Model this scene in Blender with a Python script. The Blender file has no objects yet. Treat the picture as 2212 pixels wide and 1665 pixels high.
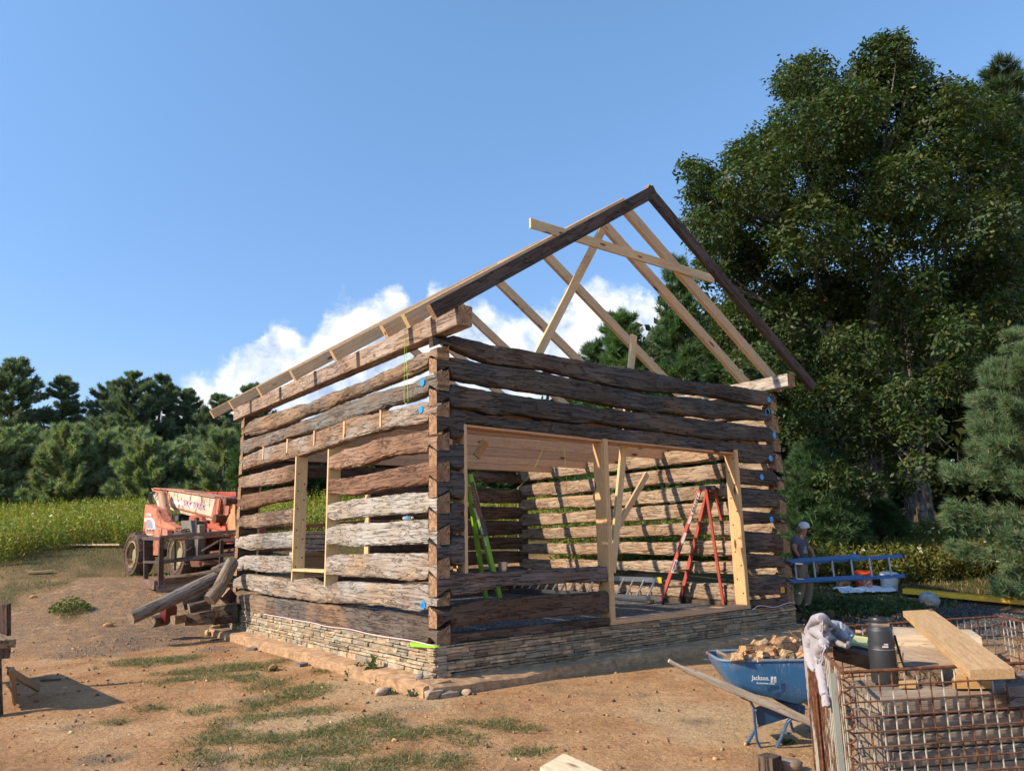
import bpy, math, random
import numpy as np
from mathutils import Vector, Matrix
random.seed(7); rng = np.random.default_rng(11)
SC = bpy.context.scene
COL = SC.collection
R = math.radians

# ------------------------------------------------------------------ camera
CAMF, YAW, PITCH, ROLL = 1634.53, .91980, .20030, -.02090      # focal length in units of a 2212-wide frame
CAM = np.array([-4.9522, -8.0810, 1.58])
_fw = np.array([math.cos(YAW)*math.cos(PITCH), math.sin(YAW)*math.cos(PITCH), math.sin(PITCH)])
_rt = np.array([math.sin(YAW), -math.cos(YAW), 0.]); _up = np.cross(_rt, _fw)
_r2 = _rt*math.cos(ROLL)+_up*math.sin(ROLL); _u2 = -_rt*math.sin(ROLL)+_up*math.cos(ROLL)
cam_d = bpy.data.cameras.new('camera'); cam = bpy.data.objects.new('camera', cam_d); COL.objects.link(cam)
cam_d.sensor_width = 36; cam_d.lens = CAMF/2212*36; cam_d.clip_end = 3000; cam_d.clip_start = .05
mw = Matrix.Identity(4)
for i in range(3):
    mw[i][0] = _r2[i]; mw[i][1] = _u2[i]; mw[i][2] = -_fw[i]; mw[i][3] = CAM[i]
cam.matrix_world = mw
SC.camera = cam

# ------------------------------------------------------------------ light
SUN_EL = 34.0
SUN_DIR = np.array([-.9715*math.cos(R(SUN_EL)), .237*math.cos(R(SUN_EL)), math.sin(R(SUN_EL))])
sd = bpy.data.lights.new('sun', 'SUN'); sd.energy = 4.6; sd.angle = R(.55); sd.color = (1, .85, .66)
so = bpy.data.objects.new('sun', sd); COL.objects.link(so)
so.rotation_euler = Vector(SUN_DIR).to_track_quat('Z', 'Y').to_euler()
SC.view_settings.view_transform = 'Standard'; SC.view_settings.look = 'None'
SC.view_settings.exposure = .55; SC.view_settings.gamma = 1
SC.cycles.max_bounces = 5; SC.cycles.diffuse_bounces = 2; SC.cycles.transparent_max_bounces = 8
SC.cycles.use_denoising = True
try: SC.cycles.use_adaptive_sampling = True; SC.cycles.adaptive_threshold = .02
except Exception: pass

# ------------------------------------------------------------------ node helpers
class NT:
    def __init__(s, tree): s.t = tree; s.n = tree.nodes; s.l = tree.links
    def set(s, sock, v):
        if isinstance(v, bpy.types.NodeSocket): s.l.new(v, sock)
        elif isinstance(v, bpy.types.Node): s.l.new(v.outputs[0], sock)
        elif isinstance(v, (tuple, list)) and sock.type == 'RGBA' and len(v) == 3: sock.default_value = (*v, 1)
        else: sock.default_value = v
    def add(s, typ, props=None, **inp):
        n = s.n.new('ShaderNode'+typ)
        for k, v in (props or {}).items(): setattr(n, k, v)
        for k, v in inp.items():
            key = int(k[1:]) if k[0] == 'i' and k[1:].isdigit() else k.replace('_', ' ')
            s.set(n.inputs[key], v)
        return n
    def m(s, op, a, b=0., c=None, clamp=False):
        n = s.add('Math', {'operation': op, 'use_clamp': clamp}, i0=a, i1=b)
        if c is not None: s.set(n.inputs[2], c)
        return n.outputs[0]
    def vm(s, op, a, b=(0, 0, 0)): return s.add('VectorMath', {'operation': op}, i0=a, i1=b).outputs[0]
    def mix(s, f, a, b, blend='MIX'):
        n = s.add('Mix', {'data_type': 'RGBA', 'blend_type': blend, 'clamp_factor': True})
        s.set(n.inputs[0], f); s.set(n.inputs[6], a); s.set(n.inputs[7], b); return n.outputs[2]
    def ramp(s, f, stops, interp='LINEAR'):
        n = s.add('ValToRGB', Fac=f); cr = n.color_ramp; cr.interpolation = interp
        while len(cr.elements) < len(stops): cr.elements.new(.5)
        for e, (p, c) in zip(cr.elements, stops):
            e.position = p
            if isinstance(c, (int, float)): c = (c, c, c)
            e.color = (*c, 1)
        return n.outputs[0]
    def noise(s, vec, scale=5, detail=4, rough=.55, dist=0.):
        return s.add('TexNoise', Vector=vec, Scale=scale, Detail=detail, Roughness=rough, Distortion=dist).outputs[0]
    def attr(s, name): return s.add('Attribute', {'attribute_name': name})
    def sstep(s, v, a, b):
        n = s.add('MapRange', {'interpolation_type': 'SMOOTHSTEP'}); s.set(n.inputs[0], v)
        s.set(n.inputs[1], a); s.set(n.inputs[2], b); s.set(n.inputs[3], 0.); s.set(n.inputs[4], 1.)
        return n.outputs[0]
    def bump(s, h, strength=.5, dist=.01, normal=None):
        n = s.add('Bump', Height=h, Strength=strength, Distance=dist)
        if normal is not None: s.set(n.inputs['Normal'], normal)
        return n.outputs[0]

# ------------------------------------------------------------------ sky
W = bpy.data.worlds.new('World'); SC.world = W; W.use_nodes = True
g = NT(W.node_tree); bg = g.n['Background']
sky = g.add('TexSky', {'sky_type': 'NISHITA', 'sun_disc': False, 'sun_elevation': R(SUN_EL),
                       'sun_rotation': math.atan2(SUN_DIR[0], SUN_DIR[1]), 'altitude': 800,
                       'air_density': 1.25, 'dust_density': .25, 'ozone_density': 2.6})
tc = g.add('TexCoord').outputs['Generated']
nv = g.vm('NORMALIZE', tc)
sx = g.add('SeparateXYZ', Vector=nv)
az = g.m('ARCTAN2', sx.outputs[1], sx.outputs[0])                # radians, world azimuth
el = g.m('ARCSINE', sx.outputs[2])
def dirof(px, py):
    d = _fw*CAMF+_r2*(px-1106)-_u2*(py-832.5); d = d/np.linalg.norm(d); return math.atan2(d[1], d[0]), math.asin(d[2])
# outline of the cumulus bank: azimuth -> height of its tops
prof = [(60, 1000), (300, 900), (395, 815), (470, 795), (545, 765), (585, 690), (640, 705), (665, 735), (705, 650),
        (745, 628), (805, 640), (850, 612), (905, 655), (930, 605), (1010, 650), (1100, 660), (1190, 655), (1235, 625), (1290, 588), (1345, 625),
        (1400, 640), (1500, 660), (1700, 650), (1900, 620), (2050, 670), (2120, 690), (2205, 680)]
pts = sorted(dirof(*p) for p in prof)
a0, a1 = pts[0][0], pts[-1][0]
u = g.m('DIVIDE', g.m('SUBTRACT', az, a0), a1-a0, clamp=True)
fc = g.add('FloatCurve', Value=u); cv = fc.mapping.curves[0]
for i, (a, e) in enumerate(pts):
    x, y = (a-a0)/(a1-a0), e*1.5
    if i == 0: cv.points[0].location = (x, y)
    elif i == len(pts)-1: cv.points[len(cv.points)-1].location = (x, y)
    else: cv.points.new(x, y)
for p_ in cv.points: p_.handle_type = 'VECTOR'
fc.mapping.update()
top = g.m('DIVIDE', fc.outputs[0], 1.5)
n1 = g.noise(nv, 9, 6, .62, .15); n2 = g.noise(nv, 34, 5, .6, .3); n3 = g.noise(g.vm('ADD', nv, (3.1, .2, 5)), 6, 3, .5)
wob = g.m('ADD', g.m('MULTIPLY', g.m('SUBTRACT', n1, .5), .10), g.m('MULTIPLY', g.m('SUBTRACT', n2, .5), .055))
d1 = g.m('SUBTRACT', g.m('ADD', top, wob), el)
dens = g.sstep(d1, -.004, .022)
edge = g.m('MULTIPLY', g.sstep(g.m('ABSOLUTE', g.m('SUBTRACT', u, .5)), .5, .46), 1.)
holes = g.sstep(n3, .30, .42)
dens = g.m('MULTIPLY', g.m('MULTIPLY', dens, edge), g.m('MAXIMUM', holes, g.sstep(d1, .16, .02)))
# billows: puffs lit from the sun side, blue-grey in their lee
off = g.vm('ADD', nv, tuple(SUN_DIR*.02))
b1 = g.noise(nv, 15, 8, .58, .2); b2 = g.noise(off, 15, 8, .58, .2)
lit = g.m('ADD', .50, g.m('MULTIPLY', g.m('SUBTRACT', b1, b2), 4.2))
lit = g.m('ADD', lit, g.m('MULTIPLY', g.sstep(d1, .13, 0.), .30))
lit = g.m('ADD', lit, g.m('MULTIPLY', g.m('SUBTRACT', n2, .5), .5))
ccol = g.ramp(lit, [(0., (2.7, 3.3, 4.5)), (.42, (4.0, 4.6, 5.7)), (.72, (4.9, 5.25, 5.9)), (1., (6.5, 6.5, 6.65))])
skyc = g.add('HueSaturation', Color=sky.outputs[0], Saturation=1.12, Value=1.42).outputs[0]; skyc = g.mix(1, skyc, (1.04, 1.0, .97), 'MULTIPLY'); skyc = g.mix(1, skyc, g.mix(g.sstep(el, 0., .75), (.60, .61, .74), (1.02, 1.02, 1.0)), 'MULTIPLY')
dens = g.m('MULTIPLY', dens, g.m('ADD', .80, g.m('MULTIPLY', g.sstep(d1, .0, .05), .2)))
fin = g.mix(dens, skyc, ccol)
g.l.new(fin, bg.inputs[0]); bg.inputs[1].default_value = .13

# ------------------------------------------------------------------ picture geometry: pixel of the photograph -> point in the world
def ray(px, py): return _fw*CAMF+_r2*(px-1106)-_u2*(py-832.5)
def at(px, py, ax, v):
    d = ray(px, py); return CAM+d*(v-CAM[ax])/d[ax]
def atv(px, py, b):
    d = ray(px, py); return CAM+d*(math.hypot(b[0]-CAM[0], b[1]-CAM[1])/math.hypot(d[0], d[1]))
def atd(px, py, dep):
    return CAM+ray(px, py)/CAMF*dep
def onplane(px, py, P0, n):
    d = ray(px, py); return CAM+d*(np.dot(np.array(P0)-CAM, n)/np.dot(d, n))
def Z1(x, y): return (840+x*.48054)/1.736, (1080+y*.48054)/1.736
def Z2(x, y): return (840+x*.48054)/1.736, (1800+y*.48054)/1.736
def Z3(x, y): return (1560+x*.48054)/1.736, (1500+y*.48054)/1.736
def Z4(x, y): return (2240+x*.5405)/1.736, (1500+y*.5405)/1.736
def Z5(x, y): return (1900+x*.5405)/1.736, (660+y*.5405)/1.736
def TZ(x, y): return (400+x*.3723)/1.736, (1780+y*.3723)/1.736
def CZ(x, y): return (2960+x*.39783)/1.736, (2250+y*.39783)/1.736
def WZ(x, y): return (2480+x*.61483)/1.736, (2200+y*.61483)/1.736
def PZ(x, y): return (2900+x*.27125)/1.736, (1900+y*.27125)/1.736

# ------------------------------------------------------------------ numpy noise
def _h(i, j, k):
    n = (i*374761393+j*668265263+k*2147483647+974634777) & 0xffffffff
    n = ((n ^ (n >> 13))*1274126177) & 0xffffffff
    n = ((n ^ (n >> 16))*2246822519) & 0xffffffff
    return ((n ^ (n >> 15)) & 0xffff)/32767.5-1
def vn(x, y, z=0.):
    x, y, z = np.broadcast_arrays(np.asarray(x, float), np.asarray(y, float), np.asarray(z, float))
    i, j, k = np.floor(x).astype(np.int64), np.floor(y).astype(np.int64), np.floor(z).astype(np.int64)
    a, b, c = x-i, y-j, z-k; a = a*a*(3-2*a); b = b*b*(3-2*b); c = c*c*(3-2*c)
    def L(p, q, t): return p+(q-p)*t
    return L(L(L(_h(i, j, k), _h(i+1, j, k), a), L(_h(i, j+1, k), _h(i+1, j+1, k), a), b),
             L(L(_h(i, j, k+1), _h(i+1, j, k+1), a), L(_h(i, j+1, k+1), _h(i+1, j+1, k+1), a), b), c)
def fbm(x, y, z=0., o=4):
    s = 0; a = 1.; t = 0
    for q in range(o):
        s = s+a*vn(np.asarray(x)*2**q+q*17.3, np.asarray(y)*2**q-q*9.1, np.asarray(z)*2**q+q*3.7); t += a; a *= .5
    return s/t
def ss(x, a, b):
    t = np.clip((np.asarray(x, float)-a)/(b-a), 0, 1); return t*t*(3-2*t)

# ------------------------------------------------------------------ materials
MATS = {}
def material(name, fn):
    m = bpy.data.materials.new(name); m.use_nodes = True
    g = NT(m.node_tree); b = g.n['Principled BSDF']; fn(g, b, m); MATS[name] = m; return m
def _bs(g, b, **k):
    for a, v in k.items(): g.set(b.inputs[a.replace('_', ' ')], v)
def f_old(g, b, m):
    col = g.attr('col').outputs['Color']; v = g.attr('g').outputs['Vector']
    vf = g.vm('MULTIPLY', v, (1.1, 26, 26)); vc = g.vm('MULTIPLY', v, (.75, 8, 8)); va = g.vm('MULTIPLY', v, (6, 17, 17))
    fine = g.noise(vf, 1.6, 6, .65, .4)
    big = g.noise(v, 1.1, 4, .6)
    c = g.mix(g.sstep(big, .35, .65), g.mix(1, col, (.94, .82, .72), 'MULTIPLY'), g.mix(1, col, (1.08, 1.1, 1.12), 'MULTIPLY'))
    c = g.mix(1, c, g.ramp(fine, [(.25, .42), (.5, .95), (.78, 1.5)]), 'MULTIPLY')
    ck = g.noise(vc, 1.5, 5, .6, .6)
    crack = g.sstep(g.m('ABSOLUTE', g.m('SUBTRACT', ck, .5)), .0, .022)
    wv = g.vm('ADD', va, g.vm('MULTIPLY', g.add('TexNoise', Vector=v, Scale=6., Detail=3.).outputs[1], (.9, .9, .9)))
    vor = g.add('TexVoronoi', {'feature': 'DISTANCE_TO_EDGE'}, Vector=wv, Scale=1.).outputs[0]
    hew = g.m('MAXIMUM', g.sstep(vor, .0, .05), g.sstep(g.noise(v, 2.3, 2), .36, .50))
    knot = g.add('TexVoronoi', Vector=g.vm('MULTIPLY', v, (1.3, 3, 3)), Scale=1.).outputs[0]
    kn = g.sstep(knot, .05, .13)
    dark = g.m('MULTIPLY', g.m('MULTIPLY', crack, g.m('ADD', .5, g.m('MULTIPLY', hew, .5))), g.m('ADD', .45, g.m('MULTIPLY', kn, .55)))
    c = g.mix(dark, g.mix(.70, c, (.012, .009, .007)), c)
    hgt = g.m('ADD', g.m('MULTIPLY', dark, 1.), g.m('MULTIPLY', fine, .35))
    _bs(g, b, Base_Color=c, Roughness=.88, Specular_IOR_Level=.25, Normal=g.bump(hgt, .9, .011))
material('weathered_wood', f_old)
def f_board(g, b, m):
    col = g.attr('col').outputs['Color']; v = g.attr('g').outputs['Vector']
    fine = g.noise(g.vm('MULTIPLY', v, (1.6, 40, 40)), 1.6, 6, .65, .3); mid = g.noise(g.vm('MULTIPLY', v, (.9, 9, 9)), 1.5, 4, .6, .4); big = g.noise(v, 1.7, 4, .6)
    c = g.mix(1, col, g.ramp(fine, [(.28, .55), (.5, 1.), (.78, 1.35)]), 'MULTIPLY')
    c = g.mix(1, c, g.ramp(big, [(.3, (.8, .74, .68)), (.7, (1.15, 1.15, 1.15))]), 'MULTIPLY')
    crack = g.sstep(g.m('ABSOLUTE', g.m('SUBTRACT', mid, .5)), .0, .010)
    c = g.mix(crack, g.mix(.7, c, (.015, .012, .01)), c)
    _bs(g, b, Base_Color=c, Roughness=.88, Specular_IOR_Level=.2, Normal=g.bump(g.m('ADD', g.m('MULTIPLY', fine, .5), crack), .6, .006))
material('grey_board', f_board)
def f_end(g, b, m):
    col = g.attr('col').outputs['Color']; v = g.attr('g').outputs['Vector']
    sp = g.add('SeparateXYZ', Vector=v)
    r = g.add('VectorMath', {'operation': 'LENGTH'}, i0=g.add('CombineXYZ', X=sp.outputs[1], Y=sp.outputs[2]).outputs[0]).outputs['Value']
    rr = g.m('SINE', g.m('MULTIPLY', g.m('ADD', r, g.m('MULTIPLY', g.noise(v, 9, 3), .03)), 420))
    th = g.m('ARCTAN2', sp.outputs[2], sp.outputs[1])
    cr = g.noise(g.add('CombineXYZ', X=th, Y=g.m('MULTIPLY', r, 1.5)).outputs[0], 3.2, 3, .6)
    crack = g.sstep(g.m('ABSOLUTE', g.m('SUBTRACT', cr, .5)), 0., .03)
    c = g.mix(g.m('MULTIPLY', g.m('ADD', rr, 1), .13), col, (.09, .05, .03))
    c = g.mix(1, c, g.ramp(g.noise(v, 14, 5), [(.3, .62), (.7, 1.25)]), 'MULTIPLY')
    c = g.mix(crack, (.03, .017, .01), c)
    _bs(g, b, Base_Color=c, Roughness=.85, Specular_IOR_Level=.2, Normal=g.bump(crack, .5, .01))
material('end_grain', f_end)
def f_new(g, b, m):
    col = g.attr('col').outputs['Color']; v = g.attr('g').outputs['Vector']
    vf = g.vm('MULTIPLY', v, (.7, 22, 22)); wv = g.noise(g.vm('MULTIPLY', v, (.9, 7, 7)), 2., 3, .5)
    rings = g.m('SINE', g.m('MULTIPLY', wv, 70)); fine = g.noise(vf, 3, 5, .6)
    c = g.mix(g.m('MULTIPLY', g.m('ADD', rings, 1.), .17), col, g.mix(1, col, (.62, .45, .30), 'MULTIPLY'))
    c = g.mix(1, c, g.ramp(fine, [(.3, .8), (.7, 1.15)]), 'MULTIPLY')
    kv = g.add('TexVoronoi', Vector=g.vm('MULTIPLY', v, (1.5, 5.2, 5.2)), Scale=1.).outputs[0]
    kn = g.sstep(kv, .09, .17)
    c = g.mix(kn, (.12, .045, .018), c)
    st = g.sstep(g.noise(v, 2.6, 5, .6), .60, .72)
    c = g.mix(g.m('MULTIPLY', st, .35), c, (.20, .13, .07))
    _bs(g, b, Base_Color=c, Roughness=.65, Specular_IOR_Level=.3, Normal=g.bump(fine, .25, .004))
material('sawn_pine', f_new)
def f_stone(g, b, m):
    col = g.attr('col').outputs['Color']; p = g.add('NewGeometry').outputs['Position']
    n = g.noise(p, 9, 8, .65); n2 = g.noise(p, 45, 5, .6); lay = g.noise(g.vm('MULTIPLY', p, (6, 6, 60)), 1, 4, .6)
    c = g.mix(1, col, g.ramp(n, [(.3, .55), (.7, 1.35)]), 'MULTIPLY')
    c = g.mix(1, c, g.ramp(lay, [(.35, .75), (.65, 1.12)]), 'MULTIPLY')
    c = g.mix(g.sstep(g.noise(p, 3.1, 3), .52, .7), c, g.mix(.5, c, (.34, .22, .13)))
    _bs(g, b, Base_Color=c, Roughness=.9, Specular_IOR_Level=.25,
        Normal=g.bump(g.m('ADD', n, g.m('MULTIPLY', g.m('ADD', n2, lay), .4)), .8, .015))
material('stone', f_stone)
def f_leaf(g, b, m):
    col = g.attr('col').outputs['Color']
    _bs(g, b, Base_Color=col, Roughness=.55, Specular_IOR_Level=.35)
    tr = g.add('BsdfTranslucent', Color=g.mix(1, col, (1.5, 1.7, .6), 'MULTIPLY'))
    mx = g.add('MixShader', Fac=.28); g.l.new(b.outputs[0], mx.inputs[1]); g.l.new(tr.outputs[0], mx.inputs[2])
    g.l.new(mx.outputs[0], g.n['Material Output'].inputs[0])
material('leaf', f_leaf)
def f_bark(g, b, m):
    col = g.attr('col').outputs['Color']; p = g.add('NewGeometry').outputs['Position']
    n = g.noise(g.vm('MULTIPLY', p, (14, 14, 3)), 1, 6, .65); n2 = g.noise(p, 3, 3)
    c = g.mix(1, col, g.ramp(n, [(.35, .4), (.65, 1.4)]), 'MULTIPLY')
    c = g.mix(g.sstep(n2, .55, .65), c, g.mix(.5, c, (.30, .30, .27)))
    _bs(g, b, Base_Color=c, Roughness=.9, Normal=g.bump(n, 1, .03))
material('bark', f_bark)
def plain(name, rough=.5, metal=0., spec=.5, nscale=20, var=.25, bump=.0):
    def f(g, b, m):
        col = g.attr('col').outputs['Color']; p = g.add('TexCoord').outputs['Object']
        n = g.noise(p, nscale, 6, .6)
        c = g.mix(1, col, g.ramp(n, [(.3, 1-var), (.7, 1+var)]), 'MULTIPLY')
        _bs(g, b, Base_Color=c, Roughness=rough, Metallic=metal, Specular_IOR_Level=spec)
        if bump: g.set(b.inputs['Normal'], g.bump(n, bump, .01))
    return material(name, f)
plain('matte', .85, 0, .2, 25, .3, .4); plain('plastic', .38, 0, .5, 8, .08); plain('aluminium', .34, 1., .5, 30, .12)
plain('rubber', .8, 0, .3, 12, .45, .3); plain('skin', .55, 0, .4, 30, .1); plain('cloth', .95, 0, .1, 160, .12, .25)
def f_rusty(amount, rough=.6):
    def f(g, b, m):
        col = g.attr('col').outputs['Color']; p = g.add('TexCoord').outputs['Object']
        n = g.noise(g.vm('MULTIPLY', p, (1, 1, .45)), 4.5, 8, .68, .3); n2 = g.noise(p, 30, 5, .65); d = g.noise(p, 2, 4)
        r = g.sstep(n, amount, amount+.09)
        rust = g.ramp(n2, [(.3, (.040, .015, .008)), (.5, (.13, .046, .020)), (.75, (.30, .125, .050))])
        c = g.mix(1, col, g.ramp(d, [(.3, .75), (.7, 1.15)]), 'MULTIPLY')
        sc = g.m('ABSOLUTE', g.m('SUBTRACT', g.noise(g.vm('MULTIPLY', p, (9, 9, 2.2)), 2.2, 3, .6, 1.2), .5)); sm = g.m('MULTIPLY', g.m('SUBTRACT', 1., g.sstep(sc, .0, .010)), g.sstep(g.noise(p, 5, 3), .50, .62))
        c = g.mix(g.m('MULTIPLY', sm, .55), c, (.62, .62, .60)); c = g.mix(g.m('MULTIPLY', g.sstep(g.noise(p, 3.2, 6, .7), .50, .75), .40), c, (.34, .24, .15))
        c = g.mix(r, c, rust)
        _bs(g, b, Base_Color=c, Roughness=g.m('ADD', rough, g.m('MULTIPLY', r, .3)), Normal=g.bump(g.m('MULTIPLY', n2, r), .5, .006))
    return f
material('rusted_paint', f_rusty(.53)); material('worn_paint', f_rusty(.66, .4)); material('rusted_steel', f_rusty(.36, .6)); material('dark_steel', f_rusty(.60, .6)); material('wire', f_rusty(.45, .6))
def f_glass(g, b, m): _bs(g, b, Base_Color=(.9, .95, 1), Roughness=.05, Transmission_Weight=.92, IOR=1.15)
material('clear_plastic', f_glass)
def f_dark(g, b, m): _bs(g, b, Base_Color=(.02, .025, .03), Roughness=.12)
material('dark_glass', f_dark)
def f_gran(g, b, m):
    col = g.attr('col').outputs['Color']; p = g.add('TexCoord').outputs['Object']
    n = g.add('TexVoronoi', Vector=p, Scale=420.).outputs[0]
    _bs(g, b, Base_Color=col, Roughness=.42, Metallic=.35, Normal=g.bump(n, .35, .002))
material('hammered_coat', f_gran)

# ------------------------------------------------------------------ mesh building
def tag(o, label=None, cat=None, group=None, kind=None):
    if label: o['label'] = label
    if cat: o['category'] = cat
    if group: o['group'] = group
    if kind: o['kind'] = kind
    return o
def empty(name, loc=(0, 0, 0), label=None, cat=None, group=None):
    o = bpy.data.objects.new(name, None); COL.objects.link(o); o.location = Vector([float(q) for q in loc]); o.empty_display_size = .1
    ORIG[o.name] = np.array([float(q) for q in loc]); return tag(o, label, cat, group)
ORIG = {}
def fast(name, V, F, mat, col=None, g=None, parent=None, smooth=False, mi=None, sharp=None):
    """V (n,3) world coordinates, F (m,k) one polygon size; or F a list of arrays / tuples"""
    me = bpy.data.meshes.new(name); V = np.asarray(V, np.float32)
    if parent is not None: V = V-ORIG[parent.name].astype(np.float32)
    if isinstance(F, np.ndarray):
        nf, k = F.shape; me.vertices.add(len(V)); me.vertices.foreach_set('co', V.ravel())
        me.loops.add(nf*k); me.loops.foreach_set('vertex_index', F.astype(np.int32).ravel())
        me.polygons.add(nf); me.polygons.foreach_set('loop_start', np.arange(0, nf*k, k, dtype=np.int32))
        me.polygons.foreach_set('loop_total', np.full(nf, k, np.int32))
    else: me.from_pydata(V.tolist(), [], [tuple(int(q) for q in f) for f in F])
    for mm in (mat if isinstance(mat, (list, tuple)) else [mat]): me.materials.append(MATS[mm] if isinstance(mm, str) else mm)
    if mi is not None: me.polygons.foreach_set('material_index', np.asarray(mi, np.int32))
    if col is not None:
        c = np.ones((len(V), 4), np.float32); c[:, :3] = col
        a = me.attributes.new('col', 'FLOAT_COLOR', 'POINT'); a.data.foreach_set('color', c.ravel())
    if g is not None:
        a = me.attributes.new('g', 'FLOAT_VECTOR', 'POINT'); a.data.foreach_set('vector', np.asarray(g, np.float32).ravel())
    me.update(calc_edges=True)
    if smooth:
        me.polygons.foreach_set('use_smooth', np.ones(len(me.polygons), bool))
        if sharp: me.set_sharp_from_angle(angle=R(sharp))
    o = bpy.data.objects.new(name, me); COL.objects.link(o)
    if parent is not None: o.parent = parent; ORIG[o.name] = ORIG[parent.name]
    return o
def unit(v): v = np.asarray(v, float); return v/max(1e-9, np.linalg.norm(v))
def frame(d, up=(0, 0, 1)):
    d = unit(d); up = np.array(up, float)
    if abs(np.dot(d, up)) > .98: up = np.array([1., 0, 0])
    s = unit(np.cross(d, up)); return d, s, np.cross(s, d)
class MB:
    def __init__(s, mat='matte', col=(.5, .5, .5)): s.V = []; s.F = []; s.C = []; s.G = []; s.MI = []; s.mats = []; s.use(mat, col)
    def use(s, mat=None, col=None):
        if mat is not None:
            if mat not in s.mats: s.mats.append(mat)
            s.mi = s.mats.index(mat)
        if col is not None: s.col = np.array(col, float)
        return s
    def raw(s, V, F, G=None, C=None, mi=None):
        V = np.asarray(V, float); b = sum(len(q) for q in s.V); s.V.append(V)
        s.F += [tuple(int(i)+b for i in f) for f in F]; s.MI += [s.mi if mi is None else mi]*len(F)
        s.C.append(np.broadcast_to(s.col if C is None else C, (len(V), 3))); s.G.append(V if G is None else G); return s
    def prism(s, prof, p0, p1, up=(0, 0, 1), prof1=None, capmat=None):
        """profile points (across, up) swept from p0 to p1"""
        p0 = np.array(p0, float); p1 = np.array(p1, float); d, sd_, u_ = frame(p1-p0, up); L = np.linalg.norm(p1-p0)
        prof = np.array(prof, float); pr1 = prof if prof1 is None else np.array(prof1, float); n = len(prof)
        A = p0+prof[:, :1]*sd_+prof[:, 1:]*u_; B = p1+pr1[:, :1]*sd_+pr1[:, 1:]*u_
        o = rng.random(3)*40
        gA = np.c_[np.full(n, o[0]), prof[:, 0]+o[1], prof[:, 1]+o[2]]; gB = gA+[L, 0, 0]
        s.raw(np.r_[A, B], [(i, (i+1) % n, n+(i+1) % n, n+i) for i in range(n)], np.r_[gA, gB])
        mi = None
        if capmat: cur = s.mi; s.use(capmat); mi = s.mi; s.mi = cur
        s.raw(A, [tuple(range(n-1, -1, -1))], np.c_[gA[:, 0]*0+o[0], prof[:, 0], prof[:, 1]] if capmat else gA, mi=mi)
        s.raw(B, [tuple(range(n))], np.c_[gA[:, 0]*0+o[0], prof[:, 0], prof[:, 1]] if capmat else gB, mi=mi)
        return s
    def board(s, p0, p1, w, h, up=(0, 0, 1), c=.004, capmat=None):
        a, b_ = w/2, h/2; c = min(c, a*.4, b_*.4)
        return s.prism([(-a+c, -b_), (a-c, -b_), (a, -b_+c), (a, b_-c), (a-c, b_), (-a+c, b_), (-a, b_-c), (-a, -b_+c)], p0, p1, up, capmat=capmat)
    def box(s, c, sx_, sy_, sz_, rz=0., ch=.006):
        c = np.array(c, float); d = np.array([math.cos(rz), math.sin(rz), 0.])
        return s.board(c-d*sx_/2, c+d*sx_/2, sy_, sz_, c=ch)
    def tube(s, P, r, n=8, caps=True, squash=None):
        P = [np.array(p, float) for p in P]; m = len(P); rr = r if isinstance(r, (list, tuple, np.ndarray)) else [r]*m
        V = []; G = []; u_ = None; L = 0
        for i in range(m):
            t = unit(P[min(i+1, m-1)]-P[max(i-1, 0)])
            if u_ is None: _, sd_, u_ = frame(t)
            else: u_ = unit(u_-t*np.dot(u_, t))
            sd_ = np.cross(t, u_)
            if i: L += np.linalg.norm(P[i]-P[i-1])
            for k in range(n):
                a = 2*math.pi*k/n; V.append(P[i]+rr[i]*(math.cos(a)*sd_+math.sin(a)*u_*(squash or 1))); G.append((L, math.cos(a)*rr[i], math.sin(a)*rr[i]))
        F = [(i*n+k, i*n+(k+1) % n, (i+1)*n+(k+1) % n, (i+1)*n+k) for i in range(m-1) for k in range(n)]
        if caps: F += [tuple(range(n-1, -1, -1)), tuple(range((m-1)*n, m*n))]
        return s.raw(V, F, np.array(G)+rng.random(3)*9)
    def lathe(s, prof, c, axis=(0, 0, 1), n=20, closed=False):
        """prof = (radius, height) pairs"""
        c = np.array(c, float); ax, sd_, u_ = frame(axis, (0, 0, 1) if abs(unit(axis)[2]) < .9 else (0, 1, 0))
        V = [c+ax*h+r*(math.cos(2*math.pi*k/n)*sd_+math.sin(2*math.pi*k/n)*u_) for r, h in prof for k in range(n)]; m = len(prof)
        F = [(i*n+k, i*n+(k+1) % n, (i+1)*n+(k+1) % n, (i+1)*n+k) for i in range(m-1) for k in range(n)]
        if not closed: F += [tuple(range(n-1, -1, -1)), tuple(range((m-1)*n, m*n))]
        return s.raw(V, F)
    def poly(s, P, ext):
        """planar outline P (world points) given a real thickness by the vector ext"""
        P = np.array(P, float); ext = np.array(ext, float); n = len(P)
        nr = np.zeros(3)
        for i in range(n): nr += np.cross(P[i], P[(i+1) % n])
        if np.dot(nr, ext) > 0: P = P[::-1]
        s.raw(P, [tuple(range(n))]); s.raw(P+ext, [tuple(range(n-1, -1, -1))])
        return s.raw(np.r_[P, P+ext], [((i+1) % n, i, n+i, n+(i+1) % n) for i in range(n)])
    def rock(s, c, sz, seed=0, n=2, rot=None):
        import bmesh
        bm = bmesh.new(); bmesh.ops.create_icosphere(bm, subdivisions=n, radius=1)
        V = np.array([v.co[:] for v in bm.verts]); F = [tuple(v.index for v in f.verts) for f in bm.faces]; bm.free()
        V = V*(1+.35*vn(V[:, 0]*1.3+seed*7.7, V[:, 1]*1.3, V[:, 2]*1.3)[:, None]+.12*vn(V[:, 0]*4+seed, V[:, 1]*4, V[:, 2]*4)[:, None])
        V = np.sign(V)*np.abs(V)**.8*np.array(sz); a = seed*1.7 if rot is None else rot
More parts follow.
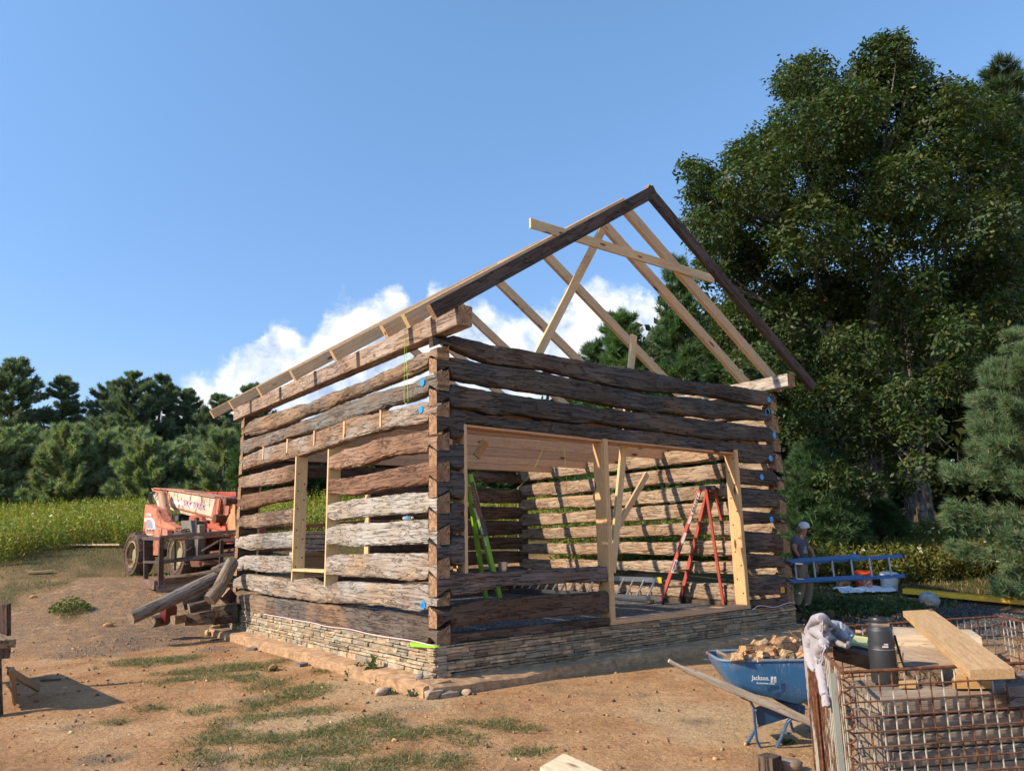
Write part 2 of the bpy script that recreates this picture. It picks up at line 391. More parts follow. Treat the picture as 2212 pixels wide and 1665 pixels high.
        V = V@np.array([[math.cos(a), math.sin(a), 0], [-math.sin(a), math.cos(a), 0], [0, 0, 1]]); return s.raw(V+np.array(c), F)
    def build(s, name, parent=None, smooth=None):
        V = np.concatenate(s.V); o = fast(name, V, s.F, s.mats, np.concatenate(s.C), np.concatenate(s.G), parent, smooth is not None, s.MI, smooth)
        return o
def text(name, txt, o, ux, uy, height, mat, col, parent=None, thick=.002, width=None, shear=0.):
    """lettering as a thin raised mesh: origin o, reading direction ux, up uy"""
    cu = bpy.data.curves.new('t', 'FONT'); cu.body = txt; cu.size = 1; cu.extrude = .01; cu.resolution_u = 2; cu.offset = .012; cu.shear = shear
    ob = bpy.data.objects.new('t', cu); COL.objects.link(ob)
    me = bpy.data.meshes.new_from_object(ob.evaluated_get(bpy.context.evaluated_depsgraph_get()))
    V = np.array([v.co[:] for v in me.vertices]); F = [tuple(p.vertices) for p in me.polygons]
    bpy.data.objects.remove(ob); bpy.data.curves.remove(cu); bpy.data.meshes.remove(me)
    lo = V.min(0); hi = V.max(0); V = V-[lo[0], lo[1], 0]
    k = height/(hi[1]-lo[1]); kx = k if width is None else width/(hi[0]-lo[0])
    ux = unit(ux); uy = unit(np.array(uy)-ux*np.dot(uy, ux)); nz = np.cross(ux, uy)
    P = np.array(o)+V[:, :1]*kx*ux+V[:, 1:2]*k*uy+(V[:, 2:]/.02*thick+thick/2)*nz
    b = MB(mat, col); b.raw(P, F); return b.build(name, parent)
# ------------------------------------------------------------------ terrain
LX, LY, T = 7.396, 7.767, .19
def depth(x, y): return (x-CAM[0])*math.cos(YAW)+(y-CAM[1])*math.sin(YAW)
TELE = atd(*TZ(460, 1018), 21.3)
def th(x, y, fine=True):
    x = np.asarray(x, float); y = np.asarray(y, float); s = depth(x, y)
    t = np.clip(s-13.2, 0, 62); h = -.17+.127*np.where(t < 2, t*t/4, t-1)
    dx = np.maximum(np.maximum(-.35-x, x-7.75), 0); dy = np.maximum(np.maximum(-.35-y, y-8.1), 0)
    k = ss(np.hypot(dx, dy), .1, 2.6); h = -.16*(1-k)+h*k
    kt = ss(np.hypot(x-TELE[0], y-TELE[1]), 4.6, 1.7); h = h*(1-kt)+.755*kt
    if fine:
        near = ss(s, 30, 8)
        h = h+near*(.024*fbm(x*1.1, y*1.1, 1, 3)+.015*fbm(x*5, y*5, 2, 3))*ss(np.hypot(dx, dy), 0, .25)+.12*(1-ss(s, 16, 8))*0+ss(s, 18, 40)*.25*fbm(x*.12, y*.12, 4, 3)
    return h
def gp(px, py):
    """where the line of sight through a pixel meets the ground"""
    d = unit(ray(px, py)); t = 1.; p = CAM+d
    while t < 300:
        p = CAM+d*t
        if p[2] < th(p[0], p[1], False): break
        t += .02+t*.004
    return np.array([p[0], p[1], float(th(p[0], p[1]))])
def onground(x, y, dz=0.): return np.array([x, y, float(th(x, y))+dz])

def patch(x, y, pts):
    """soft union of discs (pixel x, pixel y, radius in metres)"""
    m = np.zeros_like(x)
    for (cx, cy, r) in pts: m = np.maximum(m, 1-np.hypot(x-cx, y-cy)/r)
    return np.clip(m, 0, 1)
def W_(l): return [(*gp(a, b)[:2], r) for a, b, r in l]
GRASS = [(a_, b_, c_*1.25) for a_, b_, c_ in W_([(300, 1435, .55), (370, 1425, .5), (420, 1450, .5), (520, 1440, .6), (590, 1475, .5), (650, 1490, .5), (560, 1525, .45), (500, 1465, .5),
            (540, 1555, .4), (480, 1600, .35), (560, 1600, .35), (430, 1640, .3), (620, 1500, .45), (700, 1580, .38), (760, 1620, .35), (860, 1590, .35), (880, 1640, .3), (930, 1580, .3),
            (1010, 1600, .28), (1080, 1560, .25), (1120, 1575, .25), (820, 1655, .3), (330, 1530, .25), (250, 1560, .2), (1000, 1560, .22), (1140, 1620, .2), (740, 1660, .3), (630, 1640, .35), (680, 1540, .35), (790, 1560, .3), (950, 1640, .3), (460, 1530, .3), (380, 1470, .4), (600, 1430, .35), (700, 1450, .3)])]
GRAVEL = W_([(300, 1390, 1.0), (380, 1370, 1.1), (450, 1350, .9), (250, 1400, .8), (190, 1410, .7), (480, 1400, .6), (140, 1420, .6)])
GRAVR = W_([(1900, 1345, 2.4), (2010, 1335, 2.4), (2120, 1350, 2.0), (1800, 1360, 1.4)])
SAW = W_([(1560, 1570, .9), (1480, 1540, .8), (1650, 1560, .5), (780, 1480, 1.), (880, 1510, .8), (650, 1560, .8)])
LAWN = W_([(40, 1270, 1.8), (120, 1235, 1.8), (230, 1215, 1.6), (10, 1310, .5), (150, 1330, .4)])
def zones(x, y):
    s = depth(x, y); lat = (x-CAM[0])*math.sin(YAW)-(y-CAM[1])*math.cos(YAW)
    n = fbm(x*1.7, y*1.7, 9, 4)
    gr = ss(patch(x, y, GRASS)+.5*n, .1, .55)*.16
    far = ss(s+2.6*n, 19, 25)*ss(lat, -1, -3)*.8; far = np.maximum(far, ss(s+2*n, 15.4, 17.4)*ss(lat, 2.5, 4.5))
    far = np.maximum(far, ss(s+4*n, 20, 25)); gr = np.maximum(gr, np.maximum(far, ss(patch(x, y, LAWN)+.5*n, .2, .6)))
    gv = np.maximum(ss(patch(x, y, GRAVEL)+.6*n, 0.1, .7)*.42, ss(patch(x, y, GRAVR)+.4*n, .1, .35))
    sw = ss(patch(x, y, SAW)+.4*n, .0, .5)*1.
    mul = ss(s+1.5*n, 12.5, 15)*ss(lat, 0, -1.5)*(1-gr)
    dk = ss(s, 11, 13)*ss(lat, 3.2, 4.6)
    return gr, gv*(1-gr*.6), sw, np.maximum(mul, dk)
def axis_(c, fine, lo, hi, n):
    t = np.linspace(-1, 1, n); k = 5.2
    a = np.sinh(t*k)/np.sinh(k); 
    return np.unique(np.r_[c+a[a < 0]*(c-lo), c+a[a >= 0]*(hi-c), np.arange(c-9, c+9, fine)])
xs = axis_(0, .055, -500, 700, 150); ys = axis_(-2, .055, -60, 900, 150)
X, Y = np.meshgrid(xs, ys); Z = th(X, Y)
nx, ny = len(xs), len(ys); idx = np.arange(nx*ny).reshape(ny, nx)
F = np.stack([idx[:-1, :-1], idx[:-1, 1:], idx[1:, 1:], idx[1:, :-1]], -1).reshape(-1, 4)
gr, gv, sw, mu = zones(X, Y)
def f_ground(g, b, m):
    z = g.add('SeparateColor', Color=g.attr('col').outputs['Color']); p = g.add('NewGeometry').outputs['Position']
    mu_ = g.add('SeparateXYZ', Vector=g.attr('g').outputs['Vector']).outputs[0]
    nb = g.noise(p, 1.3, 7, .62); nf = g.noise(p, 22, 8, .72); ns = g.noise(p, 90, 5, .7); nm = g.noise(p, 5, 6, .65)
    dirt = g.ramp(nb, [(.3, (.38, .195, .088)), (.5, (.52, .295, .142)), (.72, (.63, .40, .215))])
    dirt = g.mix(1, dirt, g.ramp(nf, [(.28, .50), (.5, 1.), (.75, 1.32)]), 'MULTIPLY')
    vs = g.add('TexVoronoi', {'feature': 'F1'}, Vector=g.vm('ADD', p, g.vm('MULTIPLY', g.add('TexNoise', Vector=p, Scale=40.).outputs[1], (.02, .02, .02))), Scale=75.)
    fleck = g.sstep(vs.outputs[0], .30, .22); fsel = g.sstep(g.add('SeparateColor', Color=vs.outputs[1]).outputs[0], .80, .84)
    fd = g.sstep(g.add('SeparateColor', Color=vs.outputs[1]).outputs[1], .86, .9)
    dirt = g.mix(g.m('MULTIPLY', g.m('MULTIPLY', fleck, fsel), .7), dirt, (.62, .44, .26))
    dirt = g.mix(g.m('MULTIPLY', g.m('MULTIPLY', fleck, fd), .75), dirt, (.07, .045, .035))
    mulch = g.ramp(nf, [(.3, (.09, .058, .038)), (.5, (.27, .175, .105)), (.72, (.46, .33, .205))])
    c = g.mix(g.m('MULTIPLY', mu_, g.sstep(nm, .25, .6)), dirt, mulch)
    saw = g.ramp(ns, [(.3, (.40, .26, .13)), (.6, (.66, .47, .27)), (.8, (.80, .62, .40))])
    c = g.mix(g.m('MULTIPLY', z.outputs[2], g.sstep(nf, .36, .54)), c, saw)
    gvv = g.add('TexVoronoi', {'feature': 'F1'}, Vector=p, Scale=48.)
    gcol = g.mix(1, g.ramp(g.add('SeparateColor', Color=gvv.outputs[1]).outputs[0], [(0, (.07, .07, .075)), (.5, (.17, .165, .16)), (1, (.36, .34, .32))]), g.ramp(gvv.outputs[0], [(.2, 1.1), (.6, .25)]), 'MULTIPLY')
    c = g.mix(g.m('MULTIPLY', z.outputs[1], g.sstep(nf, .38, .5)), c, gcol)
    grs = g.ramp(nf, [(.3, (.045, .036, .018)), (.5, (.14, .11, .045)), (.75, (.28, .205, .105))])
    c = g.mix(g.m('MULTIPLY', z.outputs[0], g.sstep(g.m('ADD', nm, g.m('MULTIPLY', z.outputs[0], .5)), .45, .72)), c, grs)
    hgt = g.m('ADD', g.m('ADD', g.m('MULTIPLY', nf, 1.), g.m('MULTIPLY', ns, .35)), g.m('MULTIPLY', nm, .8))
    hgt = g.m('SUBTRACT', hgt, g.m('MULTIPLY', g.m('MULTIPLY', gvv.outputs[0], z.outputs[1]), 1.2))
    hgt = g.m('ADD', hgt, g.m('MULTIPLY', fleck, .25)); hgt = g.m('ADD', hgt, g.m('MULTIPLY', g.noise(p, 9, 5, .75), 1.6))
    _bs(g, b, Base_Color=c, Roughness=.95, Specular_IOR_Level=.12, Normal=g.bump(hgt, 1., .038))
material('earth', f_ground)
ground = fast('ground', np.c_[X.ravel(), Y.ravel(), Z.ravel()], F, 'earth', np.c_[gr.ravel(), gv.ravel(), sw.ravel()],
              np.c_[mu.ravel(), mu.ravel()*0, mu.ravel()*0], smooth=True)
tag(ground, kind='structure')

# ------------------------------------------------------------------ the cabin
cabin = empty('log_cabin', (0, 0, 0), 'roofless cabin of hewn old logs on a dry stone foundation with bare rafters', 'cabin')
# concrete footing, four strips round the foundation
fo = MB('stone', (.44, .27, .15))
o_, top_ = .32, -.035
def strip(a, b, wdt):
    a = np.array(a, float); b = np.array(b, float); n = 60; d, sd_, _ = frame(b-a)
    V = []; G = []
    for i in range(n+1):
        p = a+(b-a)*i/n
        for (w_, z_) in [(0, -.6), (0, -.02), (.03, 0), (wdt, .015), (wdt, -.6)]:
            j = .02*vn(p[0]*2.3+p[1]*1.9, w_*9+z_*7, 3)+.01*vn(p[0]*9+p[1]*8, w_*9, z_*9)
            q = p+sd_*(w_*1.)+[0, 0, z_+j]+sd_*j*.8; V.append(q)
    F = [(i*5+k, i*5+k+1, (i+1)*5+k+1, (i+1)*5+k) for i in range(n) for k in range(4)]+[(0, 1, 2, 3, 4), tuple(n*5+k for k in (4, 3, 2, 1, 0))]
    fo.raw(V, F)
strip((LX+o_, -o_, top_), (-o_+.08, -o_, top_), .34); strip((-o_, -o_+.10, top_), (-o_, LY+o_, top_), .36)
strip((-o_, LY+o_, top_), (LX+o_, LY+o_, top_), .36); strip((LX+o_, LY+o_, top_), (LX+o_, -o_, top_), .36)
fo.build('footing', cabin, 40)
lp = MB('stone', (.36, .28, .20))                     # broken concrete lump at the near corner
lp.rock((-.20, -.27, -.125), (.15, .09, .085), 3, 1, .2); lp.rock((-.03, -.34, -.14), (.15, .05, .05), 5, 1, 0)
lp.build('footing_corner', cabin)
# dry laid stones
core = MB('stone', (.10, .07, .05))
for c_, sx_, sy_ in [((LX/2, T/2+.05, .16), LX-.12, T-.02), ((LX/2, LY-T/2, .16), LX-.12, T), ((T/2+.05, LY/2, .161), T-.02, LY-2*T-.06), ((LX-T/2, LY/2, .161), T, LY-2*T-.06)]:
    core.box(c_, sx_, sy_, .37)
core.build('foundation_core', cabin)
st = MB('stone')
def stones(a, b, outn, pal, sd):
    r = random.Random(sd); a = np.array(a, float); b = np.array(b, float); L = np.linalg.norm(b-a); d = (b-a)/L; z = -.05; outn = np.array(outn, float)
    row = 0
    while z < .345:
        hrow = min(r.choice([.034, .042, .055, .07, .095, .05]), .358-z); s = -.015-r.random()*.05
        if .358-z-hrow < .02: hrow = .358-z
        while s < L+.0:
            ln = r.uniform(.12, .46)*(1 if hrow < .06 else .8)
            if s+ln > L-.05: ln = L+.015-s
            parts = [(z, hrow)] if (r.random() < .72 or hrow < .05) else [(z, hrow*.5), (z+hrow*.5, hrow*.5)]
            for zz, hh in parts:
                off = .5*(zz+.05)/.4
                wob = .012*vn(s*.9, row*1.7, sd); j = lambda q: r.uniform(-q, q)
                prot = .0+r.uniform(-.014, .016)
                p0 = a+d*(s+.004)+[0, 0, zz+hh/2+wob*.6]; p1 = a+d*(s+ln-.005+j(.004))+[0, 0, zz+hh/2+wob*.6+j(.003)]
                wd, hg = .13, hh-.005
                c_ = .012*min(1, hh/.05)
                prof = [(-wd/2, -hg/2), (wd/2-c_, -hg/2+j(.003)), (wd/2+prot, -hg/2+c_), (wd/2+prot+j(.007), hg/2-c_), (wd/2-c_, hg/2+j(.002)), (-wd/2, hg/2)]
                pr1 = [(p_[0]+j(.006), p_[1]+j(.003)) for p_ in prof]
                cc = np.array(pal[r.randrange(len(pal))])*r.uniform(.72, 1.2)*([.98, .92, .80] if sd == 5 else [1.08, .93, .76]); st.use('stone', cc)  # stone colour warmed to offset blue skylight, more so away from the sunlit left
                dd, sd_, uu = frame(p1-p0)
                if np.dot(sd_, outn) < 0: prof = [(-x_, y_) for x_, y_ in prof][::-1]; pr1 = [(-x_, y_) for x_, y_ in pr1][::-1]
                # middle section gives each stone an uneven face
                mid = [((x1+x2)/2+(j(.008) if abs(x1) > .03 else 0), (y1+y2)/2+j(.002)) for (x1, y1), (x2, y2) in zip(prof, pr1)]
                pm = (p0+p1)/2; e0 = [(x_*(.985), y_*.82) for x_, y_ in prof]; e1 = [(x_*.985, y_*.82) for x_, y_ in pr1]; ed = min(.018, ln*.15)
                base = len(prof); secs = [(p0, e0), (p0+d*ed, prof), (pm, mid), (p1-d*ed, pr1), (p1, e1)]
                V = np.concatenate([P_+np.array(pf)[:, :1]*sd_+np.array(pf)[:, 1:]*uu for P_, pf in secs])
                F = [(q*base+i, q*base+(i+1) % base, (q+1)*base+(i+1) % base, (q+1)*base+i) for q in range(4) for i in range(base)]
                F += [tuple(range(base))[::-1], tuple(range(4*base, 5*base))]
                st.raw(V, F)
            s += ln
        z += hrow; row += 1
palL = [(.40, .34, .26), (.46, .39, .29), (.37, .34, .29), (.50, .42, .32), (.33, .31, .27), (.43, .33, .24)]
palF = [(.38, .31, .24), (.44, .36, .27), (.32, .28, .23), (.48, .37, .27), (.28, .26, .23), (.40, .30, .21)]
stones((.065, LY, 0), (.065, .0, 0), (-1, 0, 0), palL, 5); stones((0, .065, 0), (LX, .065, 0), (0, -1, 0), palF, 8)
stones((LX-.065, 0.1, 0), (LX-.065, LY, 0), (1, 0, 0), palF, 12); stones((LX, LY-.065, 0), (0, LY-.065, 0), (0, 1, 0), palF, 13)
st.build('stone_foundation', cabin)

def vary(c, V, seed, c2=None):
    n = fbm(V[:, 0]*1.3+seed, V[:, 1]*1.3, V[:, 2]*2, 3)
    c2 = np.array(c)*.6 if c2 is None else np.array(c2); k = ss(n, -.1, .4)[:, None]
    return np.array(c)*(1-k)+c2*k
def log(axis, outer, inw, s0, s1, tops, bots, col, col2=None, seed=0, e=9., ten0=None, ten1=None, name='log', th_=T, amp=1., dov=.11):
    tops = np.array(tops, float); bots = np.array(bots, float); tops = tops[np.argsort(tops[:, 0])]; bots = bots[np.argsort(bots[:, 0])]
    n = max(6, int((s1-s0)/.045)); S = np.linspace(s0, s1, n+1); S = np.unique(np.r_[S, s0+T, s0+T+.03, s1-T, s1-T-.03]) if s1-s0 > .7 else S
    N = 34; th0 = (np.arange(N)+.5)*2*np.pi/N
    cw = np.sign(np.cos(th0))*np.abs(np.cos(th0))**(2/e); cz = np.sign(np.sin(th0))*np.abs(np.sin(th0))**(2/e)
    zt = np.interp(S, tops[:, 0], tops[:, 1]); zb = np.interp(S, bots[:, 0], bots[:, 1])
    Sg, W_g = np.meshgrid(S, (cw+1)/2, indexing='ij'); cwg = np.broadcast_to(cw, Sg.shape); czg = np.broadcast_to(cz, Sg.shape)
    ZT = np.repeat(zt[:, None], N, 1); ZB = np.repeat(zb[:, None], N, 1)
    sharp = np.zeros(len(S))
    for ten, face, sgn in ((ten0, s0, 1), (ten1, s1, -1)):
        if ten is None: continue
        k = 1-ss((S-face)*sgn, T-.01, T+.05); dist = np.clip((S-face)*sgn/T, 0, 1)
        tt = (ten[0]-dov*(1-W_g)); tb = (ten[1]+dov*dist[:, None]*.9)*np.ones_like(W_g)
        tb = np.minimum(tb, tt-.05)
        ZT = ZT*(1-k[:, None])+tt*k[:, None]; ZB = ZB*(1-k[:, None])+tb*k[:, None]; sharp = np.maximum(sharp, k)
    ks = sharp[:, None]; cs = np.sign(np.cos(th0))*np.abs(np.cos(th0))**(2/22); zs_ = np.sign(np.sin(th0))*np.abs(np.sin(th0))**(2/22)
    cwg = cwg*(1-ks)+cs*ks; czg = czg*(1-ks)+zs_*ks; W_g = (cwg+1)/2
    zc = (ZT+ZB)/2; hh = (ZT-ZB)/2
    rough = (1-.8*sharp)[:, None]*amp
    A = th0/6.2832*9
    d = .010*fbm(Sg*1.3+seed, czg*1.2+seed*3, cwg, 3)+.007*vn(Sg*9+seed, czg*5, cwg*3)+.004*vn(Sg*30, czg*12+seed, cwg*6)
    rid = np.abs(vn(Sg*.6+seed*5, czg*2.6+seed, cwg*.8)); d = d-.016*ss(.10-rid, 0, .08)
    rid2 = np.abs(vn(Sg*1.9+seed*2, czg*5+seed, cwg*1.5+7)); d = d-.008*ss(.10-rid2, 0, .07)
    d = d*rough
    top_drop = .011*fbm(Sg*2.2+seed*1.7, cwg*1.1, 3, 3)*np.clip(np.abs(czg), 0, 1)*np.sign(czg)*rough
    w = th_/2+cwg*(th_/2+d*.9)
    z = zc+czg*(hh+d)+top_drop
    P = np.empty(Sg.shape+(3,)); a_ = 0 if axis == 'x' else 1
    P[..., a_] = Sg; P[..., 1-a_] = outer+inw*w; P[..., 2] = z
    V = P.reshape(-1, 3); m = len(S)
    G = np.c_[Sg.ravel()+seed*3.7, w.ravel()+seed, z.ravel()]
    F = [(i*N+k, i*N+(k+1) % N, (i+1)*N+(k+1) % N, (i+1)*N+k) for i in range(m-1) for k in range(N)]
    b = MB('weathered_wood'); b.raw(V, F, G, vary(col, V, seed, col2)); b.use('end_grain')
    for i, q in ((0, -1), (m-1, 1)):
        ring = V[i*N:(i+1)*N]; c = ring.mean(0); gg = np.c_[np.full(N, seed*1.), ring[:, 1-a_]-c[1-a_]+.03, ring[:, 2]-c[2]+.02]
        b.raw(np.r_[ring, [c]], [((k+1) % N, k, N) if q > 0 else (k, (k+1) % N, N) for k in range(N)], np.r_[gg, [[seed*1., .03, .02]]],
              np.array([.46, .27, .15] if seed != 21 else [.08, .06, .05])*(.75+.25*random.random()))
    return b.build(name, cabin, 38)
def P1(fn, pts, ax=0, v=0.):
    """outline in the enlarged photograph -> (position along the wall, height)"""
    r = []
    for x, y in pts:
        q = at(*fn(x, y), ax, v); r.append((q[1-ax] if ax in (0, 1) else 0, q[2]))
    return r
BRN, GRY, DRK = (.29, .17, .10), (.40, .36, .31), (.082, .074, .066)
WN, WF = 3.28, 4.69        # window opening in the left wall
# left wall, full logs
L = []
def leftlog(fn, top, bot, ten, col, col2, seed, e=6., s0=0., s1=LY):
    tp = P1(fn, top); bt = P1(fn, bot)
    ds_ = lambda c_: None if c_ is None else tuple((np.array(c_)*.72+np.mean(c_)*.12))
    return log('y', 0, 1, s0, s1, tp, bt, ds_(col), ds_(col2), seed, e, ten0=ten if s0 == 0 else None)
leftlog(Z1, [(150, 1085), (200, 1020), (300, 995), (560, 905), (640, 900), (730, 850), (830, 800), (870, 795), (1000, 745), (1080, 725), (1200, 660), (1350, 590), (1500, 515), (1600, 480)],
        [(140, 1155), (250, 1140), (400, 1090), (640, 990), (800, 950), (870, 900), (1150, 790), (1250, 750), (1420, 690), (1585, 610)], (4.09, 3.86), (.34, .22, .13), (.22, .16, .11), 1, 2.8)
leftlog(Z1, [(130, 1190), (300, 1140), (450, 1095), (700, 1000), (830, 935), (1060, 850), (1180, 810), (1250, 800), (1450, 740), (1590, 680)],
        [(115, 1300), (170, 1290), (260, 1238), (300, 1245), (500, 1165), (700, 1112), (720, 1115), (960, 1030), (1200, 950), (1250, 918), (1400, 880), (1590, 810)], (3.77, 3.46), (.24, .18, .14), (.20, .18, .155), 2, 6)
leftlog(Z1, [(100, 1340), (300, 1250), (500, 1190), (700, 1130), (930, 1030), (1000, 1000), (1250, 960), (1500, 900), (1590, 890)],
        [(100, 1430), (200, 1400), (280, 1375), (300, 1370), (550, 1320), (800, 1240), (1000, 1170), (1100, 1140), (1300, 1090), (1590, 1045)], (3.34, 3.12), (.40, .34, .28), (.32, .20, .12), 3, 7)
# split logs either side of the window
leftlog(Z1, [(815, 1310), (950, 1250), (1200, 1170), (1450, 1125), (1590, 1103)], [(815, 1412), (900, 1410), (1050, 1390), (1250, 1312), (1590, 1278)], (2.95, 2.69), (.34, .20, .12), (.27, .17, .11), 4, 6, 0, WN)
leftlog(Z1, [(130, 1470), (300, 1430), (550, 1365)], [(95, 1562), (200, 1552), (400, 1530), (550, 1497)], None, (.33, .21, .13), None, 5, 5, WF, LY)
leftlog(Z1, [(805, 1490), (1000, 1470), (1250, 1420), (1590, 1345)], [(805, 1605), (1000, 1620), (1250, 1572), (1590, 1520)], (2.6, 2.3), (.27, .14, .08), (.18, .09, .05), 6, 6, 0, WN)
leftlog(Z2, [(120, 115), (300, 85), (550, 37)], [(120, 240), (250, 212), (350, 178), (550, 147)], None, (.24, .13, .075), (.18, .09, .05), 7, 4.5, WF, LY)
leftlog(Z2, [(805, 185), (1000, 150), (1300, 112), (1590, 85)], [(805, 300), (850, 320), (1050, 290), (1300, 267), (1590, 250)], (2.19, 1.91), (.46, .43, .38), (.42, .35, .25), 8, 7, 0, WN)
leftlog(Z2, [(100, 285), (300, 250), (545, 220)], [(100, 370), (250, 377), (400, 350), (545, 337)], None, (.33, .22, .14), None, 9, 6, WF, LY)
leftlog(Z2, [(800, 378), (900, 345), (1200, 330), (1590, 310)], [(800, 500), (1000, 517), (1300, 505), (1590, 497)], (1.79, 1.53), (.45, .42, .37), (.38, .34, .29), 10, 8, 0, WN)
leftlog(Z2, [(80, 450), (200, 425), (400, 403), (545, 398)], [(80, 520), (200, 547), (350, 537), (535, 532)], None, (.44, .40, .35), None, 11, 5, WF, LY)
leftlog(Z2, [(795, 600), (850, 580), (1200, 575), (1590, 573)], [(795, 742), (900, 757), (1200, 757), (1400, 792), (1590, 768)], (1.42, 1.13), (.42, .37, .32), (.42, .31, .2), 12, 6, 0, WN)
leftlog(Z2, [(80, 620), (150, 590), (350, 590), (530, 593)], [(75, 707), (200, 702), (300, 722), (530, 729)], None, (.42, .37, .32), None, 13, 5, WF, LY)
leftlog(Z2, [(75, 770), (140, 730), (250, 745), (400, 762), (530, 775), (650, 765), (785, 835), (870, 793), (1200, 800), (1590, 812)],
        [(70, 850), (150, 850), (300, 892), (500, 922), (750, 957), (1000, 972), (1200, 982), (1450, 1022), (1500, 1032), (1590, 1012)], (.97, .81), (.40, .31, .22), (.36, .31, .27), 14, 5)
leftlog(Z2, [(65, 905), (150, 890), (400, 920), (700, 960), (1000, 1000), (1120, 1040), (1150, 1018), (1400, 1045), (1585, 1080)],
        [(60, 1012), (500, 1090), (1000, 1176), (1585, 1280)], (.60, .362), (.15, .12, .10), (.30, .19, .115), 15, 7)
# front wall
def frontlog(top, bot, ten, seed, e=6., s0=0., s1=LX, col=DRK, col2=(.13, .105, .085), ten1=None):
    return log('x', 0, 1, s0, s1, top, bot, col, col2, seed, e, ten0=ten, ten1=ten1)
def fz(fn, pts): return P1(fn, pts, 1, 0.)
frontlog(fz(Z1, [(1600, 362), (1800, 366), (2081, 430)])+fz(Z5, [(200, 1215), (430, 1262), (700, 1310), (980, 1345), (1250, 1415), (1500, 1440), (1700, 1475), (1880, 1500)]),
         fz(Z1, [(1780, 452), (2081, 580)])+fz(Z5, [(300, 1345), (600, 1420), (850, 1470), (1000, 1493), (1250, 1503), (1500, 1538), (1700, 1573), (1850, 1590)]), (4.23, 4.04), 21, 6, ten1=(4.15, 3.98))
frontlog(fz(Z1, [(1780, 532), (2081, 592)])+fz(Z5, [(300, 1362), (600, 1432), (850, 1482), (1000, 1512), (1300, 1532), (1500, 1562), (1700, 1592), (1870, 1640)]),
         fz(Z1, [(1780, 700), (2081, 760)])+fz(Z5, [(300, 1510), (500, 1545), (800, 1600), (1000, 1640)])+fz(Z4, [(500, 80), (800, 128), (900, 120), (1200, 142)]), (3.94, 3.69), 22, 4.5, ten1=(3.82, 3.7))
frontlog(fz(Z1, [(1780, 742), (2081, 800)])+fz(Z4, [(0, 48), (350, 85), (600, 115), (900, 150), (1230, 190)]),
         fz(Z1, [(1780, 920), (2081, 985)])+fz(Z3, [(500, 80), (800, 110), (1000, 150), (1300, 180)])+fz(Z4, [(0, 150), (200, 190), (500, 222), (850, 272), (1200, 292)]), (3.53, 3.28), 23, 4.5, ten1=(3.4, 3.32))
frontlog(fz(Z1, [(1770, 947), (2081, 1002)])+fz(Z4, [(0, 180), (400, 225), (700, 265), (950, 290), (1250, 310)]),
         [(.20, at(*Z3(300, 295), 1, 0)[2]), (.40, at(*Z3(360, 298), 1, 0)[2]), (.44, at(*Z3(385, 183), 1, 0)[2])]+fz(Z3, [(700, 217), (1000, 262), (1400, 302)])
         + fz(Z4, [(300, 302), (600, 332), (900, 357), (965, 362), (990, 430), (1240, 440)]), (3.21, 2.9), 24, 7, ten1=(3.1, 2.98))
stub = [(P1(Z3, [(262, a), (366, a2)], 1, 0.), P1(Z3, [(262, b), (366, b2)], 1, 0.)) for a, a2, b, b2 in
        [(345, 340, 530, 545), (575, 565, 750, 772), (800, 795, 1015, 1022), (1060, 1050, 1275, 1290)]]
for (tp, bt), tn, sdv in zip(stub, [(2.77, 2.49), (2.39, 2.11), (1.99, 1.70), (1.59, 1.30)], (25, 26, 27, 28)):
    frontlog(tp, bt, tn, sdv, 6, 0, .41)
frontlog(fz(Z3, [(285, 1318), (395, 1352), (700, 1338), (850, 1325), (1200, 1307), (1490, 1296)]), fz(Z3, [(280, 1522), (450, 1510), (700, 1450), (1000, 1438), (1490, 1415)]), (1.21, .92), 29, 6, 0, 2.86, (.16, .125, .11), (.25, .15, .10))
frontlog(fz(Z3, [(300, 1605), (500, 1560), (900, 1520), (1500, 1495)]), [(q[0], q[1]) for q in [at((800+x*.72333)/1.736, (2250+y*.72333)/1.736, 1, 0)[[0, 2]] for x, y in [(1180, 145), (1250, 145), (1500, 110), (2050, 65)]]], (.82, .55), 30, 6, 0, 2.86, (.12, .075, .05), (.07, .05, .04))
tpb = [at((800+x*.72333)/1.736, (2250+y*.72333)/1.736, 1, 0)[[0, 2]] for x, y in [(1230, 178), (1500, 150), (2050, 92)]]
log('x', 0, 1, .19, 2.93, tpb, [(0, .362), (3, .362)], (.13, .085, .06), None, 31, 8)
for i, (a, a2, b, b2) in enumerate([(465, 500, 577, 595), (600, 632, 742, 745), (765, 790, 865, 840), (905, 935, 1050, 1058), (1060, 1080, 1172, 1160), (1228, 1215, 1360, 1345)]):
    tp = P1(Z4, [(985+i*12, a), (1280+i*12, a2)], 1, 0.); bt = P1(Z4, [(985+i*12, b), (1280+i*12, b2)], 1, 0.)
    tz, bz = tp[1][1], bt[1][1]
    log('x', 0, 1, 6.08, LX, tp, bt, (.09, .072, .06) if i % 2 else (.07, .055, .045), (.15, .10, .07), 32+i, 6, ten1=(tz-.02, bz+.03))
log('x', 0, 1, 6.08, LX-T, [(6, .50), (7.4, .47)], [(6, .362), (7.4, .362)], (.16, .105, .075), None, 39, 8)
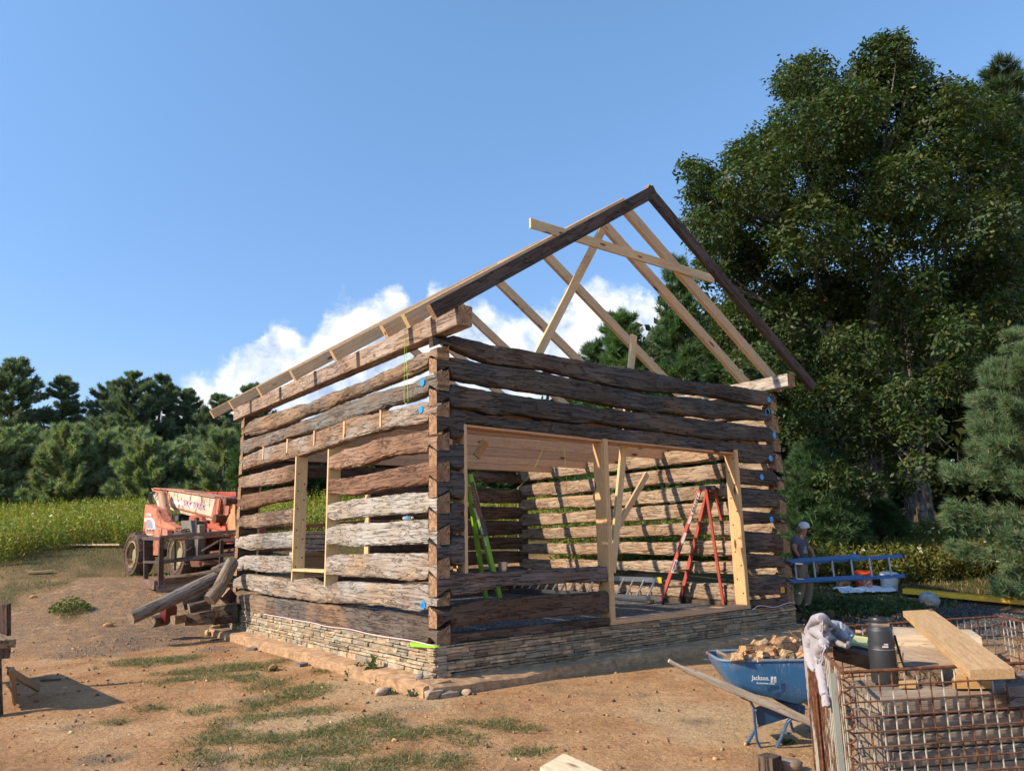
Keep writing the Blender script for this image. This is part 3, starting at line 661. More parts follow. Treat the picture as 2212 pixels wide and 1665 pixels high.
# right wall: pale inner faces, ends show at the front corner
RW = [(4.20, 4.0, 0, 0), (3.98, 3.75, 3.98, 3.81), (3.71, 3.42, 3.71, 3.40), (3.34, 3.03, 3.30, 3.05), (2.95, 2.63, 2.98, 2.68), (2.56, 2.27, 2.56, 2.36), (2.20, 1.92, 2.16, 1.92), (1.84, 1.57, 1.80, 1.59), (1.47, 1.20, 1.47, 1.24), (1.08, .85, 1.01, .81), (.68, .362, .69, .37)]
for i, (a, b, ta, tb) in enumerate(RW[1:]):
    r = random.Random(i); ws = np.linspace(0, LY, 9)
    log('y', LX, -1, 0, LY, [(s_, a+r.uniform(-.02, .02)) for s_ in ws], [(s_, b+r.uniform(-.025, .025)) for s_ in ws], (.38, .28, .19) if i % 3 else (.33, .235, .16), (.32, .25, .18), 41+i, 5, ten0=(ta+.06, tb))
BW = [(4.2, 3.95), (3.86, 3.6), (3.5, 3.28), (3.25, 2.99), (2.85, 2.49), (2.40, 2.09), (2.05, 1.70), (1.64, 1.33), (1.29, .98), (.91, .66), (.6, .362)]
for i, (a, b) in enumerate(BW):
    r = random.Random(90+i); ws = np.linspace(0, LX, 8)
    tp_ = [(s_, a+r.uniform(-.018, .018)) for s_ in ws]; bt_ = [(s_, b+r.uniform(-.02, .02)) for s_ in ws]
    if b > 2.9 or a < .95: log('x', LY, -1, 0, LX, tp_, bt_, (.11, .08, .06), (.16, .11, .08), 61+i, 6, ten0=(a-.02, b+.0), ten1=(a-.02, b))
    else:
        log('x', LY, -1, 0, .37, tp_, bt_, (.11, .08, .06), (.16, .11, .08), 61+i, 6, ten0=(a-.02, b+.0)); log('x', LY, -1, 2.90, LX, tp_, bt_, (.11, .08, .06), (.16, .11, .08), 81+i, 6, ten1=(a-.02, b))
# shim blocks in the near corner joints
for (xa, ya, xb, yb) in [(1605, 518, 1772, 555), (1605, 738, 1772, 782)]:
    z0, z1 = at(*Z1(xb, ya), 1, 0)[2], at(*Z1(xb, yb), 1, 0)[2]
    MB('end_grain', (.42, .24, .13)).board((.005, .02, (z0+z1)/2), (.19, .02, (z0+z1)/2), .06, (z0-z1)*.9).build('shim', cabin)

# top plates, squared beams carrying the rafters
def squared(name, p0, p1, w, h, col, col2, seed):
    p0 = np.array(p0); p1 = np.array(p1)
    return log('y', p0[0]-w/2, 1, p0[1], p1[1], [(p0[1], p0[2]+h/2), (p1[1], p1[2]+h/2)], [(p0[1], p0[2]-h/2), (p1[1], p1[2]-h/2)], col, col2, seed, 16, name=name, th_=w, amp=.35)
squared('top_plate', (.10, -.52, 4.325), (.10, 8.32, 4.325), .21, .265, (.36, .28, .22), (.28, .21, .165), 80)
squared('top_plate', (LX-.12, -.42, 4.31), (LX-.12, 8.3, 4.31), .23, .235, (.44, .39, .33), (.38, .32, .26), 81)
# rafters
YR = [-.48, .12, .71, 2.33, 3.96, 5.59, 7.25, 8.55]
RX, RZ = 3.70, 7.08            # ridge line (top)
def rafter(y, side, dark):
    w = .09 if dark else .085; h = .19
    x0 = -.42 if side < 0 else LX+.42+(.12 if dark else 0)
    slope = .655
    z0 = RZ-slope*(RX+.42) if side < 0 else RZ-slope*(x0-RX)
    p0 = np.array([x0, y, z0]); p1 = np.array([RX, y, RZ]); d = unit(p1-p0); nrm = np.array([-d[2], 0, d[0]]) if side < 0 else np.array([d[2], 0, -d[0]])
    p0 = p0-nrm*h/2; p1 = p1-nrm*h/2+d*(.04 if dark else .0)
    if side < 0 and not dark: p0 = p0+nrm*.035; p1 = p1+nrm*.035
    b = MB('weathered_wood' if dark else 'sawn_pine', (.085, .065, .055) if dark else (.66, .46, .265))
    b.board(p0, p1, w, h, nrm, .006, 'end_grain' if dark else None)
    if dark: b.C[-1] = np.broadcast_to(np.array([.46, .27, .15]), b.C[-1].shape); b.C[-2] = np.broadcast_to(np.array([.46, .27, .15]), b.C[-2].shape)
    return b.build('rafter', cabin)
for i, y in enumerate(YR):
    rafter(y, -1, i == 0); rafter(y+.004, 1, i == 0)
# thin roof battens laid along the left slope
def slope_pt(t, y, up):      # t metres down from the ridge on the left slope
    d = unit([-1, 0, -.655]); n_ = np.array([-.548, 0, .837]); return np.array([RX, y, RZ])+d*t+n_*up
for t_, ya, yb in ((1.15, .08, 2.4),):
    MB('sawn_pine', (.66, .44, .20)).board(slope_pt(t_, ya, .013), slope_pt(t_, yb, .013), .14, .022, (-.548, 0, .837)).build('batten', cabin)

# floor joists, run from wall to wall; their ends poke through the left wall
for i, y in enumerate([.42, 1.51, 2.72, 3.88, 5.09, 6.33]):
    MB('sawn_pine', np.array((.80, .50, .28))*(1, .78, 1.05, .82, 1., .85)[i]).board((-.012 if i else .2, y, 3.30), (LX-.05, y, 3.30), .05, .25, c=.003).build('joist', cabin)  # alternate joists toned darker in place of the shadow lines between them
# window and door framing
PINE = (.72, .52, .27)
def bd(name, p0, p1, w, h, up, col=PINE, holes=None):
    b = MB('sawn_pine', col); b.board(p0, p1, w, h, up)
    if holes:
        b.use('matte', (.03, .02, .015))
        for p in holes: b.lathe([(.013, -.002), (.013, .0035)], p[0], p[1], 10)
    return b.build(name, cabin)
zt_, zb_ = at(*Z1(590, 1318), 0, 0)[2]+.02, at(*Z2(530, 778), 0, 0)[2]-.02
rr = random.Random(4)
bd('window_jamb', (.105, WF-.025, zb_), (.105, WF-.025, zt_), .215, .045, (0, 1, 0), holes=[((.05+.11*(k % 2), WF-.0475, zb_+.25+k*.155+rr.uniform(-.03, .03)), (0, -1, 0)) for k in range(11)])
bd('window_jamb', (.105, WN+.0225, .93), (.105, WN+.0225, 3.05), .215, .045, (0, 1, 0))
bd('window_sill', (.10, WN+.046, 1.15), (.10, WF-.05, 1.15), .215, .042, (0, 0, 1))
jz = at(*Z3(380, 186), 1, 0)[2]
bd('door_jamb', (.435, .10, at(*Z3(385, 1352), 1, 0)[2]), (.435, .10, jz-.002), .20, .048, (1, 0, 0), (.62, .40, .21))
OAK = (.64, .40, .19)
for x_ in (.392, 2.875): bd('window_jamb', (x_, LY-.10, .92), (x_, LY-.10, 2.98), .20, .045, (1, 0, 0))
bd('door_post', (2.905, .09, .365), (2.905, .09, at(*Z3(1480, 305), 1, 0)[2]), .235, .09, (1, 0, 0), OAK)
bd('door_post', (6.035, .09, .432), (6.035, .09, 3.02), .225, .085, (1, 0, 0), OAK, holes=[((5.991, .03+.1*(k % 2), .62+k*.225), (-1, 0, 0)) for k in range(11)])
bd('door_sill', (2.955, .09, .395), (6.10, .09, .402), .21, .068, (0, 0, 1), (.66, .38, .20))
bd('door_head', (.46, .10, jz-.02), (2.86, .10, at(*Z3(1385, 300), 1, 0)[2]-.02), .20, .035, (0, 0, 1), (.55, .30, .15))
bd('door_head', (2.955, .10, at(*Z4(60, 270), 1, 0)[2]-.02), (5.99, .10, at(*Z4(890, 357), 1, 0)[2]-.018), .20, .03, (0, 0, 1), (.55, .30, .15))
bd('window_jamb', (.52, .36, .95), (.52, .36, 3.1), .10, .05, (1, 0, 0), (.5, .33, .2))
# temporary braces
BRC = (.68, .50, .28)
def brace(a, b, ax, v, w, t, col=BRC, v2=None):
    p0 = at(*a, ax, v); p1 = at(*b, ax, v if v2 is None else v2); up = np.eye(3)[ax]
    return bd('brace', p0, p1, w, t, up, col)
brace((1145, 482), (1541, 603), 1, .06, .155, .04)
brace((1160, 770), (1301, 497), 1, .62, .14, .045)
brace((1369, 724), (1322, 1236), 1, .34, .125, .05, (.66, .48, .26))
brace(Z4(345, 512), Z4(140, 880), 1, .42, .10, .04, (.55, .36, .20))
brace(Z3(540, 325), Z3(470, 440), 1, 1.40, .13, .05, (.6, .4, .22))
brace(Z4(118, 25), Z4(215, 60), 1, 3., .2, .04, (.6, .42, .22))

# numbered paper tags on the logs
def disc_tag(fn, x, y, ax, txt=None, tilt=0.):
    p = at(*fn(x, y), ax, -.004); n_ = -np.eye(3)[ax]
    b = MB('plastic', (.02, .28, .68)); b.lathe([(.052, -.012), (.052, .004)], p, n_, 20); o = b.build('paper_tag', cabin)
    if txt:
        ux = np.array([0, -1., 0]) if ax == 0 else np.array([1., 0, 0])
        tx = text('lettering', txt, p+n_*.005-ux*.03-np.array([0, 0, .02]), ux, (0, 0, 1), .04, 'matte', (.01, .03, .10), None, .001); tx.parent = o
for fn, x, y, t_ in [(Z1, 1548, 737, None), (Z1, 1536, 947, None), (Z2, 1553, 975, 'L5')]: disc_tag(fn, x, y, 0, t_)
for x, y in [(1182, 80), (1228, 243), (1202, 403), (1141, 533), (1208, 827)]: disc_tag(Z4, x, y, 1)
for x, y in [(1820, 1550), (1808, 1637)]: disc_tag(Z5, x, y, 1)
p = at(*Z4(1285, 1316), 1, -.01)
o = MB('plastic', (.85, .33, .05)).board(p-[.055, 0, 0], p+[.055, 0, 0], .006, .10, c=.001).build('paper_tag', cabin)
text('lettering', 'FJ', p+[-.02, -.006, -.018], (1, 0, 0), (0, 0, 1), .03, 'matte', (.12, .05, .01), None, .001).parent = o
# pink sill sealer sticking out under the sills
rp = MB('cloth', (.70, .50, .50)); 
a_, b_ = np.array([-.012, 5.9, .358]), np.array([-.02, .02, .36]); Pp = [a_+(b_-a_)*t+np.array([-.008*math.sin(t*31), 0, .010*math.sin(t*23)*(t > .4)]) for t in np.linspace(0, 1, 70)]
rp.tube(Pp, .0075, 6); rp.build('sill_seal', cabin); rp = MB('cloth', (.70, .50, .50)); Pp = [np.array([6.12+1.25*t, -.02, .372+.028*math.sin(t*9)*(1-t*.3)-.02*(t < .08)]) for t in np.linspace(0, 1, 30)]; rp.tube(Pp, .008, 6)
rp.build('sill_seal', cabin)

# crushed stone inside
xs_ = np.linspace(T, LX-T, 150); ys_ = np.linspace(T, LY-T, 150); X2, Y2 = np.meshgrid(xs_, ys_)
def f_gravel(g, b, m):
    p = g.add('NewGeometry').outputs['Position']; v = g.add('TexVoronoi', Vector=p, Scale=38.); n = g.noise(p, 60, 4)
    c = g.mix(1, g.ramp(g.add('SeparateColor', Color=v.outputs[1]).outputs[0], [(0, (.06, .062, .068)), (.5, (.15, .15, .15)), (1, (.33, .32, .31))]), g.ramp(v.outputs[0], [(.25, 1.1), (.62, .25)]), 'MULTIPLY')
    _bs(g, b, Base_Color=c, Roughness=.9, Normal=g.bump(g.m('SUBTRACT', g.m('MULTIPLY', n, .4), v.outputs[0]), 1, .03))
material('crushed_stone', f_gravel)
i2 = np.arange(22500).reshape(150, 150); F2 = np.stack([i2[:-1, :-1], i2[:-1, 1:], i2[1:, 1:], i2[1:, :-1]], -1).reshape(-1, 4)
tag(fast('gravel_floor', np.c_[X2.ravel(), Y2.ravel(), .27+.03*fbm(X2.ravel()*1.5, Y2.ravel()*1.5)+.008*fbm(X2.ravel()*14, Y2.ravel()*14, 3)], F2, 'crushed_stone', smooth=True), kind='structure')
# ------------------------------------------------------------------ vegetation
def quads(C, D, U, ln, wd, col):
    """diamond leaves: centre C, long axis D, width axis U"""
    C = np.asarray(C); ln = np.asarray(ln).reshape(-1, 1)/2; wd = np.asarray(wd).reshape(-1, 1)/2; n = len(C)
    V = np.stack([C-D*ln, C+U*wd-D*ln*.1, C+D*ln, C-U*wd-D*ln*.1], 1).reshape(-1, 3)
    return V, np.arange(n*4).reshape(n, 4), np.repeat(col, 4, 0)
def rdir(n, up=0.):
    v = rng.normal(size=(n, 3)); v[:, 2] += up; return v/np.linalg.norm(v, axis=1, keepdims=True)
def perp(D):
    r = rng.normal(size=D.shape); u = np.cross(D, r); return u/np.maximum(1e-6, np.linalg.norm(u, axis=1, keepdims=True))
def cvar(base, n, v=.25, hue=.12):
    base = np.array(base); k = 1+rng.uniform(-v, v, (n, 1)); c = base*k; c[:, 0] *= 1+rng.uniform(-hue, hue*1.6, n); return np.clip(c, .003, 1)
def tree(name, base, label, cat, crown, trunk, group=None):
    base = np.array(base, float); e = empty(name, base, label, cat, group)
    if crown is not None: fast('crown', crown[0], crown[1], 'leaf', crown[2], parent=e)
    if trunk is not None: trunk.build('trunk', e, 60)
    return e
def pine_geo(base, H, Rr, seed, nbk=9, lats=.16, spr=.55, tufts=2600, blades=7, tl=.34, wid=.045, col=(.040, .075, .028), low=.06, ragged=.35, shape=.75, upt=.25, lean=(0, 0)):
    global rng
    keep = rng; rng = np.random.default_rng(seed); base = np.array(base, float)
    tr = MB('bark', (.11, .08, .06)); top = base+[lean[0], lean[1], H*.97]
    tr.tube([base-[0, 0, .3], base+(top-base)*.5, top], [H*.018+.03, H*.012+.02, .015], 8)
    nb = max(40, int(H*nbk)); C = []; D = []; per = max(6, tufts//nb)
    ts = np.sort(rng.uniform(low, .985, nb))
    for t in ts:
        a = rng.uniform(0, 2*np.pi); env = (1-t)**shape*(1 if t > .22 else .72+t*1.2)
        L = Rr*env*rng.uniform(1-ragged, 1.08)+.12; k = .10+upt*t
        d = np.array([math.cos(a), math.sin(a), 0.]); o = base+(top-base)*t
        n = max(5, int(per*(.35+1.3*env))); q = rng.uniform(.12, 1, n)**.65
        droop = -.10*L*np.sin(q*np.pi*.8)*(1-t)+k*L*q**1.6
        lat = rng.normal(size=n)*lats*L*(1.08-q*.55); sv = np.array([-d[1], d[0], 0])
        P = o+d*(q*L)[:, None]+sv*lat[:, None]; P[:, 2] += droop+rng.normal(size=n)*.05*L
        C.append(P); dd = d*.7+np.array([0, 0, .30+.7*t])+sv*(lat/L*1.6)[:, None]+rng.normal(size=(n, 3))*.25; D.append(dd)
        if L > .5: tr.tube([o, o+d*L*.5+[0, 0, k*L*.3-.04*L], o+d*L*.93+[0, 0, k*L*.85]], [.012+.011*L, .008+.006*L, .004], 4, False)
    C = np.concatenate(C); D = np.concatenate(D); D /= np.linalg.norm(D, axis=1, keepdims=True); n = len(C)
    CC = np.repeat(C, blades, 0); DD = np.repeat(D, blades, 0)+rng.normal(size=(n*blades, 3))*spr; DD /= np.linalg.norm(DD, axis=1, keepdims=True)
    ln = tl*rng.uniform(.6, 1.15, (n*blades, 1)); U = perp(DD); w = wid*rng.uniform(.7, 1.3, (n*blades, 1))
    V = np.stack([CC+U*w*.5, CC-U*w*.5, CC+DD*ln], 1).reshape(-1, 3)
    cc = np.repeat(cvar(col, n, .32, .2), blades, 0)*rng.uniform(.85, 1.15, (n*blades, 1)); cc = np.repeat(cc, 3, 0)
    F = np.arange(n*blades*3).reshape(-1, 3); rng = keep
    return (V, F, cc), tr
def pine(px, ytop, ybase, dep, rpx, seed, label, group, name='pine_tree', **kw):
    p = atd(px+(px-1003)/9100*(ybase-ytop), ybase, dep); b = np.array([p[0], p[1], float(th(p[0], p[1], False))]); t = atv(px, ytop, b)
    H = t[2]-b[2]; cr, tr = pine_geo(b, H, rpx/CAMF*dep, seed, **kw)
    return tree(name, b, label, 'pine tree', cr, tr, group)
GP = 'pines along the far edge of the field'
tall = [(35, 768, 70, 0, 'leftmost tall dark pine at the left edge behind the young pines'), (138, 808, 47, -.1, 'tall dark pine second from the left with long level limbs'),
        (248, 822, 66, 0, 'broad leaning pine left of the tallest group above the young pines'), (292, 800, 62, .1, 'highest pine of the middle group left of the cabin'),
        (350, 806, 50, .1, 'tall pine right of the highest one in the middle group'), (408, 838, 38, 0, 'slim pointed pine left of the rafter tails'),
        (478, 852, 48, 0, 'dark pine partly behind the lowest rafter tails'), (548, 826, 42, 0, 'pine whose tip shows above the rafters at the far cabin corner')]
for i, (px, yt, rp_, ln_, lb) in enumerate(tall):
    pine(px, yt, 1080, 57+2*(i % 3), rp_*2.3, 100+i, lb, GP, tufts=13000, nbk=17, lats=.05, spr=.36, blades=6, tl=.42, wid=.075, low=.08, ragged=.62, shape=.7, upt=.34, col=(.14, .195, .125))  # crown colour lightened in place of distance haze
young = [(-25, 950, 62, 'young pine cut by the left picture edge'), (48, 934, 52, 'young bushy pine nearest the left edge, behind the weeds'), (100, 945, 50, 'young bushy pine below the two leftmost tall pines'),
         (150, 930, 52, 'highest of the young pines left of the orange lift'), (205, 944, 50, 'young pine below the broad leaning pine'), (268, 938, 55, 'young pine with many upright tips below the middle group'),
         (322, 958, 48, 'young pine straight above the raised boom end'), (372, 962, 46, 'young pine above the middle of the boom'), (430, 985, 42, 'low young pine above the lift cab'), (488, 938, 50, 'young pine beside the far cabin corner')]
for i, (px, yt, rp_, lb) in enumerate(young):
    pine(px, yt, 1100, 39+1.5*(i % 3), rp_*1.9, 130+i, lb, 'young pines behind the weeds', tufts=9000, nbk=26, lats=.07, spr=.42, blades=7, tl=.34, wid=.048, low=.02, ragged=.5, shape=.5, upt=.8, col=(.23, .295, .165))
behind = [(560, 930, 60), (640, 925, 55), (720, 915, 60), (800, 905, 55), (880, 925, 60), (960, 930, 60), (1040, 925, 55), (1110, 905, 60), (1180, 885, 60)]
for i, (px, yt, rp_) in enumerate(behind):
    pine(px, yt, 1100, 36+2*(i % 3), rp_*1.2, 160+i, ['pine seen through the window opening of the log wall', 'pine seen between the logs right of the window', 'pine showing between the top logs of the left wall'][0 if i in (1, 2) else 1 if i < 6 else 2] if i in (1,) else f'pine behind the cabin showing in slits between the logs',
         'pines behind the cabin', tufts=3000, nbk=26, blades=6, tl=.5, wid=.08, low=.02, ragged=.25, shape=.45, upt=.4, col=(.06, .11, .045))
GR = 'pines behind the cabin roof'
pine(1345, 655, 1100, 27, 120, 181, 'green pine seen through the rafters left of the big leafy tree', GR, tufts=8000, nbk=22, blades=8, tl=.34, wid=.038, shape=.6, ragged=.4, upt=.4, col=(.09, .17, .062))
pine(1290, 730, 1100, 28, 110, 184, 'low pine behind the right end of the log gable', GR, tufts=5500, nbk=22, blades=8, tl=.34, wid=.038, shape=.6, ragged=.4, upt=.4, col=(.06, .12, .045))
pine(1465, 535, 1100, 30, 110, 182, 'tall pine behind the right rafters touching the big leafy tree', GR, tufts=8000, nbk=18, blades=8, tl=.36, wid=.04, shape=.7, ragged=.4, upt=.4, col=(.085, .155, .066))
pine(1560, 700, 1100, 25, 85, 183, 'pine behind the dark right rafter under the leafy crown', GR, tufts=3200, blades=8, tl=.36, wid=.04, shape=.5, ragged=.3, upt=.4, col=(.04, .08, .03))
pine(2185, 95, 1100, 27, 110, 191, 'dark tall pine rising at the upper right corner', None, tufts=11000, nbk=14, blades=8, tl=.40, wid=.04, low=.22, shape=.4, ragged=.45, upt=.3, col=(.045, .08, .038))
pine(1765, 965, 1240, 19.5, 105, 192, 'soft young pine behind the man and the cabin corner', None, tufts=9000, nbk=60, blades=9, tl=.22, wid=.022, low=.02, shape=.42, ragged=.25, upt=.45, col=(.065, .125, .055))
pine(1890, 1090, 1240, 21, 75, 194, 'low dark pine in the shade between the trunks', None, tufts=4000, nbk=60, blades=8, tl=.24, wid=.025, low=.02, shape=.45, ragged=.3, upt=.4, col=(.05, .10, .042))
pine(2225, 690, 1290, 15.5, 255, 193, 'large pale green pine spreading in from the right picture edge', None, tufts=21000, nbk=20, lats=.085, blades=11, tl=.20, wid=.015, low=.03, shape=.62, ragged=.5, upt=.10, col=(.135, .205, .105))

# the big leafy tree
def broadleaf(name, base, lobes, label, leafcol, n_per, spray=.30, leaf=(.16, .075), trunks=None, limb=.3, squash=.8):
    base = np.array(base, float); Vs = []; Cs = []; Ns = []
    for (c, r) in lobes:
        n = int(n_per*r*r); d = rdir(n); q = rng.uniform(.15, 1, n)**.33
        wob = 1+.28*fbm(d[:, 0]*1.6+c[0], d[:, 1]*1.6+c[1], d[:, 2]*1.6, 3)
        P = np.array(c)+d*(q*r*wob)[:, None]*[1, 1, squash]; Vs.append(P); Ns.append(d*.5+[0, 0, .75])
    S = np.concatenate(Vs); N_ = np.concatenate(Ns)+rng.normal(size=(len(S), 3))*.35; N_ /= np.linalg.norm(N_, axis=1, keepdims=True)
    k = 11; n = len(S); a = rng.uniform(0, 2*np.pi, (n, k)); rad = spray*rng.uniform(.15, 1., (n, k))
    T1 = perp(N_); T2 = np.cross(N_, T1)
    D = T1[:, None]*np.cos(a)[..., None]+T2[:, None]*np.sin(a)[..., None]
    C = S[:, None]+D*rad[..., None]+N_[:, None]*rng.normal(size=(n, k, 1))*.05
    D = (D+rng.normal(size=D.shape)*.35-[0, 0, .18]).reshape(-1, 3); D /= np.linalg.norm(D, axis=1, keepdims=True)
    Nn = np.repeat(N_, k, 0)+rng.normal(size=D.shape)*.45; U = np.cross(D, Nn); U /= np.maximum(1e-6, np.linalg.norm(U, axis=1, keepdims=True))
    m = n*k; base_c = np.repeat(cvar(leafcol, n, .22, .25), k, 0)*rng.uniform(.8, 1.25, (m, 1))
    yel = rng.random(m) < .012; base_c[yel] = np.array([.20, .17, .03])*rng.uniform(.6, 1.1, (yel.sum(), 1))
    crown = quads(C.reshape(-1, 3), D, U, leaf[0]*rng.uniform(.6, 1.2, m), leaf[1]*rng.uniform(.7, 1.2, m), base_c)
    tr = MB('bark', (.075, .066, .057)); tops = trunks or [(base, base+[0, 0, 6.])]
    for (a_, b_, r_) in tops: 
        a_, b_ = np.array(a_), np.array(b_); mid = (a_+b_)/2+rng.normal(size=3)*.12; tr.tube([a_-[0, 0, .3], a_+(mid-a_)*.5, mid, b_], [r_*1.25, r_, r_*.8, r_*.35], 10)
    for (c, r) in lobes:
        if rng.random() > .3: continue
        a_, b_, r_ = min(tops, key=lambda q: np.hypot(*(np.array(q[1])-np.array(c))[:2])); a_, b_ = np.array(a_), np.array(b_)
        t = np.clip((c[2]-1.5-r-a_[2])/max(.1, (b_[2]-a_[2])), .25, .97); o = a_+(b_-a_)*t; L = np.linalg.norm(np.array(c)-o)
        mid = (o+np.array(c))/2+rng.normal(size=3)*.25; tr.tube([o, mid, np.array(c), np.array(c)+unit(np.array(c)-mid)*r*.6], [.03+.009*L, .025+.005*L, .02, .008], 6, False)
        for _ in range(3): tr.tube([mid, (mid+np.array(c))/2+rng.normal(size=3)*.3*r, np.array(c)+rdir(1)[0]*r*.75], [.03, .02, .008], 4, False)
    return tree(name, base, label, 'tree', crown, tr)
LB = [(1745, 165, 62), (1700, 185, 40), (1772, 205, 45), (1905, 135, 68), (1955, 180, 62), (1880, 190, 70), (1925, 100, 35), (1835, 240, 85), (1720, 270, 70), (1790, 300, 90), (1915, 270, 95), (2030, 215, 62), (2080, 215, 48),
      (2100, 270, 75), (2010, 300, 90), (1660, 330, 70), (1600, 330, 40), (1620, 400, 85), (1560, 450, 60), (1495, 365, 32), (1525, 385, 38), (1505, 420, 28), (1540, 500, 60), (1500, 470, 30), (1720, 390, 95), (1840, 400, 100), (1960, 400, 95), (2080, 380, 95),
      (1650, 490, 90), (1580, 560, 70), (1525, 590, 38), (1750, 510, 95), (1870, 520, 95), (2000, 500, 80), (2120, 480, 85), (1640, 620, 85), (1700, 700, 85), (1760, 640, 90), (1860, 640, 90), (1960, 630, 80), (2060, 600, 75), (2130, 600, 80),
      (1600, 700, 60), (1640, 790, 70), (1740, 790, 85), (1850, 760, 85), (1960, 740, 80), (2070, 720, 55), (2140, 740, 40), (1700, 870, 70), (1800, 880, 80), (1730, 930, 55), (1880, 870, 70), (1960, 860, 65), (2020, 830, 55), (1780, 960, 45), (1850, 985, 50), (1930, 960, 50), (1990, 930, 45), (1880, 1045, 42), (1940, 1025, 45), (1805, 1030, 42), (1990, 1010, 45), (1850, 930, 55), (2140, 330, 70), (2165, 430, 70), (2170, 550, 65), (2175, 660, 50), (2090, 660, 60), (2020, 690, 55), (2080, 800, 50), (2130, 840, 45), (1830, 830, 70), (1900, 930, 50), (1560, 740, 40), (1590, 800, 45)]
rr = np.random.default_rng(5); lob = []
for px, py, r in LB:
    front = py > 700; d0 = 20.3 if front else 22.
    for q in range(2 if not front else 1):
        d = d0+rr.uniform(-2.2, 3.2)+q*2.2; p = atd(px+rr.uniform(-8, 8)*q, py+rr.uniform(-8, 8)*q, d); lob.append((p, r/CAMF*d*(1.0 if q == 0 else .9)))
tb = [atd(x, 1165, d) for x, d in ((1890, 22), (1832, 23.5), (1948, 24.5), (1870, 26))]; tb = [np.array([p[0], p[1], float(th(p[0], p[1], False))]) for p in tb]
tt = [atd(1905, 330, 22.5), atd(1760, 420, 23.5), atd(2060, 420, 24.5), atd(1850, 500, 26)]
broadleaf('broadleaf_tree', tb[0], lob, 'huge dark green broadleaf tree towering behind the right side of the cabin', (.045, .074, .020), 165, trunks=[(tb[i], tt[i], (.18, .15, .14, .12)[i]) for i in range(4)])
# dead branches under the crown
rr = np.random.default_rng(8); db = MB('bark', (.24, .21, .17))
for i in range(26):
    p = atd(rr.uniform(1830, 2010), rr.uniform(900, 1150), rr.uniform(21, 23.5)); d = rr.normal(size=3)*[1, 1, .35]; d = unit(d)*rr.uniform(.6, 1.6)
    m_ = p+d*.5+rr.normal(size=3)*.08; db.tube([p, m_, p+d+rr.normal(size=3)*.12], [.022, .014, .005], 5, False)
    for _ in range(3):
        s_ = p+d*rr.uniform(.3, .9); db.tube([s_, s_+rr.normal(size=3)*.25], [.009, .003], 4, False)
for i in range(9):
    a_ = atd(rr.uniform(1830, 2030), rr.uniform(1150, 1180), rr.uniform(24, 33)); a_[2] = float(th(a_[0], a_[1], False)); db.use('bark', (.10, .085, .07)); db.tube([a_-[0, 0, .2], a_+[rr.uniform(-.3, .3), 0, 4], a_+[rr.uniform(-.6, .6), 0, 9]], [.13, .11, .08], 7)
tag(db.build('dead_branches', None, 60), 'tangle of bare dead limbs and thin trunks under the big leafy tree', kind='stuff')
# wood behind everything on the right, read as one mass
n = 60000; px = rng.uniform(1180, 2500, n); py = rng.uniform(0, 1, n); d = rng.uniform(33, 46, n)
topy = np.interp(px, [1180, 1300, 1500, 1700, 1900, 2100, 2300, 2500], [900, 800, 680, 640, 640, 640, 600, 500])
P = np.array([atd(a, t_+b*(1180-t_), c) for a, b, c, t_ in zip(px, py, d, topy)]); P += rng.normal(size=P.shape)*.5
P[:, 2] = np.maximum(P[:, 2], th(P[:, 0], P[:, 1], False)+.1)
D = rdir(n, -.2); V_, F_, C_ = quads(P, D, perp(D), rng.uniform(.35, .7, n), rng.uniform(.2, .4, n), cvar((.030, .048, .015), n, .4, .2))
tag(fast('woodland', V_, F_, 'leaf', C_), 'dark woodland mass closing the view behind the trunks on the right', kind='stuff')

# tall weeds
def weeds(name, region, n, h, leaf, col, label, per=13, flowers=0.):
    P = region(n); n = len(P); z = th(P[:, 0], P[:, 1]); H = h*rng.uniform(.6, 1.15, n)*(1+.25*fbm(P[:, 0]*.5, P[:, 1]*.5, 7, 3))
    t = np.tile(np.linspace(.12, 1, per), (n, 1)); lean = rng.normal(size=(n, 2))*.12
    B = np.c_[P, z]; C = np.empty((n, per, 3)); C[..., 2] = B[:, None, 2]+t*H[:, None]
    C[..., :2] = B[:, None, :2]+t[..., None]**1.5*lean[:, None]*H[:, None, None]+rng.normal(size=(n, per, 2))*.06*(1.2-t[..., None])
    D = rng.normal(size=(n*per, 3)); D[:, 2] = np.abs(D[:, 2])*.7+.25; D /= np.linalg.norm(D, axis=1, keepdims=True)
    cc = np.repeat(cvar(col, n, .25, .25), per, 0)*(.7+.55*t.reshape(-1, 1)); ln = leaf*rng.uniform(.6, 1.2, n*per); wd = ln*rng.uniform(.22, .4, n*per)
    if flowers:
        f = (rng.random((n, per)) < flowers) & (t > .85); f = f.ravel(); cc[f] = (.75, .72, .6); wd[f] = ln[f]*.8
    V_, F_, C_ = quads(C.reshape(-1, 3), D, perp(D), ln, wd, cc)
    return tag(fast(name, V_, F_, 'leaf', C_), label, kind='stuff')
def reg(lat0, lat1, d0, d1, f=None):
    def go(n):
        d = np.sqrt(rng.uniform(d0**2, d1**2, n)); k = rng.uniform(lat0, lat1, n)
        lat = k*d; x = CAM[0]+d*math.cos(YAW)+lat*math.sin(YAW); y = CAM[1]+d*math.sin(YAW)-lat*math.cos(YAW)
        P = np.c_[x, y]; ok = f(d, k, P) if f else np.ones(n, bool)
        ok &= ~((P[:, 0] > -.6) & (P[:, 0] < 8.1) & (P[:, 1] > -.6) & (P[:, 1] < 8.6)); return P[ok]
    return go
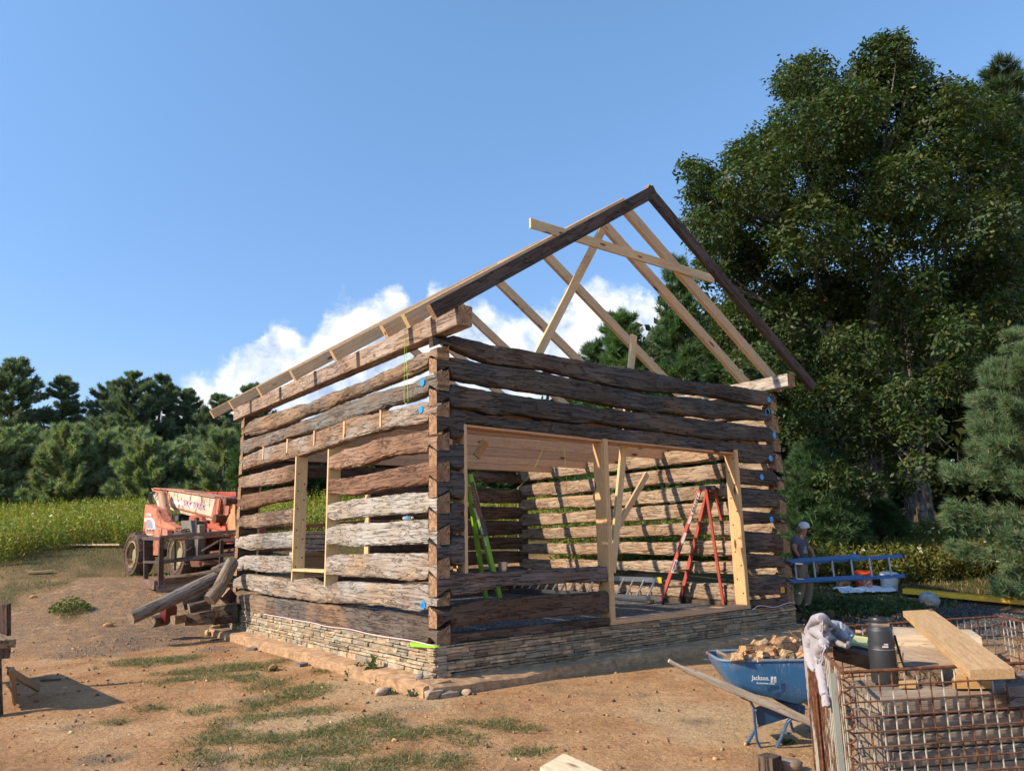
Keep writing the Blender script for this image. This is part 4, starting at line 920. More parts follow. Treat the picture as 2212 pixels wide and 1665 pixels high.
weeds('field_weeds', reg(-.76, .05, 23.5, 40, lambda d, k, P: d+2.*fbm(P[:, 0]*.35, P[:, 1]*.35, 3) > 27.3-3.2*ss(k, -.55, -.68)), 24000, 1.15, .135, (.180, .200, .030), 'tall yellow-green weeds filling the field in front of the pines', 13, .0012)
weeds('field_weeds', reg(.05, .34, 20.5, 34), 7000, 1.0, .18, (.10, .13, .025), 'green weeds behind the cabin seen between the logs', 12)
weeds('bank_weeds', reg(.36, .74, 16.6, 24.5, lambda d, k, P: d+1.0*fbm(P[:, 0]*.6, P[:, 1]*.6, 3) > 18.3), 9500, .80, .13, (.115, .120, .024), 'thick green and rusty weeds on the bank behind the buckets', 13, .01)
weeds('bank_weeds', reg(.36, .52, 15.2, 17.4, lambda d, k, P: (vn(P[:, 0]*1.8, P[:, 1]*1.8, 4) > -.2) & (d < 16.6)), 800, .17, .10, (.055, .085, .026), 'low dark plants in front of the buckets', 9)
def bl(P, h, wd, lay, col, name, label):
    n = len(P); z = th(P[:, 0], P[:, 1]); a = rng.uniform(0, 2*np.pi, n); d = np.c_[np.cos(a), np.sin(a)]
    L = h*rng.uniform(.5, 1.3, n); out = lay*L*rng.uniform(.3, 1.3, n); hz = L*rng.uniform(.25, .8, n)
    B = np.c_[P, z-.006]; s_ = np.c_[-d[:, 1], d[:, 0], np.zeros(n)]*(wd*rng.uniform(.6, 1.2, n))[:, None]/2
    M = B+np.c_[d*(out*.5)[:, None], hz*.85]; E_ = B+np.c_[d*out[:, None], hz*rng.uniform(.5, 1., n)]
    V_ = np.stack([B-s_, B+s_, M+s_*.8, M-s_*.8, E_], 1).reshape(-1, 3); i = np.arange(n)[:, None]*5
    F_ = np.concatenate([i+[0, 1, 2, 3], i+[3, 2, 4, 4]], 0)
    F_ = [tuple(q) for q in (i+[0, 1, 2, 3]).tolist()]+[tuple(q) for q in (i+[3, 2, 4]).tolist()]
    cc = cvar(col, n, .35, .25); dry = rng.random(n) < .35; cc[dry] = np.array([.36, .29, .14])*rng.uniform(.6, 1.1, (dry.sum(), 1))
    return tag(fast(name, V_, F_, 'leaf', np.repeat(cc, 5, 0)), label, kind='stuff')
n = 800000; P = np.c_[rng.uniform(-7, 4, n), rng.uniform(-7, 8, n)]
m_ = patch(P[:, 0], P[:, 1], GRASS)+.62*fbm(P[:, 0]*2.3, P[:, 1]*2.3, 9, 4)+.25*vn(P[:, 0]*11, P[:, 1]*11, 2)
P = P[(m_ > .16) & (patch(P[:, 0], P[:, 1], GRASS) > .01) & (rng.random(n) < .10+1.0*np.clip(m_-.25, 0, 1)) & ~((P[:, 0] > -.33) & (P[:, 1] > -.33))]
bl(P[:130000], .060, .0065, 2.1, (.075, .120, .030), 'grass', 'trampled green grass tufts lying on the bare dirt')
n = 40000; d = np.sqrt(rng.uniform(12.5**2, 28**2, n)); k = rng.uniform(-.74, -.2, n); lat = k*d
P = np.c_[CAM[0]+d*math.cos(YAW)+lat*math.sin(YAW), CAM[1]+d*math.sin(YAW)-lat*math.cos(YAW)]
g4 = zones(P[:, 0], P[:, 1])[0]; bl(P[(g4 > .35) & (rng.random(n) < .45)], .12, .012, 1.3, (.075, .10, .028), 'grass', 'short rough grass between the bare yard and the weeds')
n = 26000; d = np.sqrt(rng.uniform(14**2, 22**2, n)); k = rng.uniform(.34, .74, n); lat = k*d
P = np.c_[CAM[0]+d*math.cos(YAW)+lat*math.sin(YAW), CAM[1]+d*math.sin(YAW)-lat*math.cos(YAW)]
g4 = zones(P[:, 0], P[:, 1])[0]; bl(P[(g4 > .4)], .15, .012, .9, (.055, .085, .022), 'grass', 'grassy verge beside the grey stone on the right')
def clump(px, py, r, h, n, label, col=(.055, .10, .022), leaf=.09, name='weed_clump'):
    c = gp(px, py); e = empty(name, c, label, 'plant'); a = rng.uniform(0, 2*np.pi, n); q = np.sqrt(rng.random(n))
    C = np.c_[c[0]+np.cos(a)*q*r, c[1]+np.sin(a)*q*r, c[2]+h*(1-q**2*.7)*rng.uniform(.1, 1, n)]
    D = rdir(n, .5); V_, F_, C_ = quads(C, D, perp(D), leaf*rng.uniform(.5, 1.2, n), leaf*.33*rng.uniform(.6, 1.3, n), cvar(col, n, .35, .25)); fast('foliage', V_, F_, 'leaf', C_, parent=e)
    sm = MB('matte', (.09, .11, .03)); 
    for _ in range(9): sm.tube([c, c+[rng.normal()*r*.4, rng.normal()*r*.4, h*.8]], [.004, .002], 4, False)
    sm.build('stems', e)
clump(152, 1322, .42, .34, 700, 'bushy green weed clump alone on the dirt at the left', (.085, .125, .022))
clump(775, 1458, .20, .16, 150, 'broad leafed green weed against the left footing', (.05, .085, .035), .10); clump(802, 1466, .08, .30, 26, 'upright grassy weed beside the left footing', (.07, .12, .03), .22)
clump(735, 1432, .10, .16, 60, 'small seedling weed at the edge of the left footing', (.06, .11, .03), .06); clump(822, 1480, .10, .13, 70, 'little green weed low on the footing side', (.06, .11, .03), .06)
clump(905, 1502, .14, .10, 130, 'dark leafy weed beside the broken concrete corner', (.045, .075, .03), .07); clump(1028, 1490, .07, .06, 50, 'tiny weed in front of the front footing', (.045, .075, .03), .05)
clump(845, 1500, .07, .10, 40, 'thin pale weed left of the concrete corner', (.08, .12, .04), .05); clump(1700, 1605, .07, .03, 40, 'flat weed under the wheelbarrow', (.06, .085, .03), .07)
# loose chips and stones, far too many to count
def litter(name, label, n, region, pal, smin, smax, flat=.35, mat='matte'):
    P = region(n); n = len(P); z = th(P[:, 0], P[:, 1]); s_ = smin*(smax/smin)**(rng.random(n)**2.2)
    base = np.array([[-1, -.6, -1], [1, -.7, -1], [.8, .6, -1], [-.9, .7, -1], [-.8, -.5, 1], [.7, -.5, 1], [.8, .4, 1], [-.6, .6, 1]])*[.5, .5, .5]
    V_ = np.repeat(base[None], n, 0)*(1+rng.uniform(-.3, .3, (n, 8, 3)))*s_[:, None, None]*np.array([1, .65, flat])
    a = rng.uniform(0, 2*np.pi, n); ca, sa = np.cos(a), np.sin(a); x = V_[..., 0]*ca[:, None]-V_[..., 1]*sa[:, None]; y = V_[..., 0]*sa[:, None]+V_[..., 1]*ca[:, None]
    V_[..., 0] = x+P[:, :1]; V_[..., 1] = y+P[:, 1:]; V_[..., 2] += (z+s_*flat*.3)[:, None]
    f = np.array([[0, 3, 2, 1], [4, 5, 6, 7], [0, 1, 5, 4], [1, 2, 6, 5], [2, 3, 7, 6], [3, 0, 4, 7]]); F_ = (np.arange(n)[:, None, None]*8+f).reshape(-1, 4)
    cc = np.array(pal)[rng.integers(0, len(pal), n)]*rng.uniform(.7, 1.2, (n, 1))
    return tag(fast(name, V_.reshape(-1, 3), F_, mat, np.repeat(cc, 8, 0)), label, kind='stuff')
def around(x0, x1, y0, y1):
    def go(n):
        P = np.c_[rng.uniform(x0, x1, n), rng.uniform(y0, y1, n)]; return P[~((P[:, 0] > -.34) & (P[:, 1] > -.34) & (P[:, 0] < 7.8))]
    return go
litter('wood_chips', 'scattered pale wood chips and small stones on the dirt', 5500, around(-7, 5, -7.5, 9), [(.46, .27, .13), (.34, .17, .08), (.10, .065, .045), (.55, .38, .21), (.28, .14, .07), (.15, .10, .07)], .008, .06, .5)
def gpatch(n):
    P = np.c_[rng.uniform(-6, 1, n), rng.uniform(0, 9, n)]; m_ = patch(P[:, 0], P[:, 1], GRAVEL)+.6*fbm(P[:, 0]*1.7, P[:, 1]*1.7, 9, 4)
    return P[(m_ > .2) & (patch(P[:, 0], P[:, 1], GRAVEL) > .02) & ~((P[:, 0] > -.34) & (P[:, 1] > -.34))]
litter('gravel', 'grey crushed stone strewn across the yard left of the cabin', 14000, gpatch, [(.19, .175, .16), (.26, .24, .21), (.12, .11, .10), (.36, .31, .25)], .010, .034, .7)
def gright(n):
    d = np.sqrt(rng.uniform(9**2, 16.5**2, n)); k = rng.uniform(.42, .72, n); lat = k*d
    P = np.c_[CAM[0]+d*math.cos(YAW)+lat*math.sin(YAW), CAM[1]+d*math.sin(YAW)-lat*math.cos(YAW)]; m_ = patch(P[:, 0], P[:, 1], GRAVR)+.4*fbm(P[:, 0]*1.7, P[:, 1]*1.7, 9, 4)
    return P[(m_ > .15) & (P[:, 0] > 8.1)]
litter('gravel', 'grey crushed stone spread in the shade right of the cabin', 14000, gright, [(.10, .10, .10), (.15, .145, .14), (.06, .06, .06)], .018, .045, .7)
litter('wood_chips', 'reddish stones and chips on the shaded bare ground by the man', 900, lambda n: reg(.36, .5, 13.2, 16.5)(n), [(.30, .16, .09), (.22, .12, .07), (.40, .26, .16)], .03, .14, .5)
# ------------------------------------------------------------------ telehandler
A0 = atd(*TZ(235, 1005), 22.4); B0 = atd(*TZ(690, 1030), 20.15); A0[2] = B0[2] = .755
e1 = unit((B0-A0)*[1, 1, 0]); no = np.array([e1[1], -e1[0], 0]); no = no if np.dot(no, CAM-A0) > 0 else -no
if np.dot(no, A0-CAM) > 0: no = -no
def TP(x, y, off=0.): return onplane(*TZ(x, y), A0-no*off, no)
ORG, RED, CRM = (.46, .15, .08), (.50, .06, .03), (.66, .56, .42)
tele = empty('telehandler', A0, 'rusty orange telescopic handler with chained tyres behind the log pile', 'forklift')
def tplate(name, pts, off, th_, mat='rusted_paint', col=ORG, parent=tele):
    b = MB(mat, col); b.poly([TP(x, y, off) for x, y in pts], -no*th_); return b.build(name, parent)
def wheel(c, rad, wdt, outv, chain=True):
    ex = unit(outv); b = MB('rubber', (.085, .066, .050))
    n = 40; prof = [(.60, -.5), (.80, -.56), (.95, -.52), (1., -.40), (1., .40), (.95, .52), (.80, .56), (.60, .5)]
    _, s_, u_ = frame(ex); V = []
    for k in range(n):
        a = 2*math.pi*k/n
        for j, (r, h) in enumerate(prof):
            lug = .045 if (k//2+(1 if h > 0 else 0)) % 2 and abs(h) < .45 else 0
            V.append(c+ex*h*wdt+(s_*math.cos(a)+u_*math.sin(a))*(r-lug)*rad)
    m_ = len(prof); F = [(k*m_+j, k*m_+(j+1) % m_, ((k+1) % n)*m_+(j+1) % m_, ((k+1) % n)*m_+j) for k in range(n) for j in range(m_)]
    b.raw(V, F); w_ = b.build('wheel', tele, 40)
    r_ = MB('rusted_paint', (.32, .27, .14)); r_.lathe([(rad*.62, wdt*.10), (rad*.62, wdt*.50), (rad*.56, wdt*.52), (rad*.52, wdt*.2), (rad*.30, wdt*.12), (rad*.26, wdt*.30), (rad*.12, wdt*.34), (.001, wdt*.34)], c, ex, 28)
    ro = r_.build('rim', tele, 35); ro.parent = w_
    if chain:
        h_ = MB('rusted_steel', (.06, .05, .045))
        for sgn in (1, -1): h_.tube([c+ex*sgn*wdt*.55+(s_*math.cos(a)+u_*math.sin(a))*(rad*(.78+.02*math.sin(a*23))) for a in np.linspace(0, 2*math.pi, 60)], .022, 5, False)
        for k in range(11):
            a = 2*math.pi*k/11; P = []
            for q in np.linspace(-1, 1, 17):
                rr_ = rad*(1.03 if abs(q) < .75 else 1.03-(abs(q)-.75)*.9)+.012*math.sin(q*50); aa = a+.16*q+.03*math.sin(q*12)
                P.append(c+ex*q*wdt*.56+(s_*math.cos(aa)+u_*math.sin(aa))*rr_)
            h_.tube(P, .020, 5, False)
        co = h_.build('tyre_chain', tele); co.parent = w_
RW_ = .5*np.linalg.norm(TP(300, 572)-TP(300, 1010))
for gpos in (A0, B0):
    c = gpos+[0, 0, RW_*.97]-no*.22; wheel(c, RW_, .46, no); wheel(c-no*2.0, RW_, .46, -no, False)
ax = MB('rusted_steel', (.07, .05, .04)); 
for gpos in (A0, B0): ax.tube([gpos+[0, 0, RW_]-no*.3, gpos+[0, 0, RW_]-no*2.1], .12, 10)
ax.build('axle', tele, 40) if False else None
MB('rusted_steel', (.07, .05, .04)).tube([A0+[0, 0, RW_]-no*.3, A0+[0, 0, RW_]-no*2.1], .12, 10).build('axle', tele, 40)
MB('rusted_steel', (.07, .05, .04)).tube([B0+[0, 0, RW_]-no*.3, B0+[0, 0, RW_]-no*2.1], .12, 10).build('axle', tele, 40)
tplate('side_panel', [(362, 640), (388, 298), (400, 296), (510, 348), (548, 420), (575, 468), (640, 505), (700, 535), (690, 552), (500, 512), (486, 640)], .30, .25, col=(.60, .19, .10))
tplate('side_panel', [(470, 600), (530, 600), (520, 810), (467, 808)], .28, .12)
hd = MB('rusted_paint', (.58, .22, .13)); hd.poly([TP(x, y, .12) for x, y in [(490, 520), (610, 556), (612, 625), (484, 625)]], -no*1.0); hd.build('engine_hood', tele)
h2 = MB('rusted_paint', (.50, .17, .09)); a_, b_, c_, d_ = TP(610, 552, .30), TP(760, 545, .3), TP(765, 620, .3), TP(612, 625, .3); h2.poly([a_, b_, c_, d_], -no*.9); h2.build('engine_hood', tele)
tplate('window_decal', [(378, 470), (382, 432), (450, 428), (482, 470), (492, 570), (470, 566), (462, 480), (440, 452), (405, 452), (400, 472)], .292, .01, 'worn_paint', (.78, .72, .70))
tplate('side_decal', [(400, 478), (440, 462), (462, 500), (468, 530), (398, 532)], .292, .01, 'worn_paint', (.30, .30, .42))
tplate('side_decal', [(396, 538), (488, 538), (487, 566), (395, 564)], .290, .012, 'worn_paint', (.75, .72, .70))
tplate('side_decal', [(393, 596), (462, 598), (460, 622), (392, 622)], .290, .012, 'worn_paint', (.75, .66, .50))
# boom
tplate('boom', [(447, 134), (500, 131), (640, 150), (1092, 226), (1056, 432), (640, 322), (612, 290), (590, 215), (560, 180), (540, 250), (500, 262), (470, 175)], 1.05, .50, col=(.56, .19, .09))
tplate('boom_side_panel', [(622, 166), (660, 170), (1092, 240), (1058, 420), (650, 312), (636, 230)], 1.03, .03, 'rusted_paint', (.58, .49, .36))
tplate('boom_top', [(447, 136), (480, 130), (780, 160), (785, 170), (1090, 222), (1090, 232), (640, 158)], .98, .62, 'rusted_paint', (.50, .22, .11))
tplate('inner_boom', [(640, 325), (1060, 440), (1056, 470), (690, 370), (640, 345)], 1.1, .4, 'rusted_paint', (.60, .46, .28))
tplate('stripe', [(650, 256), (760, 276), (980, 336), (982, 352), (652, 286)], 1.024, .012, 'worn_paint', (.80, .74, .76))
o_ = TP(768, 300, 1.0); ux = TP(985, 352, 1.0)-o_; uy = TP(768, 235, 1.0)-o_
text('lettering', 'SKY TRAK', o_, ux, uy, np.linalg.norm(uy)*.82, 'worn_paint', (.62, .34, .42), tele, .012, np.linalg.norm(ux)*1.0)
o_ = TP(392, 415, .27); ux = TP(450, 418, .27)-o_; text('lettering', '10054', o_, ux, (0, 0, 1), np.linalg.norm(TP(392, 386, .27)-o_), 'worn_paint', (.80, .74, .70), tele, .01, np.linalg.norm(ux))
o_ = TP(397, 562, .27); ux = TP(486, 564, .27)-o_; text('lettering', '225-675-3455', o_, ux, (0, 0, 1), np.linalg.norm(TP(397, 542, .27)-o_)*.9, 'matte', (.08, .07, .12), tele, .008, np.linalg.norm(ux))
o_ = TP(395, 617, .27); ux = TP(460, 619, .27)-o_; text('lettering', '1-800-465-EXT', o_, ux, (0, 0, 1), np.linalg.norm(TP(395, 603, .27)-o_)*.9, 'matte', (.10, .07, .06), tele, .008, np.linalg.norm(ux))
MB('rusted_paint', (.62, .50, .36)).tube([TP(492, 195, 1.0), TP(532, 280, 1.), TP(548, 352, 1.)], .085, 12).build('hydraulic_cylinder', tele, 50)
MB('rusted_paint', (.42, .22, .13)).tube([TP(562, 205, .80), TP(612, 475, .6)], .13, 14).build('hydraulic_cylinder', tele, 50)
for k in range(3):
    MB('rubber', (.03, .03, .03)).tube([TP(470+k*8, 170, .9), TP(432+k*14, 200, .8), TP(424+k*14, 250, .8), TP(440+k*14, 295, .8), TP(500, 325, .9)], .022, 6).build('hose', tele, 60)
tplate('boom_head', [(1052, 420), (1096, 232), (1142, 236), (1150, 258), (1126, 420), (1135, 500), (1112, 505), (1075, 470)], .85, .25, col=(.36, .09, .045))
tplate('boom_head', [(1112, 250), (1136, 250), (1118, 398), (1096, 398)], .83, .06, col=(.45, .16, .08))
tplate('boom_head', [(1150, 215), (1215, 225), (1232, 240), (1230, 262), (1150, 255)], .9, .3, col=(.38, .10, .05))
tplate('carriage_link', [(1180, 285), (1205, 265), (1240, 275), (1225, 395), (1205, 412), (1175, 400)], .85, .25, col=(.42, .12, .06))
MB('rusted_steel', (.10, .07, .05)).lathe([(.12, -.12), (.12, .12), (.05, .14)], TP(1128, 440, .8), no, 14).build('pivot_pin', tele, 40)
MB('rusted_steel', (.20, .17, .14)).lathe([(.11, -.15), (.11, .15), (.05, .17)], TP(1242, 270, .8), no, 14).build('pivot_pin', tele, 40)
tplate('carriage', [(1238, 292), (1292, 300), (1300, 640), (1255, 642), (1225, 560), (1205, 480), (1222, 430), (1250, 380)], .8, .12, 'rusted_paint', (.64, .26, .10))
tplate('cab', [(962, 178), (985, 172), (1300, 170), (1300, 214), (1105, 222), (1098, 180), (1000, 190), (985, 205), (962, 202)], 1.9, .9, 'worn_paint', (.46, .07, .04))
tplate('cab', [(1090, 178), (1106, 178), (1112, 226), (1094, 226)], 1.85, .08, 'worn_paint', (.60, .06, .03))
tplate('chassis', [(820, 470), (1000, 455), (1290, 480), (1290, 690), (945, 712), (800, 600)], .95, .9, col=(.40, .09, .045))
tplate('chassis', [(980, 485), (1195, 520), (1200, 580), (1120, 590), (1000, 520)], .85, .1, col=(.60, .12, .05))
tplate('chassis', [(1000, 530), (1210, 590), (1210, 600), (1020, 585)], .6, .5, col=(.55, .14, .07))
tplate('outrigger_bracket', [(828, 470), (832, 425), (850, 405), (925, 403), (950, 420), (972, 470), (985, 560), (965, 640), (960, 715), (945, 715), (880, 700), (850, 560)], .75, .12, col=(.36, .085, .04))
MB('rusted_steel', (.10, .07, .05)).lathe([(.09, -.05), (.09, .05)], TP(908, 458, .72), no, 12).build('pivot_pin', tele, 40)
tplate('engine_block', [(655, 400), (690, 392), (825, 400), (825, 470), (655, 470)], 1.3, .6, 'matte', (.025, .022, .02))
tplate('engine_block', [(690, 412), (722, 408), (722, 462), (690, 462)], 1.2, .3, 'matte', (.10, .10, .11))
tplate('outrigger', [(748, 462), (846, 458), (862, 590), (762, 586)], .25, .22, 'dark_steel', (.17, .15, .125))
tplate('outrigger', [(846, 458), (905, 470), (920, 590), (862, 590)], .35, .2, 'matte', (.07, .055, .04))
tplate('outrigger', [(792, 592), (900, 598), (925, 600), (912, 832), (830, 830), (808, 700)], .22, .2, 'dark_steel', (.12, .105, .085))
tplate('outrigger', [(915, 500), (935, 505), (935, 600), (912, 835), (902, 835)], .30, .15, 'matte', (.26, .22, .16))
tplate('outrigger', [(840, 868), (965, 862), (985, 905), (945, 925), (850, 925)], .1, .5, 'rusted_steel', (.14, .10, .07))
tplate('underframe', [(420, 700), (960, 700), (1280, 700), (1280, 790), (960, 830), (600, 800), (420, 790)], 1.1, .5, 'matte', (.03, .025, .02))
tplate('underframe', [(960, 780), (1280, 740), (1280, 765), (960, 800)], .5, .1, 'rusted_steel', (.25, .20, .13))

# ------------------------------------------------------------------ steel work platform
PD = 18.2
def PT(x, y, d=PD): return atd(*TZ(x, y), d)
q0 = PT(440, 1140); zg = float(th(q0[0], q0[1], False))
plat = empty('work_platform', q0, 'brown steel work platform with guard rails standing beside the orange lift', 'platform')
def bar(name, pts, r=.035, mat='dark_steel', col=(.065, .038, .030), parent=plat):
    b = MB(mat, col); 
    for i in range(len(pts)-1): b.board(pts[i], pts[i+1], r*2, r*2, (0, 0, 1) if abs(unit(np.array(pts[i+1])-np.array(pts[i]))[2]) < .9 else (1, 0, 0), .004)
    return b.build(name, parent)
BK = 19.2
bar('corner_post', [PT(553, 630), PT(540, 1135)], .055); bar('corner_post', [PT(395, 640, 18.9), PT(395, 1085, 18.9)], .05)
bar('corner_post', [PT(1160, 650, BK), PT(1150, 940, BK)], .045); bar('corner_post', [PT(688, 665, BK), PT(688, 960, BK)], .022)
bar('top_rail', [PT(372, 640, 18.9), PT(545, 642)], .04); bar('top_rail', [PT(545, 630), PT(1330, 566, 18.6)], .04); bar('top_rail', [PT(560, 665, BK), PT(1330, 597, BK+.4)], .03, 'rusted_steel', (.20, .15, .10))
bar('middle_rail', [PT(378, 878, 18.9), PT(545, 878)], .032); bar('middle_rail', [PT(570, 880), PT(1330, 792, 18.6)], .035); bar('middle_rail', [PT(570, 860, BK), PT(1330, 778, BK+.3)], .025)
bar('floor_frame', [PT(366, 1085, 18.9), PT(520, 1110)], .10, col=(.16, .085, .055)); bar('floor_frame', [PT(505, 1150), PT(1230, 1050, 18.6)], .09, col=(.09, .055, .04))
bar('floor_deck', [PT(560, 1090, 18.9), PT(1240, 1010, 19.1)], .16, 'weathered_wood', (.13, .09, .06))
bar('ladder_rack', [PT(960, 765, BK), PT(1130, 665, BK)], .025); bar('ladder_rack', [PT(1170, 660, BK), PT(1300, 655, BK)], .03)

# ------------------------------------------------------------------ old logs heaped by the far corner
def oldlog(pts, r, label, col=(.20, .17, .145), dep=None, n=16, square=False):
    r *= .86
    P = [atd(*TZ(x, y), d) for x, y, d in pts]
    m = max(12, int(sum(np.linalg.norm(P[i+1]-P[i]) for i in range(len(P)-1))/.07)); t = np.linspace(0, len(P)-1, m)
    Q = [np.array([np.interp(tt_, range(len(P)), [p[a] for p in P]) for a in range(3)]) for tt_ in t]; sd_ = rng.uniform(0, 90)
    V = []; G = []; _, s_, u_ = frame(Q[-1]-Q[0]); L = 0
    for i, q in enumerate(Q):
        tg = unit(Q[min(i+1, m-1)]-Q[max(0, i-1)]); s_ = unit(np.cross(tg, (0, 0, 1))); u_ = np.cross(s_, tg); L += .07
        rr_ = r*(1+.10*float(vn(L*1.4, sd_)))
        for k in range(n):
            a = 2*math.pi*(k+.5)/n; ca, sa = math.cos(a), math.sin(a)
            if square: ca, sa = np.sign(ca)*abs(ca)**.3, np.sign(sa)*abs(sa)**.3
            d_ = 1+.10*float(vn(L*1.1+sd_, ca*2, sa*2))-.10*(abs(float(vn(L*.5+sd_, a*1.6, 3))) < .12)
            V.append(q+(s_*ca+u_*sa)*rr_*d_); G.append((L+sd_, ca*rr_, sa*rr_))
    b = MB('weathered_wood', col); b.raw(V, [(i*n+k, i*n+(k+1) % n, (i+1)*n+(k+1) % n, (i+1)*n+k) for i in range(m-1) for k in range(n)], G)
    V = np.array(V); b.use('end_grain', (.36, .26, .17))
    for i in (0, m-1):
        ring = V[i*n:(i+1)*n]; c = ring.mean(0); b.raw(np.r_[ring, [c]], [(k, (k+1) % n, n) for k in range(n)], [(0, G[k][1]+.01, G[k][2]) for k in range(n)]+[(0, .01, 0)])
    return tag(b.build('old_log', None, 50), label, 'log', 'old logs heaped by the far cabin corner')
oldlog([(240, 1438, 13.3), (600, 1280, 13.8), (1100, 1040, 14.6)], .150, 'long round grey log leaning across the front of the heap')
oldlog([(1035, 1265, 14.0), (1130, 1150, 14.2), (1205, 1000, 14.5), (1265, 880, 14.8)], .135, 'crooked log curving up at the right of the heap', (.22, .19, .15))
oldlog([(590, 1060, 15.6), (900, 1030, 15.8), (1180, 975, 16)], .105, 'brown log lying on the far side along the platform', (.20, .14, .09))
oldlog([(440, 1480, 14.1), (600, 1450, 14.6)], .12, 'short round offcut lying under the long leaning log', (.16, .12, .09))
oldlog([(665, 1462, 13.9), (780, 1440, 14.1)], .085, 'small square cut block at the foot of the heap', (.30, .19, .10), square=True)
oldlog([(800, 1460, 14.2), (1080, 1432, 14.3)], .13, 'squared log lying flat at the bottom of the heap', (.17, .12, .08), square=True)
oldlog([(830, 1370, 14.5), (1040, 1320, 14.7)], .15, 'dark stubby log in the middle of the heap', (.14, .10, .08), square=True)
oldlog([(770, 1300, 14.9), (1010, 1220, 15.1)], .14, 'dark log under the middle of the long leaning log', (.10, .08, .065), square=True)
oldlog([(1080, 1420, 14.6), (1330, 1390, 14.7)], .20, 'large dark log disappearing behind the cabin corner', (.10, .075, .06), square=True)
oldlog([(1180, 1180, 14.9), (1260, 1260, 15.0)], .13, 'dark block wedged between the crooked log and the cabin', (.12, .08, .06), square=True)
oldlog([(1070, 980, 16.4), (1250, 890, 16.6)], .11, 'grey log end behind the crooked log', (.24, .20, .16))
p = PT(620, 1400, 14.4); tag(MB('plastic', (.11, .010, .01)).box(p, .24, .18, .30, .4, .03).box(p+[0, 0, .18], .22, .15, .04, .4, .01).tube([p+[-.06, 0, .19], p+[-.05, 0, .25], p+[.07, 0, .25], p+[.08, 0, .19]], .014, 6).build('fuel_can', None), 'dark red fuel can tucked in under the log heap', 'can')
def ply(name, pts, ext, mat, col, label, cat, group=None):
    b = MB(mat, col); b.poly(pts, ext); return tag(b.build(name), label, cat, group)
def plank(name, p0, p1, w, h, label, cat='plank', mat='sawn_pine', col=(.62, .44, .24), up=(0, 0, 1), group=None, c=.004):
    b = MB(mat, col); b.board(p0, p1, w, h, up, c); return tag(b.build(name), label, cat, group)
a_, b_ = gp(150, 1185)+[0, 0, .08], gp(262, 1186)+[0, 0, .12]
plank('plank', a_, b_, .24, .06, 'long pale board lying at the foot of the field weeds', col=(.60, .46, .28))
a_ = gp(85, 1240); plank('plank', a_+[-.28, 0, .05], a_+[.30, -.05, .07], .20, .07, 'short pale board end lying alone in the grass at the left', col=(.66, .47, .25))
for (px, py, sz, lb) in [(1085, 1565, .30, 'yellow split wood chunk lying just beyond the left footing end'), (1150, 1530, .36, 'thin wood slab lying near the far end of the footing'), (1010, 1625, .16, 'small wood chip next to the far end of the footing')]:
    q = gp(*TZ(px, py)); tag(MB('end_grain', (.62, .42, .20)).rock(q+[0, 0, .05], (sz/2, sz/4, .06), px, 1).build('wood_chunk'), lb, 'wood chunk', 'split wood chunks on the ground')
for i, (px, py, sz, lb) in enumerate([(233, 1354, .10, 'orange chunk of wood on the grey stone at the left'), (590, 1448, .10, 'small cut block near the stone patch'), (70, 1292, .10, 'dark lump of earth at the far left')]):
    q = gp(px, py); tag(MB('end_grain', (.55, .33, .15)).rock(q+[0, 0, .03], (sz, sz*.6, sz*.5), px, 1).build('wood_chunk'), lb, 'wood chunk', 'split wood chunks on the ground')
tag(MB('stone', (.20, .17, .14)).board(gp(*Z2(200, 1330))+[0, 0, .02], gp(*Z2(330, 1300))+[0, 0, .035], .16, .04).build('flat_stone'), 'dark flat stone lying below the middle of the left footing', 'stone')
tag(MB('stone', (.16, .15, .15)).board(gp(*Z2(575, 1458))+[0, 0, .02], gp(*Z2(640, 1445))+[0, 0, .03], .12, .04).build('flat_stone'), 'small dark stone on the dirt left of the leafy weed', 'stone')
tag(MB('stone', (.50, .42, .30)).board(gp(*Z2(1100, 1545))+[0, 0, .01], gp(*Z2(1190, 1590))+[0, 0, .02], .10, .02).build('flat_stone'), 'pale thin slab leaning at the footing beside the weeds', 'stone')
for (x, y, s_, c_, lb) in [(1525, 1548, .07, (.24, .23, .21), 'grey stone sitting on the footing ledge left of the corner'), (1740, 1532, .06, (.50, .27, .14), 'orange stone on the footing ledge right of the corner'), (1750, 1605, .055, (.48, .27, .14), 'orange stone below the footing edge right of the corner'),
                         (1240, 1655, .09, (.42, .31, .22), 'lump of crumbled concrete left of the footing corner'), (1480, 1660, .07, (.38, .27, .18), 'small concrete lump by the dark leafy weed'), (1890, 1650, .07, (.42, .31, .21), 'rough concrete lump just right of the footing corner')]:
    q = gp(*Z2(x, y+20)) if y > 1580 else at(*Z2(x, y), 2, -.01); tag(MB('stone', c_).rock(q+[0, 0, s_*.35], (s_, s_*.7, s_*.55), x, 2).build('stone', None, 40), lb, 'stone')
q = gp(*CZ(1320, 40)); tag(MB('stone', (.42, .41, .40)).rock(q+[0, 0, .1], (.28, .2, .16), 4, 2).build('boulder', None, 40), 'pale grey boulder at the edge of the verge on the right', 'stone')

